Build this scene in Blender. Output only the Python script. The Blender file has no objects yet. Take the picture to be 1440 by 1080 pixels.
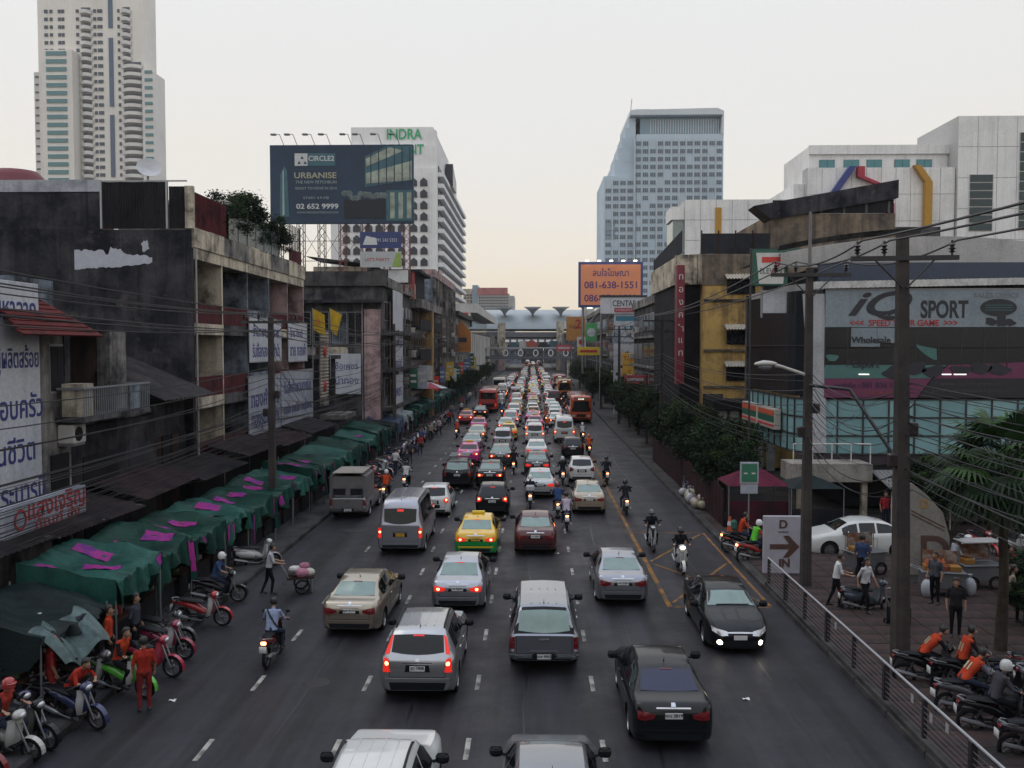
import bpy, bmesh, math, random
from math import sin, cos, pi, radians, sqrt, atan2
from mathutils import Vector, Matrix
from mathutils.bvhtree import BVHTree

random.seed(7)
SC = bpy.context.scene
COL = SC.collection

# ------------------------------------------------------------------ camera
# street axis = +Y, camera stands on a footbridge 8.4 m above the road
cam_d = bpy.data.cameras.new("camera")
cam = bpy.data.objects.new("camera", cam_d)
COL.objects.link(cam)
cam_d.sensor_width = 36.0
cam_d.lens = 36.0 * 1250.0 / 1440.0
cam_d.clip_start = 0.1
cam_d.clip_end = 6000
cam.location = (0, 0, 8.4)
cam.rotation_euler = (radians(90 - 2.382), 0, radians(1.33))
SC.camera = cam

# ------------------------------------------------------------------ sky
W = bpy.data.worlds.new("World"); SC.world = W; W.use_nodes = True
wn, wl = W.node_tree.nodes, W.node_tree.links
for n in list(wn): wn.remove(n)
wo = wn.new("ShaderNodeOutputWorld"); bg = wn.new("ShaderNodeBackground")
sky = wn.new("ShaderNodeTexSky"); sky.sky_type = 'NISHITA'; sky.sun_disc = False
sky.sun_elevation = radians(58); sky.sun_rotation = radians(290)
sky.air_density = 1.5; sky.dust_density = 4.0
skm = wn.new("ShaderNodeMix"); skm.data_type = 'RGBA'; skm.blend_type = 'MULTIPLY'; skm.inputs[0].default_value = 1.0
skm.inputs[7].default_value = (0.07, 0.07, 0.07, 1)
wl.new(sky.outputs[0], skm.inputs[6])
tc = wn.new("ShaderNodeTexCoord"); sep = wn.new("ShaderNodeSeparateXYZ")
wl.new(tc.outputs['Generated'], sep.inputs[0])
nz = wn.new("ShaderNodeTexNoise"); nz.inputs['Scale'].default_value = 2.2; nz.inputs['Detail'].default_value = 4
mpn = wn.new("ShaderNodeMapping"); mpn.inputs['Scale'].default_value = (1, 1, 3.5)
wl.new(tc.outputs['Generated'], mpn.inputs[0]); wl.new(mpn.outputs[0], nz.inputs['Vector'])
mad = wn.new("ShaderNodeMath"); mad.operation = 'MULTIPLY_ADD'; mad.inputs[1].default_value = 0.22
wl.new(nz.outputs['Fac'], mad.inputs[0])
sub = wn.new("ShaderNodeMath"); sub.operation = 'SUBTRACT'; sub.inputs[1].default_value = 0.11
wl.new(sep.outputs['Z'], sub.inputs[0]); wl.new(sub.outputs[0], mad.inputs[2])
rmp = wn.new("ShaderNodeValToRGB")
cr = rmp.color_ramp
cr.elements[0].position = 0.0; cr.elements[0].color = (0.90, 0.78, 0.62, 1)
cr.elements[1].position = 1.0; cr.elements[1].color = (0.74, 0.82, 0.98, 1)
for p, c in ((0.06, (0.93, 0.835, 0.70)), (0.15, (0.915, 0.87, 0.80)), (0.26, (0.89, 0.88, 0.86)), (0.42, (0.88, 0.885, 0.89))):
    e = cr.elements.new(p); e.color = (*c, 1)
wl.new(mad.outputs[0], rmp.inputs[0])
mix = wn.new("ShaderNodeMix"); mix.data_type = 'RGBA'; mix.inputs[0].default_value = 0.95
wl.new(skm.outputs[2], mix.inputs[6]); wl.new(rmp.outputs[0], mix.inputs[7])
# overcast sky: brighter overhead than near the horizon
cie = wn.new("ShaderNodeMapRange"); cie.inputs[1].default_value = .40; cie.inputs[2].default_value = 1.0; cie.inputs[3].default_value = 1.0; cie.inputs[4].default_value = 1.5
wl.new(sep.outputs['Z'], cie.inputs[0]); wl.new(cie.outputs[0], bg.inputs[1])
wl.new(mix.outputs[2], bg.inputs[0])
wl.new(bg.outputs[0], wo.inputs[0])

# ------------------------------------------------------------------ sun through thick cloud
sd = bpy.data.lights.new("sun", 'SUN'); sd.energy = 0.5; sd.angle = radians(40); sd.color = (1.0, 0.9, 0.78)
so = bpy.data.objects.new("sun", sd); COL.objects.link(so)
so.rotation_euler = (radians(32), 0, radians(-110))

SC.view_settings.view_transform = 'Standard'
SC.view_settings.look = 'None'
SC.view_settings.exposure = 0.0
SC.view_settings.gamma = 1.0
SC.render.engine = 'CYCLES'
SC.cycles.max_bounces = 5
SC.cycles.diffuse_bounces = 2
SC.cycles.glossy_bounces = 3
SC.cycles.transmission_bounces = 3
SC.cycles.transparent_max_bounces = 6
SC.cycles.volume_bounces = 0
SC.cycles.use_denoising = True
SC.cycles.caustics_reflective = False
SC.cycles.caustics_refractive = False
HAZE = .00015
SC.cycles.volume_step_rate = 8
SC.cycles.volume_max_steps = 64

# ------------------------------------------------------------------ materials
MATS = {}
def _new(name):
    m = bpy.data.materials.new(name); m.use_nodes = True
    return m, m.node_tree.nodes, m.node_tree.links, m.node_tree.nodes["Principled BSDF"]

def mat(name, col=(.5, .5, .5), rough=.6, metal=0., spec=.5, coat=0., ior=None, var=.12, scale=3., emit=None, estr=0., alpha=None):
    """plain surface with a little noise in colour and gloss"""
    if name in MATS: return MATS[name]
    m, n, l, b = _new(name)
    t = n.new("ShaderNodeTexCoord"); z = n.new("ShaderNodeTexNoise")
    z.inputs['Scale'].default_value = scale; z.inputs['Detail'].default_value = 6; z.inputs['Roughness'].default_value = .65
    l.new(t.outputs['Object'], z.inputs['Vector'])
    r = n.new("ShaderNodeValToRGB")
    r.color_ramp.elements[0].position = .3; r.color_ramp.elements[1].position = .7
    r.color_ramp.elements[0].color = (*[max(0, c * (1 - var)) for c in col], 1)
    r.color_ramp.elements[1].color = (*[min(1, c * (1 + var)) for c in col], 1)
    l.new(z.outputs['Fac'], r.inputs[0]); l.new(r.outputs[0], b.inputs['Base Color'])
    b.inputs['Roughness'].default_value = rough; b.inputs['Metallic'].default_value = metal
    b.inputs['Specular IOR Level'].default_value = spec
    b.inputs['Coat Weight'].default_value = coat; b.inputs['Coat Roughness'].default_value = .05
    if ior: b.inputs['IOR'].default_value = ior
    if emit:
        b.inputs['Emission Color'].default_value = (*emit, 1); b.inputs['Emission Strength'].default_value = estr
    if alpha is not None: b.inputs['Alpha'].default_value = alpha
    m.diffuse_color = (*col, 1)
    MATS[name] = m; return m

def stain(name, base, dark, amt=.5, scale=.35, streak=.5, rough=.85, third=None, bump=.0):
    """weathered render: blotches of grime, vertical run-off streaks, fine grain"""
    if name in MATS: return MATS[name]
    m, n, l, b = _new(name)
    t = n.new("ShaderNodeTexCoord")
    def noise(sc, mp=None, det=8):
        z = n.new("ShaderNodeTexNoise"); z.inputs['Scale'].default_value = sc; z.inputs['Detail'].default_value = det
        z.inputs['Roughness'].default_value = .68
        if mp:
            k = n.new("ShaderNodeMapping"); k.inputs['Scale'].default_value = mp
            l.new(t.outputs['Object'], k.inputs[0]); l.new(k.outputs[0], z.inputs['Vector'])
        else: l.new(t.outputs['Object'], z.inputs['Vector'])
        return z
    def ramp(src, a, bb):
        r = n.new("ShaderNodeMapRange"); r.inputs[1].default_value = a; r.inputs[2].default_value = bb
        l.new(src, r.inputs[0]); return r.outputs[0]
    def mixc(f, A, B):
        x = n.new("ShaderNodeMix"); x.data_type = 'RGBA'
        if isinstance(f, float): x.inputs[0].default_value = f
        else: l.new(f, x.inputs[0])
        for i, v in ((6, A), (7, B)):
            if isinstance(v, tuple): x.inputs[i].default_value = (*v, 1)
            else: l.new(v, x.inputs[i])
        return x.outputs[2]
    blot = ramp(noise(scale).outputs['Fac'], .60 - .35 * amt, .86 - .42 * amt)
    st = ramp(noise(1.0, (2.6, 2.6, .12)).outputs['Fac'], .48, .70)
    c = mixc(blot, base, dark)
    ms = n.new("ShaderNodeMath"); ms.operation = 'MULTIPLY'; ms.inputs[1].default_value = streak
    l.new(st, ms.inputs[0])
    c = mixc(ms.outputs[0], c, tuple(x * .55 for x in dark))
    if third:
        c = mixc(ramp(noise(scale * 1.7, (1, 1.3, 1)).outputs['Fac'], .58, .70), c, third)
    g = noise(9.0)
    gm = n.new("ShaderNodeMapRange"); gm.inputs[1].default_value = .3; gm.inputs[2].default_value = .7
    gm.inputs[3].default_value = .82; gm.inputs[4].default_value = 1.14
    l.new(g.outputs['Fac'], gm.inputs[0])
    mu = n.new("ShaderNodeMix"); mu.data_type = 'RGBA'; mu.blend_type = 'MULTIPLY'; mu.inputs[0].default_value = 1
    l.new(c, mu.inputs[6]); l.new(gm.outputs[0], mu.inputs[7])
    l.new(mu.outputs[2], b.inputs['Base Color'])
    b.inputs['Roughness'].default_value = rough; b.inputs['Specular IOR Level'].default_value = .15
    if bump:
        bp = n.new("ShaderNodeBump"); bp.inputs['Strength'].default_value = bump; bp.inputs['Distance'].default_value = .03
        l.new(g.outputs['Fac'], bp.inputs['Height']); l.new(bp.outputs[0], b.inputs['Normal'])
    MATS[name] = m; return m

def paint(col, metal=0.0, rough=.28, coat=.7):
    k = "car_paint_%02x%02x%02x_%d" % (*[int(c * 255) for c in col], int(metal * 10))
    return mat(k, col, rough, metal, .5 if metal else .15, 1.0 if sum(col) > .1 else .5, var=.06, scale=1.3)

def glow(name, col, strength, base=None):
    return mat(name, base or col, .3, 0, .5, emit=col, estr=strength, var=.02)

# common stock
BLACK = mat("black_plastic", (.008, .009, .012), .5, spec=.22)
RUBBER = mat("rubber", (.012, .012, .014), .85, spec=.15)
CHROME = mat("chrome", (.55, .56, .58), .18, 1.0)
ALLOY = mat("alloy", (.32, .33, .35), .35, .9)
STEEL = mat("galvanised_steel", (.30, .31, .33), .45, .8)
GLASS = mat("tinted_glass", (.005, .007, .008), .05, 0, .5, ior=1.45)
GLASS_PALE = mat("pale_film_sky_glass", (.17, .24, .22), .10, .25, .5, ior=1.7)  # film tint with the pale green sky reflection put into the base
GLASS_BLUE = mat("blue_film_glass", (.014, .016, .050), .06, 0, .5, ior=1.5)
LAMP_RED = mat("red_lens", (.15, .008, .012), .15, 0, .5, coat=.5)
LAMP_LIT = glow("red_lens_lit", (1.0, .035, .02), .62, (.26, .010, .010))
LAMP_HOT = glow("brake_bulb_lit", (1.0, .26, .10), 9.0, (.8, .2, .1))
LAMP_AMBER = mat("amber_lens", (.55, .18, .02), .15)
LAMP_CLEAR = mat("clear_lens", (.55, .56, .58), .08, .5)
HEAD_LIT = glow("headlamp_lit", (1.0, .86, .62), 12.0, (.9, .9, .85))
PLATE_W = mat("white_plate", (.62, .62, .62), .5)
PLATE_Y = mat("yellow_plate", (.65, .36, .03), .5)
INK = mat("ink_black", (.015, .015, .018), .6)
SKIN = mat("skin", (.30, .17, .11), .55)
HAIR = mat("black_hair", (.010, .009, .009), .5)
# ------------------------------------------------------------------ mesh helpers
class MB:
    def __init__(s): s.v = []; s.f = []; s.m = []
    def add(s, vs, fs, mi=0):
        o = len(s.v); s.v.extend([tuple(v) for v in vs])
        for f in fs: s.f.append([i + o for i in f]); s.m.append(mi)
        return s
    def box(s, c, d, rz=0., mi=0, M=None):
        x, y, z = d[0] / 2, d[1] / 2, d[2] / 2
        vs = [Vector((a * x, b * y, e * z)) for e in (-1, 1) for b in (-1, 1) for a in (-1, 1)]
        R = M or Matrix.Rotation(rz, 3, 'Z')
        vs = [R @ v + Vector(c) for v in vs]
        return s.add(vs, [(0, 2, 3, 1), (4, 5, 7, 6), (0, 1, 5, 4), (2, 6, 7, 3), (0, 4, 6, 2), (1, 3, 7, 5)], mi)
    def bb(s, x0, x1, y0, y1, z0, z1, mi=0):
        return s.box(((x0 + x1) / 2, (y0 + y1) / 2, (z0 + z1) / 2), (x1 - x0, y1 - y0, z1 - z0), mi=mi)
    def rbox(s, c, d, r=.03, rz=0., mi=0, M=None):
        """box with chamfered vertical and horizontal edges"""
        x, y, z = d[0] / 2, d[1] / 2, d[2] / 2; r = min(r, x * .9, y * .9, z * .9)
        R = M or Matrix.Rotation(rz, 3, 'Z'); C = Vector(c)
        def ring(k, h):
            return [(-x + k, -y + k + r, h), (-x + k + r, -y + k, h), (x - k - r, -y + k, h), (x - k, -y + k + r, h),
                    (x - k, y - k - r, h), (x - k - r, y - k, h), (-x + k + r, y - k, h), (-x + k, y - k - r, h)]
        vs = ring(r * .6, -z) + ring(0, -z + r) + ring(0, z - r) + ring(r * .6, z)
        fs = [list(range(7, -1, -1)), list(range(24, 32))]
        for a in range(3):
            for i in range(8):
                j = (i + 1) % 8; fs.append((a * 8 + i, a * 8 + j, a * 8 + 8 + j, a * 8 + 8 + i))
        return s.add([R @ Vector(v) + C for v in vs], fs, mi)
    def cyl(s, p0, p1, r0, r1=None, n=8, caps=True, mi=0):
        r1 = r0 if r1 is None else r1
        p0, p1 = Vector(p0), Vector(p1); d = (p1 - p0).normalized()
        a = d.orthogonal().normalized(); b = d.cross(a)
        vs = []
        for p, r in ((p0, r0), (p1, r1)):
            for i in range(n):
                t = 2 * pi * i / n; vs.append(p + a * (r * cos(t)) + b * (r * sin(t)))
        fs = [(i, (i + 1) % n, n + (i + 1) % n, n + i) for i in range(n)]
        if caps: fs += [list(range(n - 1, -1, -1)), list(range(n, 2 * n))]
        return s.add(vs, fs, mi)
    def tube(s, pts, r, n=6, mi=0, caps=True):
        pts = [Vector(p) for p in pts]
        rs = r if isinstance(r, (list, tuple)) else [r] * len(pts)
        vs = []; up = None
        for i, p in enumerate(pts):
            d = (pts[min(i + 1, len(pts) - 1)] - pts[max(i - 1, 0)]).normalized()
            if up is None: up = d.orthogonal().normalized()
            up = (up - d * up.dot(d)).normalized(); b = d.cross(up)
            for k in range(n):
                t = 2 * pi * k / n; vs.append(p + up * (rs[i] * cos(t)) + b * (rs[i] * sin(t)))
        fs = []
        for i in range(len(pts) - 1):
            for k in range(n):
                j = (k + 1) % n; fs.append((i * n + k, i * n + j, i * n + n + j, i * n + n + k))
        if caps: fs += [list(range(n - 1, -1, -1)), list(range((len(pts) - 1) * n, len(pts) * n))]
        return s.add(vs, fs, mi)
    def lathe(s, prof, axis='z', c=(0, 0, 0), n=16, mi=0):
        """prof: (radius, height) pairs spun about an axis"""
        vs = []
        for r, h in prof:
            for i in range(n):
                t = 2 * pi * i / n; u, v = r * cos(t), r * sin(t)
                p = {'z': (u, v, h), 'x': (h, u, v), 'y': (v, h, u)}[axis]
                vs.append(Vector(p) + Vector(c))
        fs = []
        for a in range(len(prof) - 1):
            for i in range(n):
                j = (i + 1) % n; fs.append((a * n + i, a * n + j, a * n + n + j, a * n + n + i))
        return s.add(vs, fs, mi)
    def prism(s, poly, axis, a, b, mi=0):
        """extrude a 2-D polygon between a and b along an axis"""
        n = len(poly)
        def P(u, v, w): return {'x': (w, u, v), 'y': (u, w, v), 'z': (u, v, w)}[axis]
        vs = [P(u, v, a) for u, v in poly] + [P(u, v, b) for u, v in poly]
        fs = [list(range(n - 1, -1, -1)), list(range(n, 2 * n))] + [(i, (i + 1) % n, n + (i + 1) % n, n + i) for i in range(n)]
        return s.add(vs, fs, mi)
    def ball(s, c, r, n=10, m=6, mi=0):
        rr = r if isinstance(r, (tuple, list)) else (r, r, r)
        vs = []
        for i in range(m + 1):
            ph = -pi / 2 + pi * i / m
            for k in range(n):
                t = 2 * pi * k / n
                vs.append((c[0] + rr[0] * cos(ph) * cos(t), c[1] + rr[1] * cos(ph) * sin(t), c[2] + rr[2] * sin(ph)))
        fs = [(i * n + k, i * n + (k + 1) % n, i * n + n + (k + 1) % n, i * n + n + k) for i in range(m) for k in range(n)]
        return s.add(vs, fs, mi)
    def grid(s, fn, nu, nv, mi=0):
        vs = [fn(i / nu, j / nv) for j in range(nv + 1) for i in range(nu + 1)]
        fs = [(j * (nu + 1) + i, j * (nu + 1) + i + 1, (j + 1) * (nu + 1) + i + 1, (j + 1) * (nu + 1) + i) for j in range(nv) for i in range(nu)]
        return s.add(vs, fs, mi)
    def mesh(s, name, smooth=None, fix=True):
        me = bpy.data.meshes.new(name); me.from_pydata(s.v, [], s.f)
        if fix:
            bm = bmesh.new(); bm.from_mesh(me)
            bmesh.ops.remove_doubles(bm, verts=bm.verts, dist=1e-5)
            bmesh.ops.recalc_face_normals(bm, faces=bm.faces); bm.to_mesh(me); bm.free()
            if max(s.m, default=0) > 0 and len(me.polygons) == len(s.m): me.polygons.foreach_set("material_index", s.m)
        elif max(s.m, default=0) > 0: me.polygons.foreach_set("material_index", s.m)
        if smooth is not None:
            me.polygons.foreach_set("use_smooth", [True] * len(me.polygons))
            me.set_sharp_from_angle(angle=radians(smooth))
        me.update(); return me
    def build(s, name, material, parent=None, smooth=None, fix=True):
        return obj(name, s.mesh(name, smooth, fix), material, parent)

def obj(name, me, material=None, parent=None):
    o = bpy.data.objects.new(name, me); COL.objects.link(o)
    if material is not None:
        ms = material if isinstance(material, (list, tuple)) else [material]
        if len(me.materials) == 0:
            for m in ms: me.materials.append(m)
        else:
            for i, m in enumerate(ms):
                if me.materials[i] is not m:
                    o.material_slots[i].link = 'OBJECT'; o.material_slots[i].material = m
    if parent is not None: o.parent = parent
    return o

def thing(name, label, cat, loc=(0, 0, 0), rz=0., group=None):
    o = bpy.data.objects.new(name, None); COL.objects.link(o)
    o.location = loc; o.rotation_euler = (0, 0, rz); o.empty_display_size = .2
    o['label'] = label; o['category'] = cat
    if group: o['group'] = group
    return o

def tag(o, label, cat, group=None, kind=None):
    o['label'] = label; o['category'] = cat
    if group: o['group'] = group
    if kind: o['kind'] = kind
    return o

def struct(name, mb, m, **k):
    o = mb.build(name, m, **k); o['kind'] = 'structure'; return o

def copy_tree(o, parent=None):
    c = o.copy(); COL.objects.link(c)
    if parent is not None: c.parent = parent
    for ch in o.children: copy_tree(ch, c)
    return c

_txt = {}
def text_mesh(s, size=1., depth=.01, bold=0., align='CENTER', italic=0., width=None, spacing=1.):
    """lettering as a thin solid in the XZ plane, facing -Y, centred on its own middle"""
    k = (s, size, depth, bold, align, italic, width, spacing)
    if k in _txt: return _txt[k]
    cu = bpy.data.curves.new("letters", 'FONT'); cu.body = s; cu.size = size; cu.extrude = depth / 2
    cu.align_x = align; cu.align_y = 'CENTER'; cu.offset = bold; cu.shear = italic; cu.resolution_u = 5; cu.space_character = spacing
    o = bpy.data.objects.new("letters", cu); COL.objects.link(o)
    dg = bpy.context.evaluated_depsgraph_get(); dg.update()
    me = bpy.data.meshes.new_from_object(o.evaluated_get(dg))
    bpy.data.objects.remove(o); bpy.data.curves.remove(cu)
    me.materials.clear()
    if len(me.vertices):
        xs = [v.co.x for v in me.vertices]; ys = [v.co.y for v in me.vertices]
        cx, cy = (min(xs) + max(xs)) / 2, (min(ys) + max(ys)) / 2
        if align != 'CENTER': cx = 0
        sx = 1. if not width else width / max(1e-6, max(xs) - min(xs))
        for v in me.vertices:
            x, y, z = v.co; v.co = ((x - cx) * sx, -z, y - cy)
    me.update(); _txt[k] = me; return me

def lettering(s, parent, loc, material, size=1., rz=0., **k):
    o = obj("lettering", text_mesh(s, size, **k), material, parent)
    o.location = loc; o.rotation_euler = (0, 0, rz); return o

def bool_cut(me, cutter):
    """mesh minus cutter mesh, evaluated once"""
    a = bpy.data.objects.new("a", me); b = bpy.data.objects.new("b", cutter)
    COL.objects.link(a); COL.objects.link(b)
    md = a.modifiers.new("d", 'BOOLEAN'); md.object = b; md.operation = 'DIFFERENCE'; md.solver = 'EXACT'
    dg = bpy.context.evaluated_depsgraph_get(); dg.update()
    out = bpy.data.meshes.new_from_object(a.evaluated_get(dg))
    bpy.data.objects.remove(a); bpy.data.objects.remove(b)
    return out

def nth(n):
    w = "zeroth first second third fourth fifth sixth seventh eighth ninth tenth eleventh twelfth".split()
    if n < len(w): return w[n]
    return "%d%s" % (n, "th" if 10 < n % 100 < 20 else {1: "st", 2: "nd", 3: "rd"}.get(n % 10, "th"))

def interp(tab, x):
    if x <= tab[0][0]: return tab[0][1]
    for (a, b), (c, d) in zip(tab, tab[1:]):
        if x <= c: return b + (d - b) * (x - a) / (c - a) if c > a else d
    return tab[-1][1]
def soft(tab, x, s=.06):
    """linear table rounded off over +-s"""
    return (interp(tab, x - s) + 2 * interp(tab, x - s * .4) + 2 * interp(tab, x + s * .4) + interp(tab, x + s) + 2 * interp(tab, x)) / 8
# ------------------------------------------------------------------ vehicles
# tables run from the rear bumper (0) to the nose (L)
SPEC = {
 'sedan': dict(L=4.55, W=1.76, top=[(0, .80), (.05, .97), (.12, 1.03), (.60, 1.06), (1.28, 1.39), (1.75, 1.465), (2.35, 1.455), (2.8, 1.36), (3.42, 1.03), (3.6, .99), (4.2, .84), (4.45, .70), (4.55, .52)],
    belt=[(0, .74), (.05, .90), (.14, .985), (.7, .985), (1.5, .95), (3.3, .92), (3.7, .90), (4.2, .76), (4.45, .62), (4.55, .46)],
    wid=[(0, .66), (.05, .76), (.16, .83), (.45, .865), (1.2, .88), (3.5, .88), (4.0, .85), (4.35, .74), (4.55, .50)], roof=.585,
    bot=[(0, .28), (.2, .20), (.6, .15), (4.2, .15), (4.5, .20)], wr=.315, ax=(.92, 3.62), rg=(.66, 1.22), rgw=.90, fg=(2.82, 3.36), sides=[(1.02, 1.72), (1.80, 2.42), (2.50, 3.10)],
    tail='wide', plate=(0, .80), bumper=.50),
 'hatch': dict(L=3.9, W=1.70, top=[(0, .86), (.04, 1.0), (.10, 1.05), (.50, 1.43), (.72, 1.505), (1.6, 1.525), (2.15, 1.45), (2.9, 1.03), (3.05, 1.0), (3.6, .86), (3.82, .72), (3.9, .55)],
    belt=[(0, .80), (.05, .93), (.12, 1.0), (.5, 1.02), (1.2, .97), (2.7, .91), (3.1, .88), (3.6, .76), (3.9, .48)],
    wid=[(0, .68), (.05, .78), (.15, .83), (.4, .85), (2.9, .85), (3.5, .81), (3.75, .70), (3.9, .50)], roof=.60,
    bot=[(0, .28), (.2, .20), (.5, .16), (3.6, .16), (3.9, .22)], wr=.30, ax=(.62, 3.08), rg=(.13, .50), rgw=.90, fg=(2.17, 2.84), sides=[(.72, 1.12), (1.18, 1.82), (1.90, 2.55)],
    tail='tri', plate=(0, .76), bumper=.46),
 'suv': dict(L=4.55, W=1.84, top=[(0, 1.0), (.04, 1.12), (.09, 1.16), (.34, 1.58), (.55, 1.67), (1.7, 1.70), (2.4, 1.63), (3.1, 1.17), (3.3, 1.13), (4.2, 1.0), (4.45, .84), (4.55, .62)],
    belt=[(0, .94), (.05, 1.07), (.12, 1.12), (.6, 1.11), (1.5, 1.06), (3.1, 1.02), (3.5, 1.0), (4.2, .90), (4.55, .55)],
    wid=[(0, .74), (.05, .84), (.15, .89), (.4, .915), (3.7, .92), (4.2, .87), (4.42, .76), (4.55, .56)], roof=.64,
    bot=[(0, .34), (.2, .25), (.5, .20), (4.2, .20), (4.55, .30)], wr=.355, ax=(.86, 3.50), rg=(.12, .36), rgw=.90, fg=(2.42, 3.04), sides=[(.62, 1.14), (1.20, 1.95), (2.02, 2.78)],
    tail='tall', plate=(0, .86), bumper=.60, rails=True),
 'canopy_pickup': dict(L=5.1, W=1.86, top=[(0, 1.02), (.03, 1.07), (.07, 1.10), (.34, 1.60), (.50, 1.70), (1.60, 1.745), (1.66, 1.73), (1.8, 1.74), (2.8, 1.74), (3.05, 1.68), (3.62, 1.20), (3.8, 1.15), (4.7, 1.05), (4.98, .90), (5.1, .68)],
    belt=[(0, .98), (.05, 1.03), (.1, 1.06), (1.6, 1.08), (3.5, 1.06), (4.0, 1.04), (4.7, .95), (5.1, .6)],
    wid=[(0, .82), (.04, .88), (.12, .91), (.4, .92), (4.3, .93), (4.75, .88), (4.98, .78), (5.1, .6)], roof=.66,
    bot=[(0, .40), (.2, .34), (.5, .28), (4.7, .28), (5.1, .36)], wr=.375, ax=(1.15, 4.15), rg=(.09, .37), rgw=.92, fg=(3.07, 3.56), sides=[(.55, 1.5), (1.72, 2.3), (2.38, 3.2)],
    tail='post', plate=(0, .50), bumper=.52),
 'van': dict(L=5.25, W=1.90, top=[(0, 1.22), (.03, 1.30), (.22, 2.06), (.42, 2.23), (.8, 2.27), (3.4, 2.27), (3.8, 2.18), (4.72, 1.28), (4.9, 1.16), (5.15, 1.0), (5.25, .74)],
    belt=[(0, 1.15), (.05, 1.22), (4.6, 1.16), (4.9, 1.05), (5.25, .66)],
    wid=[(0, .84), (.05, .90), (.14, .93), (.4, .945), (4.5, .945), (4.95, .86), (5.15, .74), (5.25, .6)], roof=.72,
    bot=[(0, .32), (.3, .22), (4.9, .2), (5.25, .28)], wr=.33, ax=(.98, 4.12), rg=(.05, .185), rgw=.90, fg=(3.86, 4.66), sides=[(.5, 1.35), (1.43, 2.4), (2.48, 3.42), (3.52, 4.25)],
    tail='mid', plate=(0, .86), bumper=.52),
 'mpv': dict(L=4.5, W=1.75, top=[(0, 1.02), (.03, 1.12), (.08, 1.16), (.30, 1.66), (.5, 1.78), (1.0, 1.82), (2.3, 1.80), (2.7, 1.70), (3.5, 1.16), (3.7, 1.08), (4.2, .94), (4.42, .78), (4.5, .6)],
    belt=[(0, .96), (.06, 1.06), (.5, 1.08), (3.3, 1.0), (3.8, .92), (4.5, .52)],
    wid=[(0, .74), (.05, .82), (.15, .86), (.4, .875), (3.6, .875), (4.15, .81), (4.38, .7), (4.5, .52)], roof=.64,
    bot=[(0, .38), (.2, .27), (.5, .22), (4.2, .22), (4.5, .3)], wr=.31, ax=(.78, 3.5), rg=(.10, .31), rgw=.90, fg=(2.74, 3.44), sides=[(.6, 1.2), (1.28, 2.1), (2.18, 3.0)],
    tail='tall', plate=(0, .84), bumper=.50),
}

def section(sp, y):
    zt, zs, wb, zb = soft(sp['top'], y), soft(sp['belt'], y), soft(sp['wid'], y, .05), interp(sp['bot'], y)
    zt = max(zt, zs + .012); h = zt - zs
    t = min(1., h / .38)
    wr = (.88 * wb) * (1 - t) + min(sp['roof'], .9 * wb) * t
    w7 = .945 * wb
    P = [(0, zb), (.80 * wb, zb), (.93 * wb, zb + .035), (.98 * wb, zb + .13), (wb, zb + .48 * (zs - zb)), (.998 * wb, zb + .72 * (zs - zb)),
         (.978 * wb, zs - .055), (w7, zs), (w7 + (wr - w7) * .52, zs + .46 * h), (wr + .012, zs + .86 * h), (.93 * wr, zs + .955 * h), (.55 * wr, zt - .012 * t), (0, zt)]
    return P

def body_mesh(sp, extra=()):
    L = sp['L']; ys = sorted(set([0, .02, .05, .09, .14, .2] + [round(.28 + .115 * i, 3) for i in range(int((L - .5) / .115))] + [L - .2, L - .14, L - .08, L - .03, L] + list(extra)))
    mb = MB(); n = 13; rows = []
    for y in ys:
        P = section(sp, y)
        ring = [(x, y - L / 2, z) for x, z in P] + [(-x, y - L / 2, z) for x, z in P[-2:0:-1]]
        rows.append(ring)
    k = len(rows[0]); vs = [p for r in rows for p in r]; fs = []
    for a in range(len(rows) - 1):
        for i in range(k):
            j = (i + 1) % k; fs.append((a * k + i, a * k + j, a * k + k + j, a * k + k + i))
    for base in (0, (len(rows) - 1) * k):
        for i in range(n - 1):
            a, b = base + i, base + i + 1
            c, d = base + (k - i - 1) % k if i + 1 < k else base, base + (k - i) % k
            q = [a, b, base + (k - (i + 1)) % k, d]
            q = [v for t, v in enumerate(q) if v not in q[:t]]
            if len(q) > 2: fs.append(q)
    mb.add(vs, fs)
    me = mb.mesh("body")
    cut = MB()
    for ay in sp['ax']:
        for sx in (-1, 1):
            x0, x1 = sorted((sx * (sp['W'] / 2 - .34), sx * (sp['W'] / 2 + .2)))
            cut.cyl((x0, ay - L / 2, sp['wr'] + .01), (x1, ay - L / 2, sp['wr'] + .01), sp['wr'] + .055, n=20)
    cm = cut.mesh("cut")
    me.materials.append(None); me.materials.append(None); cm.materials.append(None); cm.materials.append(None)
    for p in cm.polygons: p.material_index = 1
    out = bool_cut(me, cm)
    # anything low or inside the arches is black plastic / underside
    for p in out.polygons:
        c = p.center
        if p.normal.z < -.75: p.material_index = 1
    out.polygons.foreach_set("use_smooth", [True] * len(out.polygons)); out.set_sharp_from_angle(angle=radians(38))
    return out

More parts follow.
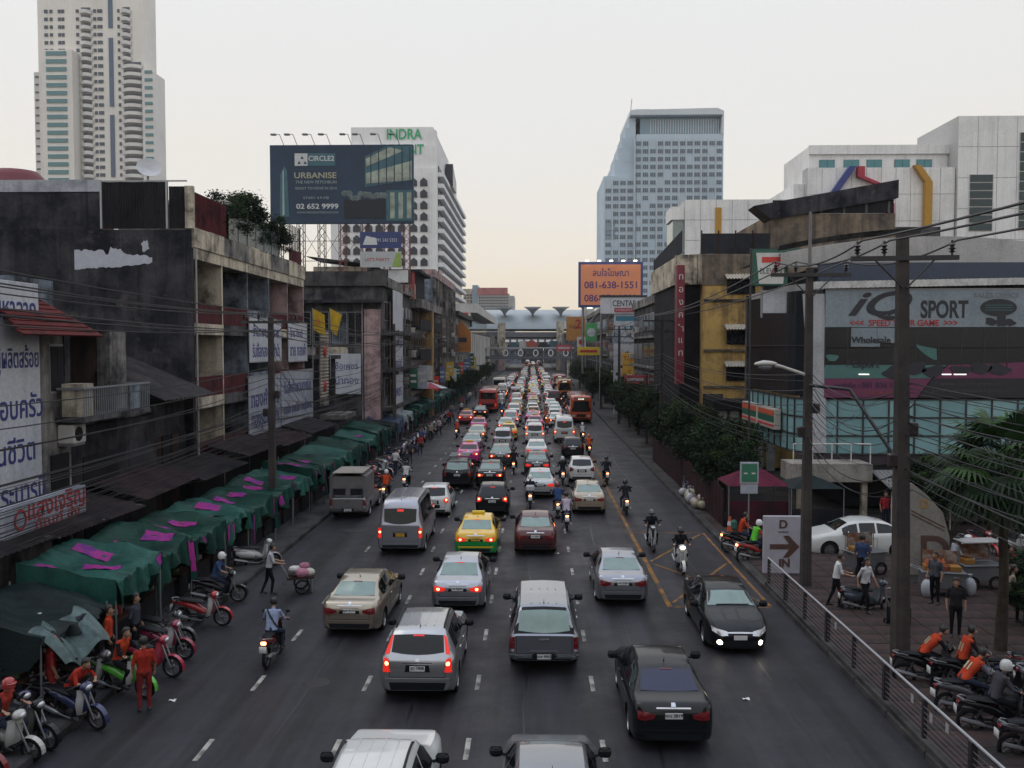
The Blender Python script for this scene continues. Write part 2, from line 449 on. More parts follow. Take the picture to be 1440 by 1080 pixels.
class Skin_on:
    """panels that follow a body surface found by ray casting"""
    def __init__(s, me):
        s.bvh = BVHTree.FromPolygons([v.co.copy() for v in me.vertices], [list(p.vertices) for p in me.polygons])
    def hit(s, axis, u, v):
        o, d = {'back': ((u, -9, v), (0, 1, 0)), 'front': ((u, 9, v), (0, -1, 0)), 'top': ((u, v, 9), (0, 0, -1)),
                'right': ((9, u, v), (-1, 0, 0)), 'left': ((-9, u, v), (1, 0, 0))}[axis]
        h = s.bvh.ray_cast(Vector(o), Vector(d))
        return (h[0], h[1]) if h[0] is not None else None
    def disc(s, axis, u, v, r, off=.018, back=.02):
        """small round lens"""
        mb = MB(); n = 12; h0 = s.hit(axis, u, v); vs = []; bs = []
        if h0 is None: return mb.ball((u, 0, v), r)
        for k in range(n):
            h = s.hit(axis, u + r * cos(2 * pi * k / n), v + r * sin(2 * pi * k / n)) or h0
            vs.append(h[0] + h[1] * off * .6); bs.append(h[0] - h[1] * back)
        c = h0[0] + h0[1] * (off + r * .25)
        return mb.add([c] + vs + bs, [(0, 1 + k, 1 + (k + 1) % n) for k in range(n)] + [(1 + k, 1 + (k + 1) % n, 1 + n + (k + 1) % n, 1 + n + k) for k in range(n)])
    def patch(s, axis, lo, hi, nu=6, nv=4, off=.006, back=.02, mb=None, mi=0):
        """lo/hi: matching poly-lines (u,v) that bound the panel"""
        mb = mb or MB()
        def rail(r, t):
            k = t * (len(r) - 1); i = min(int(k), len(r) - 2); f = k - i
            return r[i][0] + (r[i + 1][0] - r[i][0]) * f, r[i][1] + (r[i + 1][1] - r[i][1]) * f
        pts = []; last = None
        for j in range(nv + 1):
            row = []
            for i in range(nu + 1):
                a, b = rail(lo, i / nu), rail(hi, i / nu); w = j / nv
                h = s.hit(axis, a[0] + (b[0] - a[0]) * w, a[1] + (b[1] - a[1]) * w)
                if h is None: h = last
                if h is None: h = (Vector((0, 0, .5)), Vector((0, 0, 1)))
                last = h; row.append(h)
            pts.append(row)
        vs = [p + nrm * off for r in pts for p, nrm in r]
        W_ = nu + 1
        fs = [(j * W_ + i, j * W_ + i + 1, (j + 1) * W_ + i + 1, (j + 1) * W_ + i) for j in range(nv) for i in range(nu)]
        edge = [i for i in range(W_)] + [j * W_ + nu for j in range(1, nv + 1)] + [nv * W_ + i for i in range(nu - 1, -1, -1)] + [j * W_ for j in range(nv - 1, 0, -1)]
        flat = [h for r in pts for h in r]; base = len(vs)
        for e in edge: vs.append(flat[e][0] - flat[e][1] * back)
        m = len(edge)
        for t in range(m): fs.append((edge[t], edge[(t + 1) % m], base + (t + 1) % m, base + t))
        mb.add(vs, fs, mi); return mb

def wheel_meshes(r, w):
    t = MB().lathe([(r * .66, -w / 2), (r * .9, -w / 2), (r * .985, -w / 2 + .03), (r, 0), (r * .985, w / 2 - .03), (r * .9, w / 2), (r * .66, w / 2)], 'x', n=22)
    q = MB().lathe([(r * .66, w / 2 - .005), (r * .62, w / 2 - .04), (r * .58, w / 2 - .07), (.03, w / 2 - .06)], 'x', n=22)
    for k in range(7):
        a = 2 * pi * k / 7; c, s = cos(a), sin(a)
        q.box((w / 2 - .03, c * r * .36, s * r * .36), (.03, r * .52, r * .13), M=Matrix.Rotation(a, 3, 'X'))
    q.lathe([(.07, w / 2 - .02), (.001, w / 2 - .005)], 'x', n=10)
    return t.mesh("tyre", 40), q.mesh("rim", 40)

PROTO = {}
def proto(kind):
    """list of (part, mesh, material key, parent part)"""
    if kind in PROTO: return PROTO[kind]
    sp = SPEC[kind]; L, Wd = sp['L'], sp['W']; h = L / 2
    body = body_mesh(sp); S = Skin_on(body); parts = [("body", body, 'paint', None)]
    P = lambda nm, mb, m, par=None, sm=30: parts.append((nm, mb.mesh(nm, sm), m, par))
    T = lambda y: soft(sp['top'], y); Bt = lambda y: soft(sp['belt'], y)
    def roofw(y): return section(sp, y)[9][0]
    # rear and front glass
    for nm, (a, b), f in (("rear_window", sp['rg'], sp['rgw']), ("windshield", sp['fg'], .96)):
        if a < 1: fa, fb = f * .93, f
        else: fa, fb = f, f * .98
        wa, wb_ = roofw(a) * fa, roofw(b) * fb
        lo = [(-wa, a - h), (-wa * .5, a - h - (.03 if nm[0] == 'r' else 0)), (0, a - h - (.04 if nm[0] == 'r' else 0)), (wa * .5, a - h - (.03 if nm[0] == 'r' else 0)), (wa, a - h)]
        hi = [(-wb_, b - h), (-wb_ * .5, b - h), (0, b - h), (wb_ * .5, b - h), (wb_, b - h)]
        P(nm, S.patch('top', lo, hi, 10, 8, (.018 if nm[0] == 'r' else .006) if kind == 'canopy_pickup' else .004), 'glass')
    if kind == 'canopy_pickup':
        P("window_surround", S.patch('top', [(-.78, .045 - h), (.78, .045 - h)], [(-.66, .45 - h), (.66, .45 - h)], 12, 10, .010), 'black')
        P("tailgate_handle", S.patch('back', [(-.13, .90), (.13, .90)], [(-.13, .95), (.13, .95)], 3, 1, .02, .02), 'chrome')
        for sg in (-1, 1): P("step_bumper", S.patch('back', [(sg * .32, .50), (sg * .86, .50)], [(sg * .32, .54), (sg * .86, .54)], 4, 1, .05, .06), 'chrome')
    # side glass, each door its own pane
    for sd_ in ('left', 'right'):
        for a, b in sp['sides']:
            n = 6; ys = [a + (b - a) * i / n for i in range(n + 1)]
            lo = [(y - h, Bt(y) + .035) for y in ys]; hi = [(y - h, Bt(y) + max(.05, .80 * (T(y) - Bt(y)))) for y in ys]
            P("side_window", S.patch(sd_, lo, hi, n, 3, .004), 'side')
        sg = -1 if sd_ == 'left' else 1
        # door gaps and handles
        for a, b in sp['sides'][1:]:
            P("door_gap", S.patch(sd_, [(a - .045 - h, .34), (a - .03 - h, .34)], [(a - .045 - h, Bt(a) - .02), (a - .03 - h, Bt(a) - .02)], 1, 5, .0025, .01), 'black')
        for a, b in sp['sides'][-2:]:
            P("door_handle", S.patch(sd_, [(a + .02 - h, Bt(a) - .13), (a + .2 - h, Bt(a) - .13)], [(a + .02 - h, Bt(a) - .10), (a + .2 - h, Bt(a) - .10)], 3, 1, .025, .03), 'handle')
        # mirror
        ym = sp['sides'][-1][1] - .05; hx = section(sp, ym)[7][0]
        mr = MB().rbox((sg * (hx + .16), ym - h, Bt(ym) + .09), (.24, .13, .17), .05)
        mr.cyl((sg * (hx - .02), ym - h + .02, Bt(ym) + .02), (sg * (hx + .1), ym - h, Bt(ym) + .06), .03, n=6)
        P("mirror", mr, 'mirror')
    # lamps
    zr = Bt(.1); wr_ = section(sp, .05)[5][0]
    tl = sp['tail']
    for sg in (-1, 1):
        X = lambda *q: [(sg * a, b) for a, b in q]
        e = wr_ * .985
        if tl == 'wide': lo, hi, hot = X((e - .33, .74), (e - .16, .70), (e, .72)), X((e - .36, .82), (e - .16, .87), (e, .885)), (e - .13, .79)
        elif tl == 'tri': lo, hi, hot = X((e - .24, .80), (e - .1, .74), (e, .72)), X((e - .22, .93), (e - .1, .97), (e - .02, .99)), (e - .1, .88)
        elif tl == 'tall': lo, hi, hot = X((e - .17, .78), (e - .08, .78), (e, .78)), X((e - .13, zr - .02), (e - .07, zr - .01), (e - .02, zr)), (e - .09, zr - .12)
        elif tl == 'post': lo, hi, hot = X((e - .11, .62), (e - .05, .62), (e, .62)), X((e - .11, 1.0), (e - .05, 1.0), (e, 1.0)), (e - .06, .84)
        else: lo, hi, hot = X((e - .12, .74), (e - .06, .74), (e, .74)), X((e - .12, 1.14), (e - .06, 1.14), (e, 1.14)), (e - .07, .98)
        P("tail_light", S.patch('back', lo, hi, 5, 4, .014, .03), 'tail')
        hx, hz = sg * hot[0], hot[1]; r = .052
        P("brake_bulb", S.disc('back', hx, hz, r), 'hot', None)
        if tl == 'tall':   # upper pillar lamps beside the rear glass
            a, b = .10, .36
            wl_ = lambda y: section(sp, y)[9][0]
            xa, xb = section(sp, a)[8][0], section(sp, b)[9][0]
            lo2 = X((xa - .11, a - h), (xa - .01, a - h)); hi2 = X((xb - .06, b - h), (xb + .0, b - h))
            P("pillar_light", S.patch('top', lo2, hi2, 3, 6, .012, .03), 'tail')
        if tl == 'post':
            P("reverse_light", S.patch('back', X((e - .10, .63), (e - .01, .63)), X((e - .10, .70), (e - .01, .70)), 3, 2, .018, .02), 'clear')
        # head lamp
        wf = section(sp, L - .16)[5][0]; zf = Bt(L - .22)
        lo = X((wf - .36, zf - .14), (wf - .15, zf - .15), (wf + .03, zf - .06)); hi = X((wf - .34, zf - .04), (wf - .15, zf + .0), (wf + .05, zf + .05))
        P("headlight", S.patch('front', lo, hi, 6, 3, .012, .03), 'head')
        P("fog_light", S.disc('front', sg * (wf - .14), .36, .065), 'fog')
    # plates, trim and bumper lines
    px, pz = sp['plate']
    P("plate_recess", S.patch('back', [(-.30, pz - .085), (.30, pz - .085)], [(-.27, pz + .085), (.27, pz + .085)], 4, 2, .003, .01), 'black')
    yb = S.hit('back', 0, pz)[0].y
    pl = MB().rbox((0, yb - .018, pz), (.36, .012, .125), .004)
    P("number_plate", pl, 'plate')
    pc = MB(); random.seed(hash(kind) % 97 if False else len(kind))
    for k in range(6): pc.box((-.125 + .05 * k + (.012 if k > 1 else 0), yb - .0255, pz + .018), (.026 if k != 3 else .012, .003, .055))
    pc.box((0, yb - .0255, pz - .038), (.22, .003, .018))
    parts.append(("plate_characters", pc.mesh("plate_characters"), 'ink', "number_plate", None, yb, pz))
    bz = sp['bumper']; we = section(sp, .02)[4][0]
    P("bumper_trim", S.patch('back', [(-we * .97, bz - .03), (we * .97, bz - .03)], [(-we * .97, bz + .025), (we * .97, bz + .025)], 10, 1, .012, .02), 'trim')
    P("lower_valance", S.patch('back', [(-we * .8, interp(sp['bot'], 0) + .01), (we * .8, interp(sp['bot'], 0) + .01)], [(-we * .86, bz - .07), (we * .86, bz - .07)], 8, 2, .006, .01), 'black')
    zg = pz + .125
    P("boot_strip", S.patch('back', [(-.36, zg), (.36, zg)], [(-.35, zg + .025), (.35, zg + .025)], 6, 1, .012, .02), 'chrome')
    if kind in ('sedan', 'hatch', 'suv', 'mpv'):
        P("badge", S.patch('back', [(-.05, zg + .035), (.05, zg + .035)], [(-.04, zg + .095), (.04, zg + .095)], 2, 2, .012, .01), 'chrome')
    if kind == 'sedan':
        P("panel_gap", S.patch('top', [(-.62, .635 - h), (.62, .635 - h)], [(-.62, .648 - h), (.62, .648 - h)], 10, 1, .0025, .01), 'black')
    tw = we * .83
    P("panel_gap", S.patch('back', [(-tw, bz + .05), (tw, bz + .05)], [(-tw, bz + .062), (tw, bz + .062)], 10, 1, .0025, .01), 'black')
    for sg in (-1, 1):
        P("panel_gap", S.patch('back', [(sg * (tw - .006), bz + .06), (sg * (tw + .006), bz + .06)], [(sg * (tw - .006), zr - .05), (sg * (tw + .006), zr - .05)], 1, 5, .0025, .01), 'black')
    # front: grille, intake, plate
    zf = Bt(L - .15)
    P("grille", S.patch('front', [(-.42, zf - .13), (0, zf - .15), (.42, zf - .13)], [(-.45, zf - .02), (0, zf - .02), (.45, zf - .02)], 8, 3, .006, .02), 'black')
    P("grille_bar", S.patch('front', [(-.43, zf - .05), (0, zf - .05), (.43, zf - .05)], [(-.44, zf - .02), (0, zf - .01), (.44, zf - .02)], 8, 1, .016, .02), 'chrome')
    P("lower_intake", S.patch('front', [(-.5, .27), (.5, .27)], [(-.55, .40), (.55, .40)], 8, 2, .006, .02), 'black')
    yf = S.hit('front', 0, .5)[0].y
    P("front_plate", MB().rbox((0, yf + .02, .5), (.36, .012, .12), .004), 'plate')
    P("wiper", S.patch('top', [(-.5, sp['fg'][1] - h - .03), (.42, sp['fg'][1] - h - .02)], [(-.5, sp['fg'][1] - h - .01), (.42, sp['fg'][1] - h)], 6, 1, .02, .02), 'black')
    ya = sp['rg'][1] + .28; za = S.hit('top', 0, ya - h)[0].z
    P("antenna", MB().cyl((0, ya - h, za - .02), (0, ya - h - .09, za + .12), .008, .004, 6).ball((0, ya - h, za), (.022, .04, .015)), 'black')
    P("stop_lamp", S.patch('top', [(-.13, sp['rg'][1] - h - .035), (.13, sp['rg'][1] - h - .035)], [(-.13, sp['rg'][1] - h - .01), (.13, sp['rg'][1] - h - .01)], 3, 1, .014, .02), 'tail')
    if sp.get('rails') or kind == 'mpv':
        for sg in (-1, 1):
            ys = [.6 + .15 * i for i in range(12)]
            pts = [(sg * (sp['roof'] - .06), y - h, S.hit('top', sg * (sp['roof'] - .06), y - h)[0].z + (.05 if 0 < i < 11 else 0.)) for i, y in enumerate(ys)]
            P("roof_rail", MB().tube(pts, .022, 6), 'rail')
    if kind in ('suv', 'canopy_pickup', 'van'):
        for x in (-.33, -.11, .11, .33):
            for a, b in (((.62, 1.5), (1.85, 2.6)) if kind == 'canopy_pickup' else ((.7, L * .55),)):
                rbm = S.patch('top', [(x - .018, a - h), (x + .018, a - h)], [(x - .018, b - h), (x + .018, b - h)], 1, 10, .012, .02)
                P("roof_rib", rbm, 'paint')
    # wheels
    ty, ri = wheel_meshes(sp['wr'], .21)
    for ay in sp['ax']:
        for sg in (-1, 1):
            parts.append(("wheel", ty, 'rubber', None, (sg * (Wd / 2 - .135), ay - h, sp['wr']), sg))
            parts.append(("rim", ri, 'alloy', 'wheel'))
    PROTO[kind] = parts; return parts

FAR_SKIP = {"door_gap", "door_handle", "plate_characters", "panel_gap", "wiper", "antenna", "badge", "boot_strip", "fog_light", "reverse_light", "lower_intake", "front_plate", "grille_bar", "rim", "plate_recess", "roof_rib"}
def place(kind, x, y_rear, col, label, name, metal=0., rz=0., lit=2, oncoming=False, group=None, far=False, glass=None, taxi=None, plate=None, cat='car', film=False, chrome_handles=False, reg=None):
    """lit: 0 dark lamps, 1 lamps on, 2 braking"""
    parts = proto(kind); L = SPEC[kind]['L']
    t = thing(name, label, cat, (x, y_rear + L / 2, 0), rz + (pi if oncoming else 0), group)
    pm = paint(col, metal, .30 if not metal else .34)
    M = {'paint': pm, 'glass': glass or (GLASS_PALE if film else GLASS), 'side': GLASS, 'black': BLACK, 'mirror': BLACK, 'tail': LAMP_LIT if lit else LAMP_RED,
         'hot': LAMP_HOT if lit > 1 else (LAMP_LIT if lit else LAMP_RED), 'clear': LAMP_CLEAR, 'head': HEAD_LIT if (oncoming and lit > 2) else LAMP_CLEAR, 'fog': HEAD_LIT if (oncoming and lit) else BLACK,
         'plate': plate or PLATE_W, 'ink': INK, 'trim': BLACK if kind == 'canopy_pickup' or sum(col) < .1 else pm, 'chrome': CHROME, 'rubber': RUBBER, 'alloy': ALLOY, 'rail': BLACK, 'handle': CHROME if chrome_handles else pm}
    last = None
    for p in parts:
        nm, me, k, par = p[:4]
        if far and nm in FAR_SKIP: continue
        if nm == "plate_characters" and reg:
            lettering(reg, last, (0, p[5] - .0255, p[6] + .012), INK, .095, bold=.002, depth=.003)
            continue
        ms = [M[k], BLACK] if nm == 'body' else M[k]
        if taxi and nm == 'bumper_trim': ms = M['black']
        o = bpy.data.objects.new(nm, me); COL.objects.link(o)
        ml = ms if isinstance(ms, list) else [ms]
        while len(me.materials) < len(ml): me.materials.append(None)
        for i, m in enumerate(ml): o.material_slots[i].link = 'OBJECT'; o.material_slots[i].material = m
        o.parent = last if par else t
        if nm == "plate_characters": o['kind'] = 'stuff'
        if len(p) == 6:
            o.location = p[4]; o.rotation_euler = (0, 0, 0 if p[5] > 0 else pi)
        if not par: last = o
    return t

def taxi_split(t, low, kind='sedan'):
    """two-tone taxi: lower body band in its own paint, plus the roof sign"""
    sp = SPEC[kind]; body = [c for c in t.children if c.name.startswith("body")][0]
    key = "two_tone_" + kind
    if key not in PROTO:
        me = body.data.copy(); me.materials.append(None)
        for p in me.polygons:
            if p.material_index == 0 and p.center.z < .74: p.material_index = 2
        PROTO[key] = me
    ms = [s.material for s in body.material_slots]
    body.data = PROTO[key]
    for i, m in enumerate(ms + [low]):
        body.material_slots[i].link = 'OBJECT'; body.material_slots[i].material = m
def roof_sign(t, kind='sedan'):
    sp = SPEC[kind]; y = 2.0 - sp['L'] / 2
    o = MB().rbox((0, y, interp(sp['top'], 2.0) + .06), (.55, .14, .12), .03).build("taxi_sign", mat("taxi_sign_yellow", (.7, .5, .05), .4), t, 30)

# -------------------------------------------------- bus
def bus_parts(L=11.0, Wd=2.5, H=3.05):
    sp = dict(L=L, W=Wd, top=[(0, 2.6), (.05, 2.85), (.25, 3.0), (.7, H), (L - .7, H), (L - .25, 3.0), (L - .08, 2.85), (L, 2.6)],
              belt=[(0, 1.5), (L, 1.5)], wid=[(0, Wd / 2 - .14), (.06, Wd / 2 - .05), (.2, Wd / 2), (L - .25, Wd / 2), (L - .08, Wd / 2 - .06), (L, Wd / 2 - .2)], roof=Wd / 2 - .1,
              bot=[(0, .5), (.4, .38), (L - .4, .38), (L, .42)], wr=.48, ax=(2.6, L - 2.4), rg=(0, 0), fg=(0, 0))
    me = body_mesh(sp); return sp, me, Skin_on(me)
BUS = None
def place_bus(x, y_rear, col, roofcol, label, oncoming=False, lit=2, name="city_bus"):
    global BUS
    if BUS is None: BUS = bus_parts()
    sp, me, S = BUS; L, Wd = sp['L'], sp['W']; h = L / 2
    t = thing(name, label, "bus", (x, y_rear + L / 2, 0), pi if oncoming else 0)
    pm = paint(col); 
    b = obj("body", me, None, t)
    while len(me.materials) < 2: me.materials.append(None)
    for i, m in enumerate((pm, BLACK)): b.material_slots[i].link = 'OBJECT'; b.material_slots[i].material = m
    S.patch('top', [(-1.02, .35 - h), (1.02, .35 - h)], [(-1.02, L - .35 - h), (1.02, L - .35 - h)], 6, 20, .012, .02).build("roof_panel", paint(roofcol), t, 30)
    S.patch('back', [(-.95, 1.75), (.95, 1.75)], [(-.92, 2.6), (.92, 2.6)], 8, 4, .008).build("rear_window", GLASS, t, 30)
    S.patch('front', [(-1.02, 1.25), (1.02, 1.25)], [(-1.0, 2.45), (1.0, 2.45)], 8, 4, .008).build("windshield", GLASS, t, 30)
    S.patch('front', [(-.02, 1.25), (.02, 1.25)], [(-.02, 2.45), (.02, 2.45)], 1, 4, .014).build("windshield_pillar", BLACK, t, 30)
    S.patch('front', [(-.8, 2.53), (.8, 2.53)], [(-.8, 2.82), (.8, 2.82)], 8, 2, .01).build("destination_board", INK, t, 30)
    q = MB()
    for k in range(5): S.patch('front', [(-.3 + .13 * k, 2.6), (-.22 + .13 * k, 2.6)], [(-.3 + .13 * k, 2.74), (-.22 + .13 * k, 2.74)], 1, 1, .014, .01, q)
    q.build("route_number", glow("route_led", (1, .9, .7), 1.5), t, 30)
    for sd_ in ('left', 'right'):
        for k in range(6):
            a = 1.2 + k * 1.4 - h
            S.patch(sd_, [(a, 1.6), (a + 1.25, 1.6)], [(a, 2.5), (a + 1.25, 2.5)], 3, 3, .008).build("side_window", GLASS, t, 30)
        sg = -1 if sd_ == 'left' else 1
        MB().rbox((sg * 1.42, h - .1, 2.15), (.2, .12, .42), .05).cyl((sg * 1.15, h - .2, 2.3), (sg * 1.4, h - .1, 2.35), .025).build("mirror", BLACK, t, 30)
        X = lambda *p: [(sg * a, b) for a, b in p]
        S.patch('back', X((.9, .85), (1.08, .85)), X((.9, 1.2), (1.08, 1.2)), 2, 2, .014).build("tail_light", LAMP_LIT if lit else LAMP_RED, t, 30)
        S.patch('front', X((.66, .72), (1.0, .72)), X((.66, .92), (1.0, .92)), 3, 2, .014).build("headlight", LAMP_CLEAR, t, 30)
    S.patch('front', [(-1.1, .46), (1.1, .46)], [(-1.1, .6), (1.1, .6)], 6, 1, .03).build("bumper", BLACK, t, 30)
    S.patch('front', [(-.5, .68), (.5, .68)], [(-.5, 1.0), (.5, 1.0)], 6, 2, .01).build("grille", BLACK, t, 30)
    S.patch('back', [(-.8, .7), (.8, .7)], [(-.8, 1.2), (.8, 1.2)], 6, 2, .01).build("engine_grille", BLACK, t, 30)
    ty, ri = wheel_meshes(sp['wr'], .28)
    for ay in sp['ax']:
        for sg in (-1, 1):
            w = obj("wheel", ty, RUBBER, t); w.location = (sg * (Wd / 2 - .17), ay - h, sp['wr']); w.rotation_euler = (0, 0, 0 if sg > 0 else pi)
            obj("rim", ri, ALLOY, w)
    return t
# ------------------------------------------------------------------ motorbikes
def ell_loft(mb, st, n=12, mi=0):
    """elliptic sections along y: (y, z, half width, half height)"""
    vs = []
    for y, z, rx, rz in st:
        for k in range(n):
            t = 2 * pi * k / n; vs.append((rx * cos(t), y, z + rz * sin(t)))
    fs = [(a * n + k, a * n + (k + 1) % n, a * n + n + (k + 1) % n, a * n + n + k) for a in range(len(st) - 1) for k in range(n)]
    fs += [list(range(n - 1, -1, -1)), list(range((len(st) - 1) * n, len(st) * n))]
    return mb.add(vs, fs, mi)

BIKE = {}
def bike_parts(style):
    if style in BIKE: return BIKE[style]
    R = .285 if style == 'underbone' else .25; P = []
    A = lambda nm, mb, k, par=None: P.append((nm, mb.mesh(nm, 40), k, par))
    for y in (.62, -.62):
        w = MB().lathe([(R - .07, -.035), (R - .02, -.045), (R, -.02), (R, .02), (R - .02, .045), (R - .07, .035), (R - .07, -.035)], 'x', (0, y, R), 18)
        A("wheel", w, 'rubber')
        q = MB().lathe([(R - .055, -.03), (R - .085, 0), (R - .055, .03)], 'x', (0, y, R), 18).lathe([(.001, -.06), (.05, -.05), (.05, .05), (.001, .06)], 'x', (0, y, R), 8)
        for k in range(5):
            a = 2 * pi * k / 5; q.cyl((0, y, R), (0, y + cos(a) * (R - .07), R + sin(a) * (R - .07)), .014, n=5)
        A("rim", q, 'rimdark', 1)
    A("engine", MB().rbox((0, .02, .34), (.22, .36, .2), .05).rbox((0, .16, .36), (.16, .2, .14), .04), 'dark')
    A("exhaust", MB().tube([(.10, .16, .27), (.13, .0, .22), (.14, -.3, .27), (.15, -.4, .31)], .022, 6).tube([(.15, -.38, .30), (.155, -.5, .33), (.16, -.86, .42)], [.035, .055, .05], 8), 'steel')
    A("swing_arm", MB().box((-.09, -.35, .32), (.03, .6, .05)).box((.09, -.35, .32), (.03, .6, .05)).cyl((.1, -.55, .35), (.1, -.42, .66), .025).cyl((-.1, -.55, .35), (-.1, -.42, .66), .025), 'dark')
    A("side_panel", ell_loft(MB(), [(-.86, .76, .04, .035), (-.7, .73, .10, .07), (-.45, .68, .13, .11), (-.15, .58, .125, .13), (.06, .46, .10, .12), (.2, .40, .07, .08)]), 'paint')
    A("seat", ell_loft(MB(), [(-.74, .825, .08, .035), (-.5, .835, .135, .045), (-.2, .80, .13, .05), (0, .765, .11, .05), (.1, .73, .06, .03)]), 'black')
    A("grab_rail", MB().tube([(-.1, -.55, .79), (-.12, -.8, .84), (0, -.9, .86), (.12, -.8, .84), (.1, -.55, .79)], .013, 5), 'steel')
    wide = .20 if style == 'underbone' else .25
    def shield(u, v):
        x = (u - .5) * 2; z = .34 + .60 * v
        w = wide * (.72 + .28 * sin(pi * min(1, v * 1.15))); return (x * w, .30 + .12 * v - .11 * x * x + .03 * sin(pi * v), z)
    s = MB().grid(shield, 8, 6); s.grid(lambda u, v: (shield(u, v)[0] * .96, shield(u, v)[1] - .03, shield(u, v)[2]), 8, 6)
    A("leg_shield", s, 'paint2')
    A("front_panel", MB().grid(lambda u, v: ((u - .5) * .2 * (1 - .4 * v), .345 + .12 * v - .05 * abs(u - .5), .40 + .5 * v), 4, 4).ball((0, .40, .88), (.09, .07, .12), 8, 6), 'paint')
    fd = []
    for k in range(9):
        a = radians(-10 + 17 * k); r = R + .035
        fd.append((.62 + r * cos(a), R + r * sin(a)))
    f = MB()
    for (y0, z0), (y1, z1) in zip(fd, fd[1:]): f.box((0, (y0 + y1) / 2, (z0 + z1) / 2), (.11, sqrt((y1 - y0) ** 2 + (z1 - z0) ** 2) + .012, .012), M=Matrix.Rotation(atan2(z1 - z0, y1 - y0), 3, 'X'))
    A("front_fender", f, 'paint')
    for sg in (-1, 1): A("fork", MB().cyl((sg * .07, .40, .88), (sg * .07, .62, R), .022, n=8), 'steel')
    A("headlight_cowl", MB().ball((0, .42, 1.0), (.15, .12, .10), 12, 8), 'paint')
    A("headlight", MB().ball((0, .505, .99), (.10, .05, .065), 10, 6), 'head')
    A("handlebar", MB().tube([(-.35, .24, 1.03), (-.2, .32, 1.06), (0, .37, 1.05), (.2, .32, 1.06), (.35, .24, 1.03)], .014, 6), 'dark')
    for sg in (-1, 1):
        A("grip", MB().cyl((sg * .25, .295, 1.05), (sg * .36, .235, 1.028), .02, n=7), 'black')
        m = MB().tube([(sg * .22, .31, 1.06), (sg * .27, .30, 1.16), (sg * .30, .29, 1.22)], .008, 5).ball((sg * .32, .285, 1.25), (.065, .018, .042), 10, 6)
        A("mirror", m, 'black')
    A("tail_light", MB().rbox((0, -.88, .74), (.14, .06, .08), .02), 'tail')
    A("rear_fender", MB().box((0, -.86, .60), (.12, .03, .24), M=Matrix.Rotation(radians(-25), 3, 'X')), 'black')
    A("number_plate", MB().rbox((0, -.935, .585), (.19, .012, .17), .004), 'plate')
    A("foot_rest", MB().cyl((-.26, .12, .27), (.26, .12, .27), .018, n=6), 'dark')
    A("side_stand", MB().cyl((-.08, .0, .25), (-.2, -.1, .02), .014, n=5), 'dark')
    if style == 'scooter': A("floor_board", MB().rbox((0, .18, .36), (.34, .42, .06), .02), 'black'); A("rear_cowl", ell_loft(MB(), [(-.8, .62, .10, .10), (-.6, .58, .17, .17), (-.3, .55, .18, .18), (-.1, .5, .15, .15)]), 'paint')
    BIKE[style] = P; return P

def place_bike(x, y, rz, c1, c2, label, group=None, lit=0, front=False, style='underbone', lean=0., small=False, name="motorbike"):
    t = thing(name, label, "motorbike", (x, y, 0), rz, group); t.rotation_euler = (0, lean, rz)
    M = {'rubber': RUBBER, 'rimdark': mat('bike_rim', (.14, .14, .15), .4, .8), 'dark': mat("engine_dark", (.05, .05, .055), .5, .5), 'steel': STEEL, 'paint': paint(c1), 'paint2': paint(c2), 'black': BLACK,
         'head': HEAD_LIT if front else LAMP_CLEAR, 'tail': LAMP_HOT if lit else LAMP_RED, 'plate': PLATE_W}
    last = None
    for nm, me, k, par in bike_parts(style):
        if small and nm in ("side_stand", "grab_rail", "foot_rest", "grip", "swing_arm", "rim", "fork", "foot_rest"): continue
        o = bpy.data.objects.new(nm, me); COL.objects.link(o)
        if not me.materials: me.materials.append(None)
        o.material_slots[0].link = 'OBJECT'; o.material_slots[0].material = M[k]
        o.parent = last if par else t
        if not par: last = o
    return t

# ------------------------------------------------------------------ people
def cap_mesh(mb, a, b, ra, rb):
    a, b = Vector(a), Vector(b)
    if (b - a).length > 1e-4: mb.cyl(a, b, ra, rb, 10)
    mb.ball(a, ra, 10, 6); mb.ball(b, rb, 10, 6)

